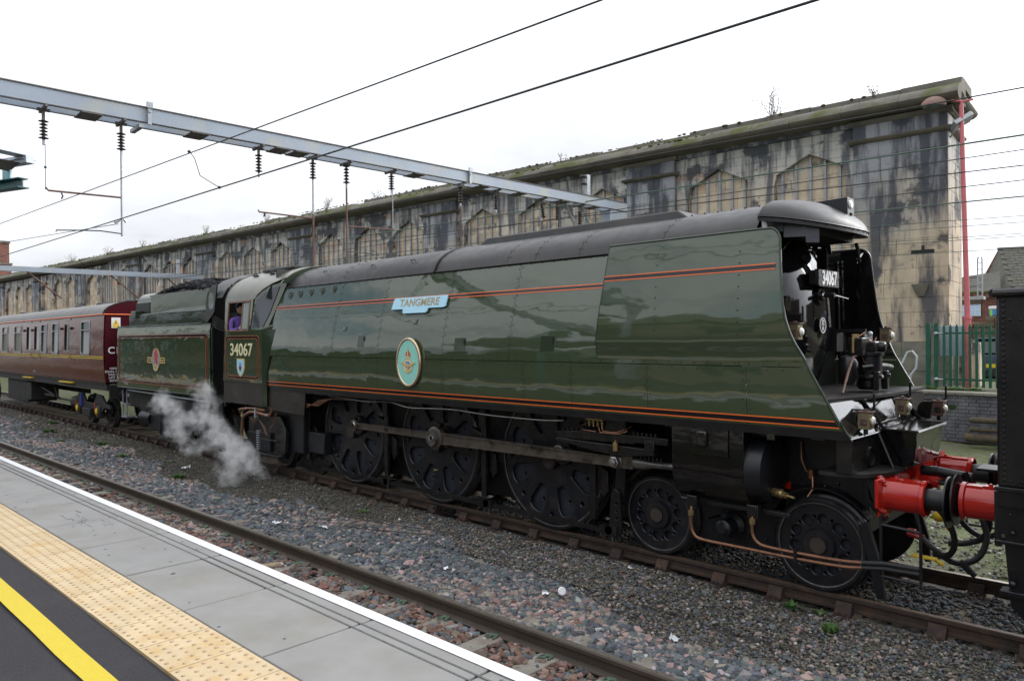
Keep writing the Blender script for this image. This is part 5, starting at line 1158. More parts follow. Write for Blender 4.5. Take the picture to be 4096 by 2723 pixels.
# ---- lamps on irons
def lamp(x, y, z, m, iron=True, hood=False, w=.055, h=.16):
    b = MB(); b.box(x-.055, x+.055, y-w, y+w, z, z+h); l_ = b.build('oil_lamp', m, lo, bevel=.006)
    b = MB(); b.box(x-.06, x+.07, y-w-.006, y+w+.006, z+h, z+h+.012); b.cyl((x, y, z+h), (x, y, z+h+.03), .02, 10); b.build('lid', 'lamp_tin_rusty', l_, bevel=.003)
    b = MB(); b.lathe([(0, .035), (.025, .03), (.042, .012), (.046, 0)], (x+.056, y, z+h*.52), 'x', 18); b.build('lens', 'lens', l_)
    b = MB(); b.lathe([(.046, .0), (.053, .0), (.053, .012), (.046, .012)], (x+.054, y, z+h*.52), 'x', 18, True); b.build('bezel', 'brass', l_)
    b = MB(); b.box(x-.03, x+.03, y-w-.003, y-w, z+h*.25, z+h*.62); b.ball((x+.01, y-w, z+h*.35), .018, 8, 5, (1, .5, 1)); b.build('side_plate', 'inner_black' if m != 'lamp_tin' else 'lamp_tin_rusty', l_)
    b = MB(); b.cyl((x, y, z-.05), (x, y, z), .022, 8); b.build('socket', 'satin_black', l_)
    if iron: b = MB(); b.tube([(x-.16, y+.05, z+h+.014), (x+.03, y+.05, z+h+.014), (x+.06, y+.05, z+h+.03), (x+.06, y+.05, z+h+.17)], .011, 6); b.ball((x+.06, y+.05, z+h+.17), .013, 6, 4); b.build('lamp_iron', 'satin_black', l_)
    if hood: b = MB(); b.prism([(x-.22, z-.02), (x-.08, z-.04), (x-.06, z+h+.01), (x-.14, z+h+.0), (x-.20, z+h-.04)], y-.05, y+.05, 'y'); b.build('lamp_recess', 'apron_black', l_, bevel=.01)
lamp(-2.41, -.95, 1.695, 'lamp_tin', True, True); lamp(-2.365, .02, 1.758, 'lamp_tin', True, False); lamp(-2.25, .92, 1.68, 'lamp_tin_rusty', True, True)
lamp(-3.07, -.98, 2.545, 'lamp_tin', True); lamp(-2.81, .98, 2.50, 'lamp_tin', False)
b = MB(); b.tube([(-2.75, 1.05, 2.63), (-2.75, 1.05, 2.62)], .01, 5); b.build('lamp_iron_stub', 'satin_black', lo)
# ---- air pump on the deck
pu = MB(); px, py = -2.74, .16
pu.lathe([(0, 2.0), (.10, 2.0), (.12, 2.03), (.12, 2.10), (.15, 2.12), (.15, 2.14), (.135, 2.16), (.135, 2.36), (.155, 2.37), (.155, 2.40), (.13, 2.41), (.0, 2.41)], (px, py, 0), 'z', 28)
pp = pu.build('air_pump', 'satin_black', lo, ang=30)
b = MB(); b.box(px-.06, px+.10, py-.10, py+.12, 2.41, 2.52); b.lathe([(0, .14), (.05, .14), (.06, .10), (.06, 0)], (px+.02, py+.06, 2.46), 'x', 14); b.build('valve_chest', 'oily_black', pp, bevel=.015)
b = MB(); b.cyl((px+.0, py+.05, 2.5), (px+.0, py+.05, 2.60), .022, 10); b.ball((px, py+.05, 2.60), .03, 8, 6); b.cyl((px-.02, py-.05, 2.52), (px-.02, py-.05, 2.60), .018, 8); b.build('drain_cock', 'galv', pp)
b = MB(); b.lathe([(0, 2.06), (.07, 2.06), (.10, 2.14), (.10, 2.30), (.07, 2.36), (0, 2.38)], (px-.10, py-.33, 0), 'z', 20); b.build('second_cylinder', 'oily_black', pp)
b = MB(); b.box(px-.12, px+.03, py-.28, py-.06, 2.36, 2.56); b.build('governor_block', 'oily_black', pp, bevel=.01)
b = MB()
for k in range(4): b.cyl((px-.06, py-.30+.05*k, 2.40), (px-.06, py-.30+.05*k, 2.60), .016, 8)
b.build('valve_stems', 'brass', pp)
for sy in (-.15, .13): b = MB(); b.box(px+.10, px+.16, py+sy-.035, py+sy+.035, 2.0, 2.20); b.cyl((px+.13, py+sy, 2.15), (px+.18, py+sy, 2.15), .022, 8); b.build('mounting_leg', 'satin_black', pp, bevel=.006)
b = MB(); b.tube([(px+.04, py+.16, 2.25), (px+.08, py+.3, 2.24), (px+.06, py+.55, 2.22)], .032, 10); b.ball((px+.06, py+.55, 2.22), .032, 8, 6); b.build('suction_pipe', 'rubber', pp)
b = MB(); b.tube([(px+.03, py-.15, 2.25), (px+.10, py-.22, 2.25), (px+.03, py-.30, 2.24)], .028, 10); b.build('elbow', 'oily_black', pp)
b = MB(); b.tube([(px-.05, py-.12, 2.58), (px-.02, py-.05, 2.62), (px, py, 2.54), (px+.04, py+.05, 2.50), (px+.05, py+.09, 2.56)], .007, 6); b.tube([(px-.06, py-.22, 2.6), (px-.03, py-.18, 2.45), (px+.0, py-.15, 2.30), (px+.08, py-.08, 2.26)], .007, 6); b.build('oil_pipe', 'copper', pp)
b = MB(); b.tube([(px-.02, py-.10, 2.38), (px-.04, py-.34, 2.36), (px-.03, py-.5, 2.24), (px+.0, py-.78, 2.0)], .013, 8); b.build('steam_supply_pipe', 'rod_rust', pp)
# ================================================================ running gear
def wheel(name, cx_, r, y, sg, kind, par):      # one wheel as a part, tyre / centre / hub as sub-parts
    cz = r
    w = link(name, None, par, (cx_, y, cz)) if False else None
    b = MB(); b.lathe([(r-.065, -.0), (r-.02, -.004), (r, .012), (r, .10), (r+.028, .115), (r+.028, .14), (r-.065, .14)], (0, 0, 0), 'y', 56 if r > .6 else 44, True)
    if sg > 0: b.map(lambda x, yy, z: (x, -yy, z))
    key = (kind, sg)
    if key not in WM:
        WM[key] = [b.mesh('tyre', 'wheel_black', ang=30)]
        if kind == 'driver':
            holes = []
            for k in range(8):
                a = 2*PI*k/8+.39; ca, sa = math.cos(a), math.sin(a); q = []
                for (u, v) in [(.375, -.045), (.42, -.085), (.66, -.145), (.75, -.125), (.79, -.06), (.79, .06), (.75, .125), (.66, .145), (.42, .085), (.375, .045)]: q.append((u*ca-v*sa, u*sa+v*ca))
                holes.append(q); a2 = a+PI/8; holes.append(circ(.040, 16, (.74*math.cos(a2), .74*math.sin(a2))))
            WM[key].append(plate('wheel_centre', [circ(r-.055, 64)]+holes, .03, 'wheel_black', .008))
            WM[key].append(plate('wheel_back', [circ(r-.055, 48)]+[circ(.028, 12, (.60*math.cos(2*PI*k/8+.45), .60*math.sin(2*PI*k/8+.45))) for k in range(8)], .02, 'wheel_pocket_skylit', .004))
            h = MB(); h.lathe([(0, .16), (.13, .16), (.14, .0), (.20, -.005), (.24, .02), (.30, .03)][::-1], (0, 0, 0), 'y', 32); h.map(lambda x, yy, z: (x, -yy+.1, z))
            WM[key].append(h.mesh('hub', 'wheel_black', ang=35))
        else:
            n = 10; holes = []
            for k in range(n):
                a = 2*PI*(k+.3)/n; holes.append(circ(r*.128, 18, (r*.555*math.cos(a), r*.555*math.sin(a)))); a += PI/n; holes.append(circ(r*.047, 12, (r*.60*math.cos(a), r*.60*math.sin(a))))
            WM[key].append(plate('wheel_centre', [circ(r-.055, 48)]+holes, .03, 'wheel_black', .006)); WM[key].append(plate('wheel_back', [circ(r-.055, 40)], .02, 'wheel_pocket_skylit'))
            h = MB(); h.lathe([(0, -.03), (.012, -.03), (.012, -.045), (r*.19, -.045), (r*.20, -.035), (r*.33, -.03), (r*.345, -.015), (r*.36, .02)], (0, 0, 0), 'y', 32)
            WM[key].append(h.mesh('hub', 'wheel_black', ang=35))
    ty, ce, bk, hb_ = WM[key]
    w = link(name, ty, par, (cx_, y, cz)); dy_ = 1 if sg < 0 else -1
    c = link('wheel_centre', ce, w, None, RX); c.location = (0, dy_*.035, 0)
    c = link('wheel_back', bk, w, None, RX); c.location = (0, dy_*.085, 0)
    c = link('hub', hb_, w); c.scale.y = 1 if sg < 0 else -1; c.location = (0, dy_*.0, 0)
    if 'tread' not in WM or (r, sg) not in WM: q = MB(); q.lathe([(r+.0012, .014), (r+.0012, .096)], (0, 0, 0), 'y', 56); q.lathe([(r-.058, -.0015), (r-.052, -.004), (r-.046, -.0045)], (0, 0, 0), 'y', 56); q.map(lambda x, yy, z: (x, yy*dy_, z)); WM[(r, sg)] = q.mesh('tread', 'tyre_steel', fix=False); WM['tread'] = 1
    link('tread', WM[(r, sg)], w); q = MB(); q.lathe([(0, 0), (r*.17 if r < .6 else .10, 0), (r*.18 if r < .6 else .11, .01)], (0, 0, 0), 'y', 24)
    q.map(lambda x, yy, z: (cx_+x, y-dy_*(.047 if r < .6 else .063)+dy_*yy, cz+z)); q.build('axle_end', 'hub_brown', w, fix=False)
    return w
WM = {}
DRX = [-6.50, -8.86, -11.22]; BGX = [-2.915, -4.815]
for x in DRX:
    for sg in (-1, 1): wheel('driving_wheel', x, .94, sg*.80, sg, 'driver', lo)
    b = MB(); b.cyl((x, -.68, .94), (x, .68, .94), .09, 14); b.build('axle', 'satin_black', lo)
for x in BGX+[-13.7]:
    for sg in (-1, 1): wheel('carrying_wheel', x, .47, sg*.80, sg, 'bogie', lo)
    b = MB(); b.cyl((x, -.68, .47), (x, .68, .47), .07, 14); b.build('axle', 'satin_black', lo)
# crank pins, coupling rods, connecting rod
PX, PZ = .27, .14
for i, x in enumerate(DRX):
    for sg in (-1, 1):
        b = MB(); b.cyl((x+PX, sg*.78, .94+PZ), (x+PX, sg*(1.16 if i == 1 else 1.0), .94+PZ), .055, 16); b.build('crank_pin', 'oily_black', lo)
        b = MB(); b.lathe([(0, 0), (.16, 0), (.17, .02), (.17, .10)], (0, 0, 0), 'y', 28); b.map(lambda a, c, d: (x+PX*.9+a, sg*(.86-c), .94+PZ*.9+d)); b.build('crank_boss', 'wheel_black', lo)
def rod(name, xa, za, xb, zb, y, h1, h2, m, sg=-1, t=.05, ends=(.11, .11)):
    L_ = math.hypot(xb-xa, zb-za); a = math.atan2(zb-za, xb-xa)
    def T(u, v, w): return (xa+u*math.cos(a)-w*math.sin(a), sg*(y+v), za+u*math.sin(a)+w*math.cos(a))
    b = MB(); e0, e1 = ends
    b.hexa([(e0*.8, -t, -h1/2), (L_-e1*.8, -t, -h2/2), (L_-e1*.8, t*.2, -h2/2), (e0*.8, t*.2, -h1/2)], [(e0*.8, -t, h1/2), (L_-e1*.8, -t, h2/2), (L_-e1*.8, t*.2, h2/2), (e0*.8, t*.2, h1/2)])
    for s1 in (-1, 1):
        b.hexa([(e0*.8, t*.2, s1*h1/2-.0 if s1 < 0 else h1/2-.018), (L_-e1*.8, t*.2, -h2/2 if s1 < 0 else h2/2-.018), (L_-e1*.8, t*.75, -h2/2 if s1 < 0 else h2/2-.018), (e0*.8, t*.75, -h1/2 if s1 < 0 else h1/2-.018)], [(e0*.8, t*.2, -h1/2+.018 if s1 < 0 else h1/2), (L_-e1*.8, t*.2, -h2/2+.018 if s1 < 0 else h2/2), (L_-e1*.8, t*.75, -h2/2+.018 if s1 < 0 else h2/2), (e0*.8, t*.75, -h1/2+.018 if s1 < 0 else h1/2)])
    for u, e in ((0, e0), (L_, e1)):
        if e: b.lathe([(0, t*.9), (e*.86, t*.9), (e, t*.7), (e, -t)], (0, 0, 0), 'y', 28); b.v[-28*4:] = [(p[0]+u, p[1], p[2]) for p in b.v[-28*4:]]
    b.map(T); return b.build(name, m, lo, ang=35)
for sg in (-1, 1):
    rod('coupling_rod', DRX[2]+PX, .94+PZ, DRX[1]+PX, .94+PZ, .945, .105, .105, 'rod_steel', sg, .035, (.10, .13))
    rod('coupling_rod', DRX[1]+PX, .94+PZ, DRX[0]+PX, .94+PZ, .945, .105, .105, 'rod_steel', sg, .035, (.13, .10))
    cr = rod('connecting_rod', DRX[1]+PX, .94+PZ, -5.21, 1.095, 1.07, .17, .125, 'rod_steel', sg, .045, (.17, .085))
    y1, y2 = sg*1.12, sg*1.17
    b = MB(); b.cyl((DRX[1]+PX, sg*1.10, .94+PZ), (DRX[1]+PX, y2, .94+PZ), .125, 28, .115); b.build('big_end_cap', 'tyre_steel', cr)
    b = MB(); b.lathe([(0, 0), (.03, 0), (.035, .012), (.055, .012), (.06, 0)], (0, 0, 0), 'y', 18); b.map(lambda a, c, d: (DRX[1]+PX+a, y2+sg*c, .94+PZ+d)); b.build('cap_boss', 'bright_steel', cr)
    b = MB(); b.box(DRX[1]+PX-.02, DRX[1]+PX+.12, sg*1.05-.05, sg*1.05+.05, 1.24, 1.31); b.box(DRX[2]+PX-.03, DRX[2]+PX+.06, sg*.95-.03, sg*.95+.03, 1.17, 1.22); b.cyl((DRX[1]+PX, sg*1.05, 1.3), (DRX[1]+PX, sg*1.05, 1.335), .018, 8); b.build('oil_cup', 'oily_black', cr, bevel=.005)
    b = MB(); b.lathe([(0, 0), (.035, 0), (.04, .012), (.055, .012), (.07, 0), (.07, -.03)], (0, 0, 0), 'y', 20); b.map(lambda a, c, d: (DRX[2]+PX+a, sg*(.985+c), .94+PZ+d)); b.build('pin_collar', 'bright_steel', cr)
    # crosshead, slide bars, piston rod
    b = MB(); b.box(-5.30, -4.98, sg*1.03-.06, sg*1.03+.10, 1.02, 1.20); b.box(-5.26, -4.92, sg*1.0-.08, sg*1.0+.08, 1.18, 1.26); xh = b.build('crosshead', 'rod_steel', lo, bevel=.01)
    b = MB(); b.lathe([(0, 0), (.028, 0), (.03, -.02), (.05, -.022), (.055, -.045), (.07, -.05)], (0, 0, 0), 'y', 6); b.map(lambda a, c, d: (-5.21+a, sg*(1.20+c), 1.095+d)); b.build('gudgeon_nut', 'bright_steel', xh, smooth=False)
    b = MB(); b.tube([(-5.0, sg*1.0, 1.10), (-4.86, sg*1.0, 1.10), (-4.72, sg*1.0, 1.10), (-4.3, sg*1.0, 1.10)], [.085, .075, .042, .042], 18); b.build('piston_rod', 'tyre_steel', lo)
    b = MB(); b.prism([(-6.08, 1.30), (-6.08, 1.40), (-5.80, 1.43), (-4.45, 1.44), (-4.45, 1.36), (-4.9, 1.355), (-4.9, 1.335), (-5.9, 1.32), (-5.9, 1.30)], sg*1.16, sg*.90, 'y'); sb = b.build('slide_bar', 'oily_black', lo, bevel=.008)
    b = MB(); b.prism([(-6.10, 1.32), (-6.08, 1.28), (-5.9, 1.262), (-5.45, 1.20), (-5.05, 1.185), (-4.72, 1.22), (-4.62, 1.23), (-4.62, 1.40), (-4.75, 1.40), (-4.75, 1.30), (-5.85, 1.315)], sg*1.18, sg*.90, 'y'); b.build('slide_bar', 'oily_black', lo, bevel=.008)
    b = MB()
    for k in range(7): b.cyl((-6.02+.07*k, sg*1.1, 1.40), (-6.02+.07*k, sg*1.1, 1.455), .017, 6)
    for k in range(6): b.cyl((-4.95+.06*k, sg*1.1, 1.43), (-4.95+.06*k, sg*1.1, 1.475), .017, 6); b.cyl((-4.85+.055*k, sg*1.1, 1.20), (-4.85+.055*k, sg*1.1, 1.16), .015, 6)
    b.build('bolt_heads', 'oily_black', sb)
    b = MB(); b.hexa([(-5.75, sg*1.0-.1, 1.44), (-4.85, sg*1.0-.1, 1.44), (-4.85, sg*1.0+.1, 1.44), (-5.75, sg*1.0+.1, 1.44)], [(-5.6, sg*1.0-.05, 1.52), (-5.0, sg*1.0-.05, 1.50), (-5.0, sg*1.0+.05, 1.50), (-5.6, sg*1.0+.05, 1.52)]); b.build('bar_bracket', 'oily_black', sb, bevel=.006)
# lubricator box with pipes
b = MB(); b.box(-5.60, -5.34, -1.19, -1.10, 1.575, 1.64); lb = b.build('lubricator_box', 'brass', lo, bevel=.006)
b = MB()
for k in range(4): b.cyl((-5.565+.065*k, -1.15, 1.575), (-5.565+.065*k, -1.15, 1.50), .014, 8); b.ball((-5.565+.065*k, -1.15, 1.545), .022, 8, 6)
b.build('unions', 'brass', lb)
b = MB(); b.tube([(-5.60, -1.17, 1.53), (-5.68, -1.17, 1.50), (-5.66, -1.17, 1.45), (-5.45, -1.17, 1.44)], .008, 6); b.tube([(-5.36, -1.17, 1.50), (-5.34, -1.17, 1.455), (-5.15, -1.17, 1.455), (-5.02, -1.15, 1.50), (-4.98, -1.1, 1.54)], .008, 6); b.tube([(-5.40, -1.18, 1.50), (-5.38, -1.18, 1.44), (-5.12, -1.17, 1.44), (-5.0, -1.15, 1.48)], .007, 6); b.build('oil_pipes', 'copper', lb)
b = MB(); b.cyl((-5.14, -1.20, 1.245), (-5.14, -1.20, 1.34), .032, 12); b.cyl((-5.14, -1.20, 1.34), (-5.14, -1.20, 1.37), .014, 8); b.build('oil_pot', 'brass', lb)
b = MB(); b.box(-5.36, -5.05, -1.12, -1.10, 1.44, 1.66); b.build('bracket_plate', 'oily_black', lo)
# cylinder with cladding
for sg in (-1, 1):
    pts = [(1.27, 1.70), (1.275, 1.25), (1.26, 1.08), (1.20, .93), (1.10, .84), (.95, .79), (.60, .79), (.60, 1.70)]
    b = MB(); b.prism([(sg*y, z) for y, z in pts], -4.33, -3.49, 'x'); cy_ = b.build('cylinder', 'cyl_black', lo, bevel=.006)
    b = MB(); b.box(-4.07, -3.65, sg*1.285-.006, sg*1.285+.006, 1.33, 1.62); b.build('cover_plate', 'cyl_black', cy_, bevel=.003)
    b = MB(); b.box(-4.0, -3.88, sg*1.30-.03, sg*1.30+.03, 1.42, 1.59); b.build('step_cover', 'cyl_black', cy_, bevel=.02)
    b = MB()
    for k in range(7): b.ball((-4.06+.068*k, sg*1.293, 1.34), .007, 5, 3); b.ball((-4.06+.068*k, sg*1.293, 1.61), .007, 5, 3)
    for k in range(4): b.ball((-4.06, sg*1.293, 1.38+.06*k), .007, 5, 3); b.ball((-3.66, sg*1.293, 1.38+.06*k), .007, 5, 3)
    for k in range(9): b.ball((-3.51, sg*1.278, 1.0+.08*k), .008, 5, 3); b.ball((-4.31, sg*1.278, 1.0+.08*k), .008, 5, 3)
    b.build('rivets', 'satin_black', cy_)
    b = MB(); b.lathe([(0, .20), (.27, .20), (.335, .17), (.345, .0)], (0, 0, 0), 'x', 40); b.map(lambda x, y, z: (-3.49+x, sg*.93+y, 1.19+z)); b.build('cylinder_cover', 'frame_black', cy_)
    b = MB(); b.cyl((-3.30, sg*1.02, .99), (-3.22, sg*1.05, .99), .045, 8); b.cyl((-3.22, sg*1.05, .99), (-3.12, sg*1.09, .985), .032, 10); b.cyl((-3.12, sg*1.09, .985), (-3.03, sg*1.12, .98), .014, 8); b.lathe([(.034, 0), (.045, 0), (.045, .03), (.034, .03)], (-3.2, sg*1.06, .99), 'x', 14, True); b.build('relief_valve', 'brass', cy_)
    b = MB(); b.cyl((-3.48, sg*1.05, 1.60), (-3.20, sg*1.05, 1.60), .07, 14); b.cyl((-4.34, sg*1.05, 1.60), (-4.52, sg*1.05, 1.60), .06, 14); b.box(-3.30, -3.22, sg*1.05-.09, sg*1.05+.09, 1.53, 1.68); b.build('valve_chest', 'gloss_black', cy_)
# main frames, motion brackets
for sg in (-1, 1):
    b = MB(); b.prism([(-14.9, 1.05), (-14.9, 1.62), (-2.46, 1.62), (-2.46, 1.28), (-2.42, 1.0), (-2.42, .86), (-2.65, 1.0), (-2.92, 1.06), (-3.3, 1.0), (-3.5, .62), (-3.8, .36), (-4.1, .36), (-4.3, .6), (-4.6, 1.0), (-5.2, 1.0), (-5.5, .75), (-12.3, .75), (-12.6, 1.05)], sg*.60, sg*.63, 'y'); b.build('frame_plate', 'frame_black', lo)
    for x in (-5.68, -7.66, -10.02, -12.5):
        b = MB(); b.box(x-.05, x+.05, sg*.90, sg*.96, .30, 1.58); b.box(x-.07, x+.07, sg*.88, sg*.98, 1.30, 1.56); hb2 = b.build('brake_hanger', 'oily_black', lo, bevel=.008)
        b = MB(); b.prism([(x-.30, 1.28), (x-.10, 1.22), (x-.02, 1.12), (x-.08, 1.05), (x-.24, 1.02)], sg*.83, sg*.93, 'y'); b.build('brake_block', 'oily_black', hb2, bevel=.008)
        b = MB(); b.prism([(x+.08, .98), (x+.19, .92), (x+.21, .66), (x+.13, .58), (x+.06, .7)], sg*.83, sg*.90, 'y'); b.build('sand_bracket', 'oily_black', hb2, bevel=.008)
        b = MB(); b.tube([(x+.02, sg*.93, .5), (x-.1, sg*.80, .3), (x-.30, sg*.76, .12)], .013, 6); b.build('sand_pipe', 'tyre_steel', hb2)
    b = MB(); b.box(-11.95, -5.35, sg*1.0-.018, sg*1.0+.018, .19, .245); b.map(lambda x, y, z: (x, y, z+.012*math.sin(x*1.3))); b.build('brake_pull_rod', 'oily_black', lo)
    for x in (-5.38, -7.55, -9.95):
        b = MB(); b.lathe([(0, .03), (.05, .03), (.055, -.03), (0, -.03)], (x, sg*1.0, .23), 'y', 14); b.box(x-.15, x+.12, sg*1.0-.03, sg*1.0+.03, .17, .28); b.cyl((x+.02, sg*1.0, .18), (x+.06, sg*1.02, .08), .007, 5); b.build('rod_joint', 'oily_black', lo)
    HL = plate('brake_lever', [[(-.10, -.10), (.06, -.14), (.10, -.02), (.06, .40), (-.02, .44), (-.06, .36)]]+[circ(.02, 10, (.02, y)) for y in (.08, .17, .26)], .03, 'oily_black', .003)
    link('brake_lever', HL, lo, (-5.30, sg*.98, .30), RX)
    b = MB(); b.prism([(-5.32, 1.0), (-5.18, 1.0), (-5.22, .55), (-5.36, .55)], sg*.88, sg*.94, 'y'); b.build('guide_bracket', 'oily_black', lo)
    # splasher guards over wheels
    for cx_, r in ((-2.915, .56), (-4.815, .57)):
        b = MB(); rows = [[(cx_+(r)*math.cos(q), sg*yy, .47+(r)*math.sin(q)) for yy in (.64, .78)] for q in [math.radians(a) for a in range(35, 150, 10)]]; b.solid(rows, lambda p: Vector((0, 0, .012))); b.build('splasher', 'frame_black', lo)
b = MB(); b.box(-12.4, -3.6, -.55, .55, .85, 1.62); b.box(-12.4, -5.6, -.48, .48, .22, .9); b.build('boiler_bottom_and_dark_block', 'inner_black', lo)  # lower box: dark block added to close the bright view between wheels
b = MB(); b.box(-4.6, -3.2, -.58, .58, .3, .62); b.box(-3.35, -2.5, -.58, .58, .62, 1.2); b.build('bogie_frame', 'frame_black', lo)
for sg in (-1, 1):
    b = MB(); b.prism([(-4.72, .62), (-4.5, .30), (-4.2, .22), (-3.6, .22), (-3.3, .28), (-3.05, .6), (-3.2, .72), (-4.5, .72)], sg*.62, sg*.65, 'y'); b.build('bogie_side', 'frame_black', lo)
    b = MB(); b.tube([(-4.30, sg*1.12, .80), (-4.1, sg*1.12, .80)], .03, 8); b.box(-4.02, -3.10, sg*1.05-.02, sg*1.05+.02, .755, .80); b.box(-4.2, -4.08, sg*1.15-.04, sg*1.15+.04, .72, .86); b.box(-3.5, -3.38, sg*1.15-.04, sg*1.15+.04, .72, .86); b.build('drain_cock_gear', 'frame_black', lo, bevel=.005)
    b = MB(); b.prism(circ(.22, 6, (-3.88, .50), .3, .18), sg*.66, sg*.70, 'y'); b.lathe([(0, 0), (.05, 0), (.07, -.03), (.09, -.04), (.10, -.20), (.15, -.24)], (0, 0, 0), 'y', 20); b.v[-120:] = [(x-3.90, sg*(.98+y), z+.49) for x, y, z in b.v[-120:]]
    for dx, dz in ((-.17, .06), (.15, -.10)): b.cyl((-3.9+dx, sg*.70, .50+dz), (-3.95+dx, sg*.88, .49+dz), .014, 8)
    b.build('side_control_housing', 'frame_black', lo)
    b = MB()
    for k in range(10): b.ball((-3.95+.13*k, sg*.64, 1.08-.02*(k % 3)), .018, 6, 4); b.ball((-4.5+.16*k, sg*.66, .38+.03*(k % 2)), .014, 6, 4)
    b.build('frame_bolts', 'satin_black', lo)
for x, z in ((-3.42, 1.02), (-3.30, 1.01)): b = MB(); b.box(x-.03, x+.03, -.645, -.63, z-.05, z+.03); b.build('red_mark', 'red_gloss', lo)
b = MB(); b.tube([(-3.15, -.66, 1.48), (-3.13, -.70, 1.30), (-3.08, -.72, 1.20), (-3.0, -.74, 1.14), (-2.99, -.76, 1.02), (-3.03, -.8, .94)], .012, 8); b.lathe([(0, 0), (.03, 0), (.03, .09), (0, .09)], (-3.02, -.73, 1.12), 'z', 10); b.build('lubricator_pipe', 'copper', lo)
# copper drain pipes along the front
P1 = [(-4.14, -1.16, .80), (-4.14, -1.2, .66), (-4.135, -1.2, .52), (-4.10, -1.2, .44), (-4.0, -1.2, .405), (-3.6, -1.2, .402), (-3.0, -1.2, .405), (-2.55, -1.2, .42), (-2.38, -1.18, .44)]
P2 = [(-3.44, -1.16, .80), (-3.44, -1.19, .68), (-3.43, -1.2, .56), (-3.38, -1.2, .49), (-3.28, -1.2, .465), (-3.0, -1.2, .462), (-2.6, -1.2, .470), (-2.38, -1.18, .485)]
for P in (P1, P2):
    b = MB(); b.stube(P, .0165, 10); cp = b.build('drain_pipe', 'copper', lo)
    b = MB(); b.tube([P[-1], (-2.2, -1.14, P[-1][2]+.02), (-1.9, -1.08, P[-1][2]+.015)], .021, 10); b.build('rubber_hose', 'rubber', cp)
    b = MB(); b.lathe([(0, -.035), (.032, -.035), (.032, .02), (0, .02)], (P[1][0], P[1][1], P[1][2]+.02), 'z', 6); b.build('union_nut', 'brass', cp, smooth=False)
    b = MB(); b.box(P[0][0]-.05, P[0][0]+.05, -1.20, -1.10, .74, .86); b.build('drain_cock', 'oily_black', cp, bevel=.01)
b = MB(); b.box(-3.0, -2.97, -1.225, -1.175, .37, .50); b.build('pipe_clip', 'satin_black', lo)
# trailing end: firebox skirt, ashpan, truck, pipes
b = MB(); b.prism([(-13.38, 1.70), (-13.38, 1.24), (-12.05, 1.20), (-12.0, 1.62)], -1.30, -1.285, 'y'); b.build('firebox_skirt', 'skirt_black', lo)
b = MB(); b.prism([(-15.22, 1.80), (-15.22, 1.30), (-13.42, 1.28), (-13.38, 1.75)], -1.355, -1.34, 'y'); b.build('cab_skirt', 'skirt_black', lo)
b = MB(); b.box(-14.3, -12.5, -1.05, 1.05, .42, 1.3); b.build('ashpan', 'frame_black', lo, bevel=.02)
b = MB(); b.prism([(-14.5, .30), (-14.5, .95), (-14.2, 1.1), (-13.2, 1.1), (-13.0, .85), (-13.0, .38), (-13.2, .30)], -1.16, -1.06, 'y'); tk = b.build('trailing_truck', 'oily_black', lo, bevel=.015)
b = MB(); b.box(-13.9, -13.5, -1.22, -1.12, .38, .75); b.box(-14.45, -14.0, -1.22, -1.16, .40, .72); b.box(-13.95, -13.05, -1.26, -1.10, .30, .34); b.box(-13.9, -13.2, -1.24, -1.1, .60, .625); b.build('axlebox', 'frame_black', tk, bevel=.01)
b = MB()
for k in range(9): b.lathe([(.045, -.012), (.06, 0), (.045, .012), (.035, 0)], (-13.98, -1.20, .40+.045*k), 'z', 10, True)
b.build('coil_spring', 'galv', tk)
b = MB(); b.box(-12.9, -11.9, -.98, -.80, .45, .85); b.build('ashpan_wing', 'frame_black', lo, bevel=.02)
b = MB(); b.prism([(-13.3, .10), (-12.7, .42), (-11.7, .42), (-12.3, .02)], -.78, -.70, 'y'); b.build('damper_plate', 'oily_black', lo)
b = MB(); b.stube([(-13.25, -1.29, 1.25), (-13.3, -1.31, 1.14), (-13.42, -1.32, 1.12), (-13.8, -1.32, 1.145), (-14.1, -1.32, 1.14), (-14.28, -1.32, 1.08), (-14.42, -1.32, 1.0), (-14.47, -1.32, .8), (-14.5, -1.32, .46)], .030, 10); ip = b.build('injector_pipe', 'copper', lo)
b = MB(); b.stube([(-13.5, -1.30, 1.21), (-14.0, -1.31, 1.22), (-14.4, -1.31, 1.19), (-14.62, -1.30, 1.15), (-14.6, -1.25, 1.08)], .028, 10); b.tube([(-13.15, -1.25, 1.2), (-13.22, -1.28, .95), (-13.35, -1.28, .86)], .016, 8); b.build('injector_pipe', 'copper', lo)
b = MB(); b.lathe([(.024, 0), (.036, 0), (.036, .03), (.024, .03)], (-13.40, -1.32, 1.12), 'x', 8, True); b.lathe([(.024, 0), (.034, 0), (.034, .02), (.024, .02)], (-14.3, -1.31, 1.20), 'x', 8, True); b.box(-13.86, -13.82, -1.36, -1.28, 1.04, 1.25); b.build('pipe_clamps', 'galv', ip)
b = MB()
for k in range(5): b.tube([(-14.3+.05*k, -1.27, 1.03), (-14.1, -1.28, .99-.02*k), (-13.8, -1.3, 1.02), (-13.62+.02*k, -1.3, .88), (-13.55+.02*k, -1.28, .72)], .005, 4)
b.build('lubrication_pipes', 'rod_rust', lo)
b = MB()
for k in range(6): b.tube([(-12.0, -1.27, 1.42-.015*k), (-11.6, -1.28, 1.40+.02*k), (-11.2, -1.27, 1.55), (-10.5, -1.25, 1.56)], .007, 4)
b.build('pipe_bundle', 'copper', lo)
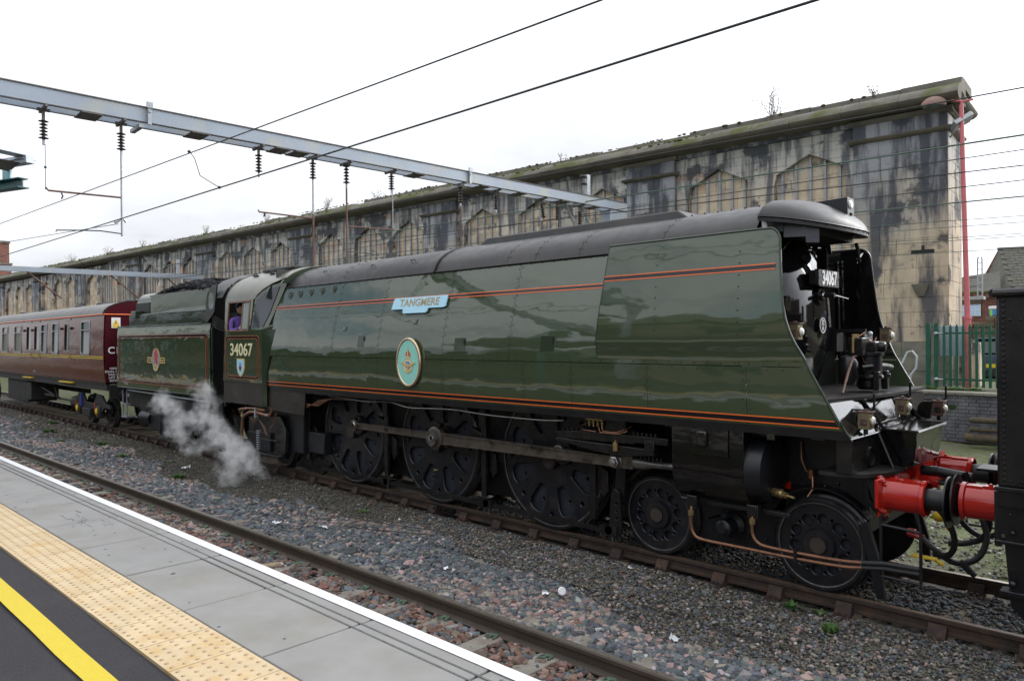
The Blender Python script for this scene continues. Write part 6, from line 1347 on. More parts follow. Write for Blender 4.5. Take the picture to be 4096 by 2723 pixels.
b = MB(); b.stube([(-11.3, -1.26, 1.60), (-10.2, -1.26, 1.56), (-9.5, -1.26, 1.585), (-9.0, -1.27, 1.53), (-8.4, -1.27, 1.55), (-7.9, -1.27, 1.56), (-7.2, -1.26, 1.53), (-6.3, -1.26, 1.53), (-5.9, -1.25, 1.55)], .009, 6); b.build('conduit', 'tyre_steel', lo)
# ================================================================ buffer beam, buffers, hoses
b = MB(); b.prism([(-.90, .86), (-1.14, 1.0), (-1.14, 1.26), (1.14, 1.26), (1.14, 1.0), (.90, .86), (.5, .98), (-.5, .98)], -2.275, -2.245, 'x'); b.build('buffer_beam', 'red_gloss', lo, bevel=.005)
def buffer(par, x, y, d, z=1.09, L_=.37, shank=.17, red='red_gloss'):      # d=+1: projects to +x
    b = MB(); b.box(x-.015, x+.015, y-.17, y+.17, z-.19, z+.19); fl_ = b.build('buffer', red, par, bevel=.006)
    b = MB(); b.lathe([(.165, .0), (.15, .03), (.145, .05), (.145, L_-.05), (.165, L_-.04), (.168, L_-.01), (.15, L_)], (0, 0, 0), 'x', 36); b.map(lambda a, c, e: (x+d*a, y+c, z+e)); b.build('housing', red, fl_)
    b = MB(); b.cyl((x+d*.05, y, z), (x+d*(L_+shank), y, z), .098, 24); b.build('shank', 'rubber', fl_)
    b = MB(); b.lathe([(0, L_+shank+.035), (.14, L_+shank+.028), (.225, L_+shank+.006), (.228, L_+shank-.008), (.21, L_+shank-.012), (.09, L_+shank-.04)], (0, 0, 0), 'x', 40); b.map(lambda a, c, e: (x+d*a, y+c, z+e)); b.build('head', 'satin_black', fl_)
    b = MB(); b.box(x+d*.10-.05, x+d*.10+.05, y-.045, y+.045, z+.14, z+.158); b.box(x+d*.24-.085, x+d*.24+.085, y-.055, y+.055, z+.137, z+.152); b.ball((x+d*.10, y, z+.158), .02, 8, 5)
    for sy in (-.13, .13):
        for sz in (-.14, .14): b.cyl((x+d*.01, y+sy, z+sz), (x+d*.05, y+sy, z+sz), .022, 6)
    b.build('fittings', red, fl_); return fl_
for y in (-.87, .87): buffer(lo, -2.27, y, 1)
b = MB(); b.cyl((-2.2, 0, 1.10), (-2.02, 0, 1.10), .06, 16); b.build('drawhook_plate', 'red_gloss', lo); b = MB(); b.cyl((-2.2, .05, 1.20), (-2.05, .05, 1.20), .052, 16); b.tube([(-2.05, .05, 1.20), (-1.9, .05, 1.185), (-1.75, .05, 1.17)], .05, 14); b.build('coupling_hose', 'rubber', lo)
b = MB(); b.add([(-1.98, -.03, 1.10), (-1.80, -.03, 1.22), (-1.74, 0, 1.14), (-1.80, .03, 1.06), (-1.95, .03, 1.05)], [(0, 1, 2, 3, 4)]); b.tube([(-2.05, 0, 1.1), (-1.85, 0, 1.1), (-1.77, 0, 1.16), (-1.80, 0, 1.23)], .028, 8); b.tube([(-1.86, -.05, 1.08), (-1.6, -.05, 1.02), (-1.35, -.05, 1.08)], .022, 8); b.tube([(-1.86, .05, 1.08), (-1.6, .05, 1.02), (-1.35, .05, 1.08)], .022, 8); b.build('screw_coupling', 'satin_black', lo)
for p, m in (([(-2.05, -.38, .96), (-1.95, -.40, .93), (-1.84, -.42, .80), (-1.80, -.40, .62), (-1.86, -.35, .48), (-2.0, -.32, .45)], 'rubber'), ([(-1.9, .0, .98), (-1.72, .0, .96), (-1.60, .02, .78), (-1.66, .05, .60), (-1.8, .05, .52), (-1.95, .0, .50)], 'rubber'), ([(-2.12, -.30, .60), (-1.98, -.34, .50), (-1.82, -.30, .40), (-1.66, -.2, .45), (-1.60, -.1, .62), (-1.64, -.05, .8)], 'rubber'), ([(-2.15, .42, .95), (-2.0, .44, .82), (-1.92, .46, .62), (-1.75, .5, .50), (-1.55, .5, .60)], 'rubber')):
    b = MB(); b.stube(p, .028, 10); b.build('brake_hose', m, lo)
for p in ((-2.1, -.38, .97), (-2.14, -.30, .60)): b = MB(); b.tube([(p[0]-.1, p[1], p[2]+.02), p, (p[0]+.05, p[1]-.01, p[2]-.01)], .034, 10); b.box(p[0]-.1, p[0]-.02, p[1]-.03, p[1]+.03, p[2], p[2]+.06); b.build('red_tap', 'red_gloss', lo, bevel=.006)
b = MB(); b.ball((-2.0, -.12, .78), .05, 8, 6, (1.3, 1, 1)); b.ball((-1.92, -.08, .68), .035, 8, 6, (1, 1, 1)); b.box(-2.16, -1.94, -.50, -.42, .435, .455); b.tube([(-1.95, -.46, .44), (-1.88, -.46, .40)], .02, 6); b.build('yellow_tap', 'yellow_paint', lo, bevel=.006)
b = MB(); b.tube([(-1.78, -.30, .42), (-1.72, -.28, .36), (-1.66, -.27, .30)], [.03, .035, .028], 10); b.build('hose_end', 'rubber', lo)
# front steps (rod frames) and guard irons
for sg in (-1,):
    b = MB(); Y = sg*1.10
    b.tube([(-2.22, Y, .95), (-2.235, Y, .86), (-2.235, Y, .38)], .014, 8); b.tube([(-1.93, Y, 1.0), (-1.92, Y, .93), (-1.905, Y, .84), (-1.905, Y, .37)], .014, 8); b.tube([(-2.235, Y, .38), (-1.905, Y, .37)], .014, 8); b.tube([(-2.235, Y, .85), (-1.905, Y, .83)], .013, 8); b.build('front_step', 'satin_black', lo)
b = MB()
for Y in (.98,):
    b.tube([(-2.0, Y, .95), (-2.0, Y, .5)], .014, 6); b.tube([(-1.6, Y, .95), (-1.6, Y, .5)], .014, 6); b.tube([(-2.0, Y, .5), (-1.6, Y, .5)], .014, 6)
b.build('front_step', 'satin_black', lo)
for sg in (-1, 1): b = MB(); b.prism([(-2.52, .75), (-2.44, .78), (-2.32, .35), (-2.30, .07), (-2.36, .06), (-2.42, .3)], sg*.76, sg*.82, 'y'); b.build('guard_iron', 'frame_black', lo, bevel=.006)
b = MB(); b.tube([(-2.42, -.95, 1.25), (-2.40, -.95, 1.05), (-2.34, -.9, .95), (-2.25, -.88, .85)], .035, 8); b.prism([(-2.4, 1.24), (-2.28, 1.24), (-2.27, .85)], -1.0, -.85, 'y'); b.build('beam_gusset', 'frame_black', lo)
# ================================================================ cab
CY = 1.37
def cyf(z): return CY-(0 if z < 2.85 else .06*((z-2.85)/.57)**1.6)
for sg in (-1, 1):
    loops = [[(-15.20, 1.745), (-13.48, 1.745), (-13.50, 2.80), (-13.96, 2.80), (-13.93, 3.42), (-15.19, 3.42)], rrect(-15.0, -14.06, 2.80, 3.38, .015, 2)]
    me = plate('cab_side', loops, .015, 'green_paint'); 
    for v in me.vertices: x, z, t = v.co; v.co = (x, sg*(cyf(z)-.0)-sg*(t*1.0)*(1 if sg > 0 else -1)*0+t, z)
    for v in me.vertices: v.co.x -= worg(lo).x
    me.update(); cs_ = link('cab_side', me, lo)
    b = MB()
    for x0, x1, z0, z1 in ((-15.03, -14.98, 2.78, 3.41), (-14.08, -14.03, 2.78, 3.41), (-15.0, -14.06, 3.37, 3.41), (-15.0, -14.06, 2.77, 2.805)): b.box(x0, x1, sg*1.375-.014, sg*1.375+.014, z0, z1)
    b.map(lambda x, y, z: (x, y-sg*(CY-cyf(z)), z)); b.build('window_frame', 'wood_brown', cs_, bevel=.004)
    b = MB(); b.box(-14.40, -14.10, sg*1.345-.004, sg*1.345+.004, 2.82, 3.36); b.map(lambda x, y, z: (x, y-sg*(CY-cyf(z)), z)); pn = b.build('sliding_pane', 'glass_pale', cs_)
    b = MB(); b.box(-14.43, -14.39, sg*1.345-.01, sg*1.345+.01, 2.82, 3.37); b.map(lambda x, y, z: (x, y-sg*(CY-cyf(z)), z)); b.build('pane_frame', 'wood_brown', pn)
    # upper spectacle wedge, ledge, lower wedge
    A0, A1 = (-13.955, -1.365), (-13.48, -1.225)
    def ww(t, z):      # t 0 outer edge, 1 inner edge
        u = (z-2.80)/.80; xo = -13.955+.09*u; yo = 1.365-.075*u-.0; xi = -13.47+.36*u; yi = 1.272-.20*u; return (xo+(xi-xo)*t, sg*(yo+(yi-yo)*t), z)
    def wtop(t): return 3.42+.30*t+.10*math.sin(t*PI)
    rows = [[ww(t, 2.80+(wtop(t)-2.80)*v) for t in (0, .25, .5, .75, 1)] for v in zl(0, 1, 6)]
    b = MB(); b.solid(rows, (-.012, sg*-.006, 0)); sp_ = b.build('cab_front_wedge', 'green_paint', lo)
    gl = [[ww(.08+(.80-.08)*t, 2.86+(wtop(.08+.72*t)-.07-2.86)*v) for t in (0, .33, .66, 1)] for v in (0, .33, .66, 1)]
    gl[0][3] = ww(.70, 2.86)
    b = MB(); b.grid([[Vector(p)+Vector((.010, sg*.010, 0)) for p in r] for r in gl]); b.build('spectacle_glass', 'spec_glass', sp_, fix=False)
    b = MB(); b.hexa([(-13.98, sg*1.20, 2.74), (-13.98, sg*1.372, 2.755), (-13.50, sg*1.375, 2.755), (-13.25, sg*1.20, 2.74)], [(-13.98, sg*1.20, 2.86), (-13.98, sg*1.368, 2.805), (-13.50, sg*1.368, 2.805), (-13.20, sg*1.22, 2.90)]); b.build('ledge', 'green_plain', lo, bevel=.012)
    rows = []
    for z in zl(1.30, 2.80, 6): rows.append([(-13.50, sg*1.375, z), (-13.36, sg*(1.375*.6+hws(max(z, 1.5))*.4), z), (-13.40+.26*min(1, max(0, (z-1.7)/1.0)), sg*(hws(max(z, 1.5))+.004), z)])
    b = MB(); b.solid(rows, (-.01, -sg*.01, 0)); b.build('cab_lower_wedge', 'green_plain', lo)
    # lining panel
    for inset, m, w, dy_ in ((0, 'lining_dim', .010, .002), (.018, 'line_black', .030, .0012), (.055, 'lining_dim', .010, .002)):
        o_ = rrect(-15.07+inset, -13.60-inset, 1.80+inset, 2.685-inset, .09, 5); i_ = rrect(-15.07+inset+w, -13.60-inset-w, 1.80+inset+w, 2.685-inset-w, .085, 5)
        me = plate('lining_panel', [o_, i_], .003, m)
        for v in me.vertices: x, z, t = v.co; v.co = (x-worg(lo).x, sg*(CY+.008+dy_)+t*sg, z)
        me.update(); link('lining_panel', me, cs_)
# roof
def cabroof(x, n=14):
    P = [(1.310, 3.42), (1.29, 3.50), (1.25, 3.60), (1.18, 3.71), (1.08, 3.81), (.93, 3.91), (.75, 3.99), (.55, 4.05), (.3, 4.09), (0, 4.105)]; return P
rows = []
for y, z in [(-y, z) for y, z in cabroof(0)]+[(y, z) for y, z in cabroof(0)[::-1][1:]]:
    xf = -13.9 if abs(y) > 1.3 else (-13.9+(1.31-abs(y))*3.6 if abs(y) > 1.08 else -13.05); rows.append([(-15.21, y, z), (-14.7, y, z), (-14.2, y, z), (xf, y, z)])
b = MB(); b.solid(rows, lambda p: Vector((0, -.01*p.y, -.012))); cr_ = b.build('cab_roof', 'cab_roof_green', lo, ang=50)
b = MB(); b.prism([(-y*.985, z-.01) for y, z in cabroof(0)]+[(y*.985, z-.01) for y, z in cabroof(0)[::-1][1:]], -13.50, -13.46, 'x'); b.prism([(-y, z-.012) for y, z in cabroof(0) if z > 3.7]+[(y, z-.012) for y, z in cabroof(0)[::-1][1:] if z > 3.7], -13.10, -13.06, 'x'); b.build('cab_front_plate', 'green_plain', cr_)
b = MB(); b.tube([(-15.21, y, z+.004) for y, z in [(-y, z) for y, z in cabroof(0)]+[(y, z) for y, z in cabroof(0)[::-1][1:]]], .010, 5); b.build('roof_bead', 'satin_black', cr_)
for x in (-14.72, -14.0): b = MB(); b.tube([(x-.06, -.86, 3.955), (x-.05, -.87, 4.0), (x+.05, -.87, 4.0), (x+.06, -.86, 3.955)], .014, 6); b.box(x-.1, x+.1, -.9, -.83, 3.95, 3.965); b.build('lifting_eye', 'satin_black', cr_)
b = MB(); b.box(-14.9, -13.6, -.62, .62, 4.05, 4.12); b.build('roof_hatch', 'roof_black', cr_, bevel=.02)
b = MB(); b.box(-13.5, -13.45, -1.05, 1.05, 1.6, 4.0); b.box(-15.1, -13.5, -1.3, 1.3, 1.5, 1.62); b.box(-15.15, -13.5, 1.28, 1.30, 1.62, 2.75); b.build('cab_interior', 'cab_inner', lo)
b = MB()
for k in range(7): b.box(-14.35+.0*k, -14.12, -1.15, -1.148, 2.86+.07*k, 2.875+.07*k)
b.build('blind_slats', 'glass_pale', lo)
b = MB(); b.box(-14.8, -14.55, -.55, -.5, 3.10, 3.13); b.build('hiviz_strip', 'hiviz_yellow', lo)
# number, shield
dg = link('cab_number', text('34067', .355, 'cream', .004, xs=1.12, bold=.006), lo, (-14.365, -CY-.012, 2.388), RX)
sh = [(-.165, .165), (.165, .165), (.165, -.02), (.13, -.11), (.07, -.17), (0, -.205), (-.07, -.17), (-.13, -.11), (-.165, -.02)]
s1 = link('shield_crest', plate('shield_crest', [sh], .012, 'badge_gold', .003), lo, (-14.37, -CY-.012, 2.05), RX)
link('shield_field', plate('shield_field', [[(x*.88, y*.88) for x, y in sh]], .01, 'crest_blue'), s1, (-14.37, -CY-.019, 2.05), RX)
link('shield_badge', plate('shield_badge', [circ(.05, 20), circ(.03, 16)], .006, 'plate_grey'), s1, (-14.37, -CY-.027, 2.03), RX); link('shield_badge', plate('shield_badge', [circ(.026, 16)], .006, 'badge_red'), s1, (-14.37, -CY-.027, 2.03), RX)
link('shield_badge', plate('shield_badge', [[(-.035, 0), (-.045, .045), (-.02, .03), (0, .055), (.02, .03), (.045, .045), (.035, 0)]], .006, 'badge_blue'), s1, (-14.37, -CY-.027, 2.09), RX); link('shield_badge', plate('shield_badge', [[(-.055, -.055), (-.03, -.075), (.03, -.075), (.055, -.055), (.03, -.05), (-.03, -.05)]], .006, 'badge_gold'), s1, (-14.37, -CY-.027, 2.03), RX)
# nameplate
def tiltrot(z): a = math.atan2(hws(z+.08)-hws(z-.08), .16); return (PI/2+a*-1, 0, 0)
zc = 3.125; yb = -hws(zc)-.022; RT = (PI/2-math.atan2(hws(zc-.1)-hws(zc+.1), .2), 0, 0)
outl = [(-.655, -.085), (-.645, -.095), (-.36, -.095), (-.35, -.15), (-.33, -.165), (.21, -.165), (.235, -.15), (.25, -.095), (.60, -.095), (.645, -.08), (.655, .07), (.645, .085), (-.60, .085), (-.625, .07)]
np_ = link('nameplate', plate('nameplate', [outl], .018, 'crest_blue', .003), lo, (-8.80, yb, zc+.02), RT)
link('lettering', text('TANGMERE', .165, 'plate_gold', .008, xs=1.12, bold=.003), np_, (-8.78, yb-.012, zc+.02), RT); link('lettering', text('BATTLE OF BRITAIN CLASS', .052, 'plate_gold', .006, xs=.78), np_, (-8.86, yb-.012+.035*.25, zc-.108), RT)
# oval RAF style crest on its gold ring
zc = 2.235; yb = -hws(zc)-.03; RO = RX
ov = link('oval_crest', plate('oval_crest', [circ(.255, 48, ry=.335)], .02, 'crest_turq'), lo, (-8.86, yb, zc), RO)
b = MB(); b.tube([(-8.86+.275*math.cos(2*PI*i/48), yb, zc+.355*math.sin(2*PI*i/48)) for i in range(49)], .024, 10, False); b.build('ring', 'gold_ring', ov)
def badge(loops, m, dx, dz, k=0, nm='badge'): link(nm, plate(nm, loops, .004, m), ov, (-8.86+dx, yb-.012-.003*k, zc+dz), RO)
badge([circ(.105, 32), circ(.068, 28)], 'badge_cream', 0, -.05, 1); badge([circ(.11, 32), circ(.104, 32)], 'badge_gold', 0, -.05, 2); badge([circ(.07, 28)], 'badge_blue', 0, -.05, 0)
badge([[(-.19, .055), (-.12, .045), (-.06, .02), (-.02, .035), (.02, .03), (.06, .02), (.12, .045), (.19, .055), (.16, .03), (.11, .01), (.05, -.012), (.035, -.04), (.02, -.03), (0, -.01), (-.04, -.005), (-.10, .015), (-.15, .035)]], 'badge_gold', 0, -.055, 3)
badge([[(-.03, .0), (.03, .0), (.02, -.03), (.045, -.055), (0, -.065), (-.045, -.055), (-.02, -.03)]], 'badge_gold', 0, -.07, 3)
badge([[(-.055, 0), (-.06, .045), (-.03, .075), (0, .085), (.03, .075), (.06, .045), (.055, 0)]], 'badge_red', 0, .085, 1); badge([[(-.055, 0), (.055, 0), (.05, -.02), (-.05, -.02)]], 'badge_cream', 0, .085, 2)
badge([[(-.008, 0), (.008, 0), (.008, .08), (-.008, .08)]], 'badge_cream', 0, .088, 2); badge([[(-.01, 0), (.01, 0), (.016, .02), (.006, .022), (.006, .05), (-.006, .05), (-.006, .022), (-.016, .02)]], 'badge_gold', 0, .168, 2)
badge([[(-.045, .0), (-.03, .0), (-.03, .05), (-.045, .045)], [(.045, .0), (.03, .0), (.03, .05), (.045, .045)]], 'badge_gold', 0, .092, 2)
# ================================================================ tender
te = thing('tender', 'dark green tender heaped with coal between the locomotive cab and the maroon coach', 'tender', (-19, 0, 0))
TY = 1.33
me = plate('side_sheet', [[(-21.86, 1.36), (-15.95, 1.37), (-15.95, 2.94), (-16.0, 2.985), (-21.88, 2.985)]], .015, 'green_paint')
for sg in (-1, 1):
    b = MB(); rows = [[(x, sg*(TY if z < 2.9 else TY-.02), z) for x in zl(-21.87, -15.95, 8)] for z in (1.36, 1.8, 2.3, 2.8, 2.92, 2.985)]
    b.solid(rows, (0, -sg*.012, 0)); ss = b.build('side_sheet', 'green_paint', te)
    b = MB(); b.tube([(-21.87, sg*1.31, 2.99), (-16.4, sg*1.31, 2.99)], .012, 6); b.tube([(-21.88, sg*1.34, 1.352), (-15.95, sg*1.34, 1.362)], .012, 6); b.build('beading', 'green_plain', ss)
    for inset, m, w, dd in ((0, 'lining_dim', .012, .010), (.02, 'line_black', .04, .009), (.07, 'lining_dim', .012, .010)):
        mm = plate('lining_panel', [rrect(-21.78+inset, -16.06-inset, 1.50+inset, 2.755-inset, .10, 5), rrect(-21.78+inset+w, -16.06-inset-w, 1.50+inset+w, 2.755-inset-w, .09, 5)], .003, m)
        for v in mm.vertices: x, z, t = v.co; v.co = (x+19, sg*(TY+dd)+t, z)
        mm.update(); link('lining_panel', mm, ss)
    b = MB(); b.solid([[(x, sg*1.20, z) for x in (-19.25, -16.35)] for z in (2.97, 3.2, 3.29)], (0, -sg*.01, 0)); b.solid([[(-19.25, sg*1.20, 3.29), (-16.35, sg*1.20, 3.27)], [(-18.6, sg*.98, 3.42), (-16.35, sg*1.02, 3.42)]], (0, 0, -.01)); b.add([(-19.25, sg*1.2, 2.98), (-19.25, sg*.9, 2.98), (-19.25, sg*1.2, 3.29)], [(0, 1, 2)]); b.build('fire_iron_tunnel', 'green_plain', te)
    b = MB(); b.solid([[(x, sg*(1.05-.03*(z-2.9)), z) for x in (-20.2, -18.4, -16.45)] for z in (2.9, 3.4, 3.80)], (0, -sg*.012, 0)); b.build('bunker_side', 'green_plain', te)
b = MB(); b.box(-21.86, -16.0, -1.31, 1.31, 1.36, 2.90); b.build('tank', 'inner_black', te)
b = MB(); b.box(-21.45, -19.2, -1.16, 1.16, 2.88, 3.31); b.build('tank_top', 'green_plain', te, bevel=.02)
pts = []
for i in range(9): a = PI*i/8/2; pts.append((-(1.0-.30*(1-math.cos(a))), 3.55+.34*math.sin(a)))
b = MB(); b.prism([(-1.0, 3.2)]+pts+[(-p[0], p[1]) for p in pts[::-1]]+[(1.0, 3.2)], -21.35, -20.2, 'x'); b.build('tank_dome', 'green_plain', te, bevel=.03)
b = MB(); b.box(-21.35, -20.35, -1.012, -1.0, 3.28, 3.62); b.build('sunken_panel', 'inner_black', te)
b = MB(); b.box(-21.12, -20.78, -1.22, -1.02, 3.20, 3.40); b.build('toolbox', 'green_plain', te, bevel=.01)
b = MB(); b.prism([(-1.28, 1.4), (-1.28, 2.95), (-1.02, 3.05), (-1.0, 3.78), (0, 3.7), (1.0, 3.78), (1.02, 3.05), (1.28, 2.95), (1.28, 1.4)], -16.42, -16.38, 'x'); b.build('front_plate', 'inner_black', te)
# coal
rng2 = np.random.default_rng(3)
b = MB(); 
def coalz(x, y): return 3.70+.44*max(0, 1-((x+18.4)/2.15)**2)*max(0, 1-(y/1.15)**2)**.6
b.grid([[(x, y, coalz(x, y)-.05) for x in zl(-20.25, -16.5, 20)] for y in zl(-1.03, 1.03, 10)]); b.build('coal_heap', 'coal', te, fix=False)
n = 2600; cx2 = rng2.uniform(-20.3, -16.55, n); cy2 = rng2.uniform(-1.0, 1.0, n); cz2 = np.array([coalz(a, c) for a, c in zip(cx2, cy2)])+rng2.uniform(-.03, .02, n)
co_ = stones('coal_lumps', cx2+0, cy2, cz2, rng2.uniform(.035, .085, n), np.tile(np.array([[.016, .016, .018]]), (n, 1))*rng2.uniform(.6, 1.6, (n, 1)), 'coal_lump', 'heap of black coal lumps filling the tender')
co_.parent = te; co_.location = (19, 0, 0)
# front sheet with oval lookout, handrails
for sg in (-1, 1):
    o_ = [(-16.28, 2.95), (-15.84, 3.22), (-15.80, 3.40), (-15.70, 3.80), (-15.95, 3.80), (-16.18, 3.66), (-16.27, 3.45)]
    mm = plate('lookout_sheet', [o_, rrect(-16.17, -15.86, 3.28, 3.66, .12, 6)], .02, 'satin_black', .004)
    for v in mm.vertices: x, z, t = v.co; v.co = (x+19, sg*1.26+t, z)
    mm.update(); lk = link('lookout_sheet', mm, te)
    b = MB(); b.box(-16.16, -15.87, sg*1.26-.003, sg*1.26+.003, 3.29, 3.65); b.build('glass_pane', 'glass_pale', lk)
    b = MB(); b.tube([(-15.86, sg*1.30, 2.88), (-15.80, sg*1.34, 2.86), (-15.80, sg*1.34, 1.95), (-15.86, sg*1.30, 1.93)], .016, 8); b.tube([(-15.86, sg*1.30, 1.86), (-15.80, sg*1.34, 1.84), (-15.80, sg*1.34, 1.45)], .016, 8); b.build('handrail', 'green_plain', te)
b = MB(); rows = [[(-16.2+.75*t, y, z-.02*t) for t in (0, .35, .7, 1)] for y, z in [(-1.26, 3.55), (-1.15, 3.74), (-.9, 3.94), (-.5, 4.08), (0, 4.13), (.5, 4.08), (.9, 3.94), (1.26, 3.6)]]; b.solid(rows, (0, 0, -.015)); b.build('tender_cab_roof', 'roof_black', te)
b = MB()
for i in range(7): a = .35+.11*i; b.tube([(-15.45+.03*i, -1.05+.12*i, 3.80+.045*i), (-15.2, -1.0+.12*i, 3.74+.05*i)], .03, 6)
b.build('gangway_sheet', 'satin_black', te)
b = MB(); b.box(-15.98, -15.25, -1.2, 1.2, 1.25, 1.40); b.box(-15.9, -15.4, -.95, -.9, 1.4, 3.2); b.build('fall_plate', 'inner_black', te)
b = MB()
for i in range(5): b.tube([(-16.1, -1.2, 3.15-.05*i), (-15.85, -1.22, 3.10-.06*i), (-15.75, -1.1, 3.0-.05*i)], .012, 5)
b.build('cables', 'rubber', te)
# crest on tender: lion-and-wheel style roundel with bars
cr0 = link('tender_crest', plate('tender_crest', [circ(.255, 32, ry=.275)], .006, 'badge_gold'), te, (-19.04, -TY-.010, 2.14), RX)
link('crest_field', plate('crest_field', [circ(.235, 32, ry=.255)], .004, 'crest_grey'), cr0, (-19.04, -TY-.016, 2.14), RX)
link('crest_lion', plate('crest_lion', [[(-.10, -.18), (-.02, -.10), (.05, -.20), (.10, -.15), (.07, -.02), (.14, .05), (.08, .10), (.06, .20), (-.02, .22), (-.08, .12), (-.16, .10), (-.08, .04), (-.13, -.05), (-.06, -.06)]], .004, 'badge_red'), cr0, (-19.02, -TY-.021, 2.19), RX)
link('crest_wheel', plate('crest_wheel', [circ(.16, 24, ry=.09), circ(.09, 20, ry=.05)], .004, 'badge_gold'), cr0, (-19.04, -TY-.021, 1.935), RX)
for sx in (-1, 1):
    link('crest_bar', plate('crest_bar', [[(-.15, -.07), (.15, -.07), (.15, .07), (-.15, .07)], [(-.13, -.045), (.13, -.045), (.13, .045), (-.13, .045)]], .004, 'badge_gold'), cr0, (-19.04+sx*.42, -TY-.012, 2.115), RX)
    link('crest_bar', plate('crest_bar', [[(-.13, -.012), (.13, -.012), (.13, .012), (-.13, .012)]], .004, 'badge_gold'), cr0, (-19.04+sx*.42, -TY-.012, 2.115), RX)
# tender frames, wheels
for sg in (-1, 1):
    b = MB(); b.prism([(-21.9, 1.34), (-21.9, .80), (-21.0, .80), (-20.4, .45), (-19.6, .45), (-19.2, .8), (-18.7, .8), (-18.3, .45), (-17.5, .45), (-17.1, .8), (-16.9, .8), (-16.6, .45), (-16.1, .45), (-15.95, .8), (-15.95, 1.34)], sg*1.02, sg*1.05, 'y'); b.build('tender_frame', 'under_dark', te)
    b = MB(); b.tube([(-21.3, sg*1.26, 1.275), (-16.2, sg*1.26, 1.225)], .018, 6); b.build('steam_heat_pipe', 'galv', te)
    for x in (-20.0, -18.0, -16.35):
        wheel('carrying_wheel', x, .54, sg*.80, sg, 'tender', te)
        b = MB(); b.box(x-.17, x+.17, sg*1.08-.08, sg*1.08+.10, .36, .78); b.box(x-.4, x+.4, sg*1.10-.04, sg*1.10+.05, .80, .90); b.build('axlebox', 'frame_black', te, bevel=.02)
b = MB(); b.cyl((-19.95, -1.30, .62), (-19.55, -1.22, .62), .20, 16, .16); b.build('dynamo', 'frame_black', te); b = MB(); b.box(-19.7, -18.9, -1.30, -1.0, .35, .95); b.build('battery_box', 'frame_black', te, bevel=.02)
b = MB(); b.tube([(-21.85, -1.2, 1.25), (-21.85, -1.2, .52)], .018, 6); b.tube([(-21.55, -1.2, 1.25), (-21.55, -1.2, .52)], .018, 6); b.box(-21.9, -21.5, -1.24, -1.0, .50, .54); b.box(-21.9, -21.5, -1.24, -1.1, .85, .88); b.build('rear_step', 'galv', te)
b = MB(); b.lathe([(0, 0), (.055, 0), (.06, .02), (.03, .04), (0, .04)], (0, 0, 0), 'y', 16); b.map(lambda x, y, z: (x-21.35, y-1.24, z+1.13)); b.build('cap', 'galv', te)
b = MB(); b.box(-22.05, -22.0, -1.0, -.98, .8, 1.15); b.build('red_rod', 'red_gloss', te)
for y in (-.87, .87): buffer(te, -22.0, y, -1, 1.05, .32, .10, 'satin_black')
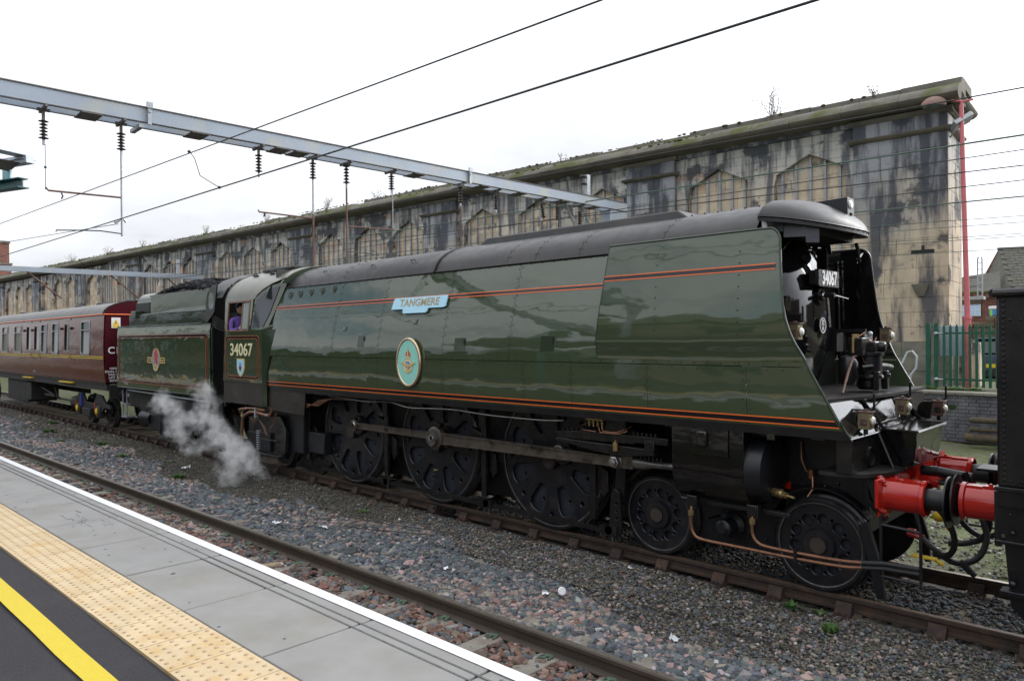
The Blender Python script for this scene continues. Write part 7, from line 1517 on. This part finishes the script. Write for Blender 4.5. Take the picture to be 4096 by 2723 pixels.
# ================================================================ maroon coach
ch = thing('passenger_coach', 'maroon passenger coach with grey curved roof and yellow waist lining', 'railway coach', (-34, 0, 0))
CX0, CX1, CYW = -43.0, -22.82, 1.395
def cyw(z): return CYW-(.0 if z > 1.9 else .05*((1.9-z)/.5)**2)-(.05*max(0, (z-2.6)/.8)**2)
wins = [(-35.10, -34.15, 1.0), (-33.12, -32.05, 1.0), (-29.36, -28.66, 2.0), (-28.02, -27.30, 2.0), (-24.90, -24.06, 2.0), (-37.4, -36.35, 1.0), (-39.6, -38.5, 1.0), (-41.8, -40.8, 1.0)]
doors = [(-31.42, -30.72), (-30.36, -29.62), (-26.72, -26.05)]
holes = [rrect(a, c, 2.22, 3.20, .08, 4) for a, c, k in wins]+[rrect(a+.1, c-.02, 2.32, 3.14, .04, 3) for a, c in doors]
for sg in (-1, 1):
    me = plate('coach_side', [[(CX0, 1.42), (CX1, 1.42), (CX1, 3.36), (CX0, 3.36)]]+(holes if sg < 0 else []), .03, 'maroon')
    bm = bmesh.new(); bm.from_mesh(me)
    for zc_ in (1.6, 1.8, 2.0, 2.6, 2.9): bmesh.ops.bisect_plane(bm, geom=bm.verts[:]+bm.edges[:]+bm.faces[:], plane_co=(0, zc_, 0), plane_no=(0, 1, 0))
    bm.to_mesh(me); bm.free()
    for v in me.vertices: x, z, t = v.co; v.co = (x+34, sg*(cyw(z)-.015)+t, z)
    finish(me, 'maroon', True, 40); sd_ = link('coach_side', me, ch)
    if sg > 0: continue
    for i, (a, c, k) in enumerate(wins):
        def sy(x, y, z): return (x, -cyw(z)+y, z)
        b = MB(); o1 = rrect(a-.025, c+.025, 2.195, 3.225, .1, 5); i1 = rrect(a+.02, c-.02, 2.24, 3.18, .07, 5)
        mm = plate('window_frame', [o1, i1], .02, 'alu', .004)
        for v in mm.vertices: x, z, t = v.co; v.co = (x+34, -cyw(z)-.004+t, z)
        mm.update(); wf_ = link('window', mm, ch)
        b = MB(); b.box(a, c, .02, .028, 2.22, 3.20); b.map(sy); b.build('pane', 'coach_glass' if k > 1 else 'coach_blind', wf_)
        b = MB(); b.box(a, c, -.012, .012, 2.93, 2.96); b.map(sy); b.build('transom', 'alu', wf_)
        if k < 2: b = MB(); b.box(a+.25, c-.25, .012, .02, 2.97, 3.18); b.map(sy); b.build('toplight_opening', 'maroon_dark', wf_)
    for a, c in doors:
        b = MB(); b.box(a-.02, a-.005, -.004, .01, 1.45, 3.34); b.box(c+.005, c+.02, -.004, .01, 1.45, 3.34); b.map(sy); d_ = b.build('door', 'maroon_dark', ch)
        b = MB(); b.box(a+.10, c-.02, .03, .036, 2.32, 3.14); b.map(sy); b.build('droplight', 'glass', d_)
        b = MB(); b.box(a+.02, c+.06, -.02, .0, 3.29, 3.325); b.box(a+.08, a+.10, -.01, .0, 2.30, 3.16); b.box(a+.08, c, -.01, .0, 2.29, 2.32); b.map(sy); b.build('door_trim', 'alu', d_)
        b = MB(); b.tube([sy(c+.10, -.03, 2.2), sy(c+.10, -.03, 2.05)], .012, 6); b.box(c+.06, c+.16, -CYW-.02, -CYW, 2.02, 2.06); b.build('handle', 'brass', d_)
    for a in (-31.6, -30.5, -26.9, -25.85): b = MB(); b.ball(sy(a, -.02, 3.02), .045, 8, 6); b.build('grab_bracket', 'under_dark', ch)
b = MB()
for z in (2.155, 2.105): b.box(CX0, CX1-.03, -.006, .002, z-.010, z+.010)
b.map(sy); b.build('waist_lining', 'yellow_paint', ch)
b = MB(); b.box(CX0, CX1-.03, -.003, .002, 2.115, 2.145); b.map(sy); b.build('waist_band', 'inner_black', ch)
b = MB(); b.box(-30.45, -30.15, -.02, .0, 1.52, 1.60); b.map(sy); b.build('vent_slot', 'alu', ch)
b = MB(); b.tube([(CX0, -1.385, 3.37), (CX1+.01, -1.385, 3.37)], .022, 6); b.tube([(CX1+.01, -1.385, 3.37), (CX1+.02, 1.385, 3.37)], .018, 6); b.build('cantrail_stripe', 'orange_line', ch)
RF = [(1.40, 3.38), (1.36, 3.48), (1.26, 3.58), (1.08, 3.67), (.8, 3.745), (.45, 3.79), (0, 3.805)]
prf = [(-y, z) for y, z in RF]+[(y, z) for y, z in RF[::-1][1:]]
x = CX0
while x < CX1-.1:
    e = min(x+1.55, CX1+.02); b = MB(); b.solid([[(x+.004, y, z), ((x+e)/2, y, z), (e-.004, y, z)] for y, z in prf], lambda p: Vector((0, -.01*p.y, -.015))); b.build('roof_panel', 'coach_roof', ch); x = e
for x in (-30.7, -28.3, -25.4, -36, -39): b = MB(); b.lathe([(0, .17), (.08, .16), (.15, .12), (.16, .05), (.10, .02), (.10, -.03)], (x, .2, 3.80), 'z', 16); b.build('roof_ventilator', 'under_dark', ch)
b = MB(); b.prism([(-1.345, 1.42)]+[(-CYW, 2.0), (-CYW, 2.7), (-1.36, 3.36)]+[(y*.985, z-.01) for y, z in prf]+[(1.36, 3.36), (CYW, 2.0), (1.345, 1.42)], CX1-.03, CX1+.0, 'x'); b.build('coach_end', 'maroon_dark', ch, bevel=.01)
b = MB(); b.tube([(CX1, y, z) for y, z in prf], .016, 6); b.build('end_bead', 'inner_black', ch)
b = MB(); b.box(CX0, CX1-.06, -1.30, 1.30, 1.15, 3.3); b.v = b.v; b.build('coach_interior', 'coach_dark', ch) if False else None
b = MB(); b.box(CX0, CX1-.05, -.2, -.15, 1.45, 3.6); b.build('corridor_partition', 'coach_partition', ch)
b = MB(); b.box(CX0, CX1-.05, -1.33, 1.33, 1.36, 1.45); b.build('floor', 'under_dark', ch)
b = MB(); b.box(-24.45, -24.25, -1.20, -1.12, 2.25, 2.75); b.box(-24.25, -24.1, -1.20, -1.12, 3.0, 3.15); b.build('orange_curtain', 'hiviz_orange', ch)
b = MB(); b.prism([(-.42, 1.2), (-.42, 3.3), (.42, 3.3), (.42, 1.2)], CX1, -22.3, 'x'); b.build('gangway', 'rubber', ch)
ROTE = ROTF
wsn = link('warning_sign', plate('warning_sign', [rrect(-.12, .12, -.15, .15, .01, 2)], .006, 'white_paint'), ch, (CX1+.006, -1.06, 3.13), ROTE)
link('warning_panel', plate('warning_panel', [[(-.095, -.13), (.095, -.13), (.095, -.07), (-.095, -.07)]], .003, 'yellow_paint'), wsn, (CX1+.011, -1.06, 3.13), ROTE)
link('warning_triangle', plate('warning_triangle', [[(-.085, -.06), (.085, -.06), (0, .11)]], .003, 'yellow_paint'), wsn, (CX1+.011, -1.06, 3.13), ROTE)
link('warning_bolt', plate('warning_bolt', [[(-.01, -.04), (.015, .015), (0, .01), (.005, .05), (-.02, -.0), (-.003, .002)]], .003, 'inner_black'), wsn, (CX1+.015, -1.06, 3.13), ROTE)
link('lettering', text('C1', .27, 'white_paint', .004, bold=.006), ch, (CX1+.006, -1.12, 2.33), ROTE)
link('lettering', text('100% A\nDUAL HEAT\nVAC CD\nLIFT 34t\nMTOU', .088, 'white_paint', .004, xs=1.1, bold=.002), ch, (CX1+.006, -1.10, 1.64), ROTE)
b = MB(); b.box(CX0, CX1-.05, -1.30, -1.22, 1.18, 1.40); b.build('solebar', 'under_dark', ch)
for x0, x1 in ((-31.9, -30.7), (-27.2, -25.9)): b = MB(); b.box(x0, x1, -1.42, -1.30, 1.30, 1.33); b.build('footboard', 'yellow_paint', ch)
b = MB(); b.box(-35.4, -32.2, -1.15, -.2, .35, 1.15); b.box(-32.4, -31.6, -1.2, -.3, .45, 1.1); b.build('battery_box', 'under_dark', ch, bevel=.02)
b = MB(); b.tube([(-31, -1.0, .95), (-29, -.9, .62), (-27.6, -.8, .60)], .03, 6); b.tube([(-30, -.9, 1.2), (-29.2, -.9, .6)], .025, 6); b.box(-30.2, -29.0, -1.1, -1.05, .70, .78); b.box(-38.5, -29.0, -.05, .05, .75, .9); b.build('truss', 'under_dark', ch)
# bogie
for bx in (-25.0, -40.5):
    bg_ = MB(); bg_.prism([(bx-2.1, .55), (bx-1.9, .72), (bx-1.5, .75), (bx-1.2, .98), (bx-.8, 1.0), (bx-.5, .72), (bx+.3, .72), (bx+.6, 1.0), (bx+1.0, .98), (bx+1.35, .76), (bx+1.75, .72), (bx+1.8, .6), (bx+1.3, .62), (bx+1.0, .45), (bx+.6, .45), (bx+.4, .55), (bx-.5, .55), (bx-.8, .45), (bx-1.3, .45), (bx-1.5, .58)], -1.12, -1.04, 'y'); bo = bg_.build('bogie_frame', 'under_dark', ch, bevel=.015)
    for wx in (bx-1.05, bx+.85):
        for sg in (-1, 1): wheel('carrying_wheel', wx, .457, sg*.80, sg, 'coach', ch)
        b = MB(); b.box(wx-.16, wx+.16, -1.18, -1.02, .30, .66); b.build('axlebox', 'under_dark', bo, bevel=.03)
        b = MB(); b.ball((wx, -1.20, .50), .085, 12, 8, (.7, .5, 1.25)); b.build('axlebox_cover', 'yellow_paint', bo)
        b = MB()
        for k in range(6): b.lathe([(.05, -.010), (.062, 0), (.05, .010), (.04, 0)], (wx-.30, -1.12, .50+.045*k), 'z', 10, True)
        b.build('coil_spring', 'red_gloss', bo)
    b = MB(); b.cyl((bx-.75, -1.16, .98), (bx-.75, -1.16, .58), .030, 10); b.build('damper', 'blue_paint', bo)
    b = MB(); b.box(bx-.55, bx+.2, -1.2, -1.0, .30, .55); b.cyl((bx-2.2, -.9, .62), (bx-1.7, -.9, .62), .2, 14); b.build('bolster', 'under_dark', bo, bevel=.02)
for y in (-.87, .87): buffer(ch, CX1+.02, y, 1, 1.05, .30, .15, 'under_dark')
b = MB(); b.box(CX1-.05, CX1+.04, -1.25, 1.25, .95, 1.35); b.build('headstock', 'under_dark', ch)
# ================================================================ black vehicle coupled at the right
bt = thing('black_tender', 'riveted black tender of another engine, cut off by the right edge of the photo', 'tender', (0, 0, 0))
b = MB(); b.box(-1.285, 6, -1.33, 1.33, 1.36, 2.90); b.build('tank', 'tank_black', bt, bevel=.02)
b = MB(); b.tube([(-1.30, -1.35, 2.915), (6, -1.35, 2.915)], .035, 10); b.tube([(-1.30, -1.35, 2.915), (-1.30, 1.35, 2.915)], .035, 10); b.build('top_beading', 'tank_black', bt)
b = MB()
for i in range(34): b.ball((-1.235, -1.333, 1.42+.0435*i), .0135, 8, 4, (1, .7, 1))
for i in range(60): b.ball((-1.19+.072*i, -1.333, 2.70), .0135, 8, 4, (1, .7, 1)); b.ball((-1.19+.072*i, -1.333, 1.415), .0135, 8, 4, (1, .7, 1))
for i in range(5): b.ball((-1.09+.17*i, -1.333, 2.35-.22), .013, 8, 4, (1, .7, 1)); b.ball((-1.10+.2*i, -1.333, 1.95), .013, 8, 4, (1, .7, 1))
b.build('rivets', 'tank_black', bt, kind='stuff')
b = MB(); b.box(-1.30, 6, -1.36, -1.20, 1.33, 1.365); b.box(-1.28, 6, -1.33, 1.3, 1.20, 1.33); b.build('running_plate', 'tank_black', bt, bevel=.005)
b = MB(); b.prism([(-1.29, 1.34), (-1.29, .98), (-1.24, .98), (-1.24, .88), (-1.2, .40), (-1.1, .30), (5, .30), (5, 1.34)], -1.30, -1.24, 'y'); b.build('frame_plate', 'tank_black', bt)
b = MB(); b.box(-1.30, -.6, -1.33, -1.22, .90, .93); b.box(-1.27, -.6, -1.36, -1.22, .50, .54); b.ball((-1.18, -1.35, .60), .03, 8, 6); b.ball((-1.18, -1.33, 1.00), .02, 8, 6); b.build('step_plate', 'tank_black', bt, bevel=.008)
for i in range(5): b = MB(); b.ball((-1.2+.13*i, -1.305, 1.14), .013, 6, 4); b.build('bolt', 'tank_black', bt)
b = MB(); b.box(-1.33, -1.28, -1.2, 1.2, .85, 1.30); b.build('buffer_beam', 'satin_black', bt)
for y in (-.87, .87): buffer(bt, -1.315, y, -1, 1.12, .32, .04)
b = MB(); b.box(-1.70, -1.29, -.02, .3, 1.26, 1.285); b.build('coupling_shelf', 'satin_black', bt)
b = MB(); b.tube([(-1.33, .9, 1.60), (-1.40, .92, 1.4), (-1.45, .92, 1.2)], [.09, .10, .08], 10); b.build('rear_hose', 'rubber', bt)
for sg in (-1, 1): wheel('carrying_wheel', .6, .55, sg*.80, sg, 'tender', bt)
# ================================================================ driver in the cab
def person(x, y, z, m_shirt, label):
    p = thing('person', label, 'person', (x, y, z))
    bm = bmesh.new(); J = {'pel': (0, 0, .95, .15, .12), 'wst': (0, 0, 1.12, .13, .10), 'chs': (.02, 0, 1.34, .17, .12), 'nek': (.03, 0, 1.50, .06, .06), 'hip1': (0, .09, .88, .09, .09), 'kn1': (.05, .10, .48, .065, .065), 'an1': (0, .10, .08, .05, .05), 'to1': (.16, .11, .03, .045, .03), 'hip2': (0, -.09, .88, .09, .09), 'kn2': (.02, -.10, .48, .065, .065), 'an2': (-.03, -.10, .08, .05, .05), 'to2': (.13, -.11, .03, .045, .03), 'sh1': (.02, .19, 1.42, .06, .06), 'el1': (.06, .25, 1.15, .045, .045), 'wr1': (.26, .20, 1.08, .032, .032), 'sh2': (.02, -.19, 1.42, .06, .06), 'el2': (.10, -.24, 1.17, .045, .045), 'wr2': (.30, -.16, 1.22, .032, .032)}
    E = [('pel', 'wst'), ('wst', 'chs'), ('chs', 'nek'), ('pel', 'hip1'), ('hip1', 'kn1'), ('kn1', 'an1'), ('an1', 'to1'), ('pel', 'hip2'), ('hip2', 'kn2'), ('kn2', 'an2'), ('an2', 'to2'), ('chs', 'sh1'), ('sh1', 'el1'), ('el1', 'wr1'), ('chs', 'sh2'), ('sh2', 'el2'), ('el2', 'wr2')]
    ks = list(J); me = bpy.data.meshes.new('body'); me.from_pydata([J[k][:3] for k in ks], [(ks.index(a), ks.index(b_)) for a, b_ in E], []); me.materials.append(MATS[m_shirt])
    o = link('body', me, p); sk = o.modifiers.new('skin', 'SKIN')
    for i, k in enumerate(ks): me.skin_vertices[0].data[i].radius = J[k][3:]; me.skin_vertices[0].data[i].use_root = (k == 'pel')
    sk.use_smooth_shade = True; ss_ = o.modifiers.new('sub', 'SUBSURF'); ss_.levels = 1; ss_.render_levels = 1
    b = MB(); b.ball((x+.05, y, z+1.64), .105, 14, 10, (1, .8, 1.15)); b.ball((x+.155, y, z+1.63), .018, 6, 5); b.build('head', 'skin', p); b = MB(); b.ball((x+.03, y, z+1.69), .112, 14, 8, (1, .85, .9)); b.build('cap', 'inner_black', p)
    for yy, zz2, xx in ((.20, 1.07, .28), (-.16, 1.22, .32)):
        b = MB(); b.ball((x+xx, y+yy, z+zz2), .04, 8, 6, (1.1, .45, 1))
        for k in range(4): b.tube([(x+xx+.02, y+yy, z+zz2+.03-.02*k), (x+xx+.075, y+yy, z+zz2+.03-.02*k), (x+xx+.095, y+yy, z+zz2+.01-.02*k)], .009, 5)
        b.tube([(x+xx, y+yy, z+zz2+.03), (x+xx+.03, y+yy+.02, z+zz2+.06)], .010, 5); b.build('hand', 'skin', p)
person(-14.98, -1.10, 1.62, 'purple_cloth', 'person in a purple shirt standing inside the locomotive cab window')
# ================================================================ litter
b = MB(); R_ = Matrix.Rotation(1.35, 3, 'Y')@Matrix.Rotation(.5, 3, 'X')
cp0 = Vector((-5.05, -2.33, -.155))
pts = [(.030, 0), (.042, .085), (.043, .09), (.040, .09)]
cup = thing('paper_cup', 'black paper cup with white lid lying on the ballast', 'cup', tuple(cp0))
Rr = Euler((1.25, 0, 1.0)).to_matrix()
b = MB(); b.lathe([(0, 0), (.030, 0), (.041, .085)], (0, 0, 0), 'z', 20); b.map(lambda x, y, z: cp0+Rr@Vector((x, y, z-.04))+Vector((0, 0, .045))); b.build('cup_body', 'cup_black', cup, fix=False)
b = MB(); b.lathe([(.043, .080), (.045, .088), (.040, .092), (.038, .100), (0, .100)], (0, 0, 0), 'z', 20); b.lathe([(.0, -.004), (.030, -.004), (.033, .004)], (0, 0, 0), 'z', 20); b.map(lambda x, y, z: cp0+Rr@Vector((x, y, z-.04))+Vector((0, 0, .045))); b.build('cup_lid', 'litter_white', cup, fix=False)
def scrap(x, y, s, label, seed, sz=(1, 1), m='litter_white', z=None):
    rd = random.Random(seed); b = MB(); z = (bed_z(x, y)+.05) if z is None else z; n = 4
    b.grid([[(x+s*sz[0]*(i/n-.5)+rd.gauss(0, s*.09), y+s*sz[1]*(j/n-.5)+rd.gauss(0, s*.09), z+abs(rd.gauss(0, s*.22))) for i in range(n+1)] for j in range(n+1)])
    o = b.build('litter_scrap', m, fix=False); tag(o, label, 'litter', 'white litter on the ballast')
scrap(-5.22, -2.38, .07, 'small white paper scrap left of the black cup', 1); scrap(-3.55, -2.50, .075, 'crumpled clear plastic bag among the stones', 2, m='litter_clear')
scrap(-6.65, -2.55, .06, 'white scrap among pink stones near the middle of the ballast', 3); scrap(-10.2, -2.85, .11, 'white scraps beside the near rail', 4); scrap(-9.5, -2.5, .10, 'white strip of tape on the ballast', 5, (2.6, .35)); scrap(-15.9, -1.9, .12, 'thin pale scrap below the tender', 6); scrap(-14.3, -2.6, .06, 'white scrap in front of the steam', 7); scrap(-8.95, -1.5, .04, 'tiny white scrap by the fishplate', 8); scrap(-5.0, -1.12, .05, 'white stone-like scrap beside the track chair', 9)
b = MB(); b.tube([(-9.2, -2.32, -.13), (-9.15, -2.05, -.09), (-9.0, -1.98, -.09), (-8.6, -1.8, -.12), (-7.9, -1.58, -.12), (-7.5, -1.5, -.13)], .008, 5); b.tube([(-9.2, -2.32, -.13), (-8.7, -2.2, -.12), (-8.2, -1.95, -.12), (-7.8, -1.75, -.13)], .008, 5); o = b.build('loose_cable', 'wire'); tag(o, 'thin loose black cable lying on the ballast', 'cable')
b = MB(); b.hexa([(-8.55, -4.35, -.17), (-8.35, -4.35, -.17), (-8.2, -3.85, -.15), (-8.3, -3.85, -.15)], [(-8.5, -4.35, -.14), (-8.37, -4.35, -.14), (-8.22, -3.85, -.12), (-8.28, -3.85, -.12)]); o = b.build('pale_stick', 'dry_grass'); tag(o, 'pale strip of wood lying against the near rail', 'litter')
scrap(-8.75, -.95, .05, 'yellow leaf caught on the brake gear between the wheels', 21, m='leaf_yellow', z=.55)
# ================================================================ steam
b = MB(); b.box(-17.8, -12.2, -2.9, -1.4, -.18, 1.95)
o = b.build('steam_cloud', None, smooth=False) if False else None
me = b.mesh('steam_cloud', 'moss', False); me.materials.clear()
m = bpy.data.materials.new('steam'); m.use_nodes = True; t = m.node_tree; t.nodes.clear(); n = t.nodes; l = t.links
mo = n.new('ShaderNodeOutputMaterial'); pv = n.new('ShaderNodeVolumePrincipled'); l.new(pv.outputs[0], mo.inputs['Volume']); pv.inputs['Color'].default_value = (.985, .985, .99, 1); pv.inputs['Anisotropy'].default_value = .1
g_ = n.new('ShaderNodeTexCoord'); pos = g_.outputs['Object']
nn = n.new('ShaderNodeTexNoise'); nn.inputs['Scale'].default_value = 1.7; nn.inputs['Detail'].default_value = 5; nn.inputs['Roughness'].default_value = .6; l.new(pos, nn.inputs['Vector'])
sb_ = n.new('ShaderNodeVectorMath'); sb_.operation = 'SUBTRACT'; l.new(nn.outputs['Color'], sb_.inputs[0]); sb_.inputs[1].default_value = (.5, .5, .5)
sc2 = n.new('ShaderNodeVectorMath'); sc2.operation = 'SCALE'; l.new(sb_.outputs[0], sc2.inputs[0]); sc2.inputs['Scale'].default_value = .95
ad = n.new('ShaderNodeVectorMath'); ad.operation = 'ADD'; l.new(pos, ad.inputs[0]); l.new(sc2.outputs[0], ad.inputs[1])
BL = [(-13.0, -1.75, .18, .24, .8), (-13.35, -1.8, .28, .32, 1.0), (-13.7, -1.85, .44, .34, 1.0), (-14.05, -1.95, .66, .32, .95), (-14.4, -2.0, .92, .30, .9), (-14.55, -2.0, 1.20, .27, .8), (-14.75, -2.0, 1.48, .22, .6), (-14.3, -1.95, 1.36, .16, .45), (-15.1, -2.05, .95, .25, .5), (-15.5, -2.1, .62, .28, .6), (-15.75, -2.1, .92, .26, .5), (-16.25, -2.1, 1.12, .28, .6), (-16.7, -2.05, 1.2, .26, .5), (-16.1, -2.05, .78, .26, .5), (-15.2, -2.05, .36, .26, .55), (-13.5, -2.0, .10, .36, .45)]
prev = None
def mth(op, a, c=None):
    q = n.new('ShaderNodeMath'); q.operation = op
    for i, v in enumerate((a, c)):
        if v is None: continue
        if isinstance(v, (int, float)): q.inputs[i].default_value = v
        else: l.new(v, q.inputs[i])
    return q.outputs[0]
for (x, y, z, r, w) in BL:
    d = n.new('ShaderNodeVectorMath'); d.operation = 'DISTANCE'; l.new(ad.outputs[0], d.inputs[0]); d.inputs[1].default_value = (x, y, z)
    mr = n.new('ShaderNodeMapRange'); mr.interpolation_type = 'SMOOTHSTEP'; l.new(d.outputs['Value'], mr.inputs[0]); mr.inputs[1].default_value = r*.15; mr.inputs[2].default_value = r*1.15; mr.inputs[3].default_value = w; mr.inputs[4].default_value = 0
    prev = mr.outputs[0] if prev is None else mth('MAXIMUM', prev, mr.outputs[0])
n2 = n.new('ShaderNodeTexNoise'); n2.inputs['Scale'].default_value = 5.5; n2.inputs['Detail'].default_value = 4; n2.inputs['Roughness'].default_value = .6; l.new(pos, n2.inputs['Vector'])
mr = n.new('ShaderNodeMapRange'); l.new(n2.outputs[0], mr.inputs[0]); mr.inputs[1].default_value = .40; mr.inputs[2].default_value = .66; mr.inputs[3].default_value = .0; mr.inputs[4].default_value = 1.9
l.new(mth('MULTIPLY', mth('MULTIPLY', prev, mr.outputs[0]), 8.5), pv.inputs['Density'])
me.materials.append(m); o = bpy.data.objects.new('steam_cloud', me); COL.objects.link(o); o['label'] = 'white steam drifting low beside the cab and tender'; o['kind'] = 'stuff'
S.cycles.volume_step_rate = 1.0; S.cycles.volume_max_steps = 96
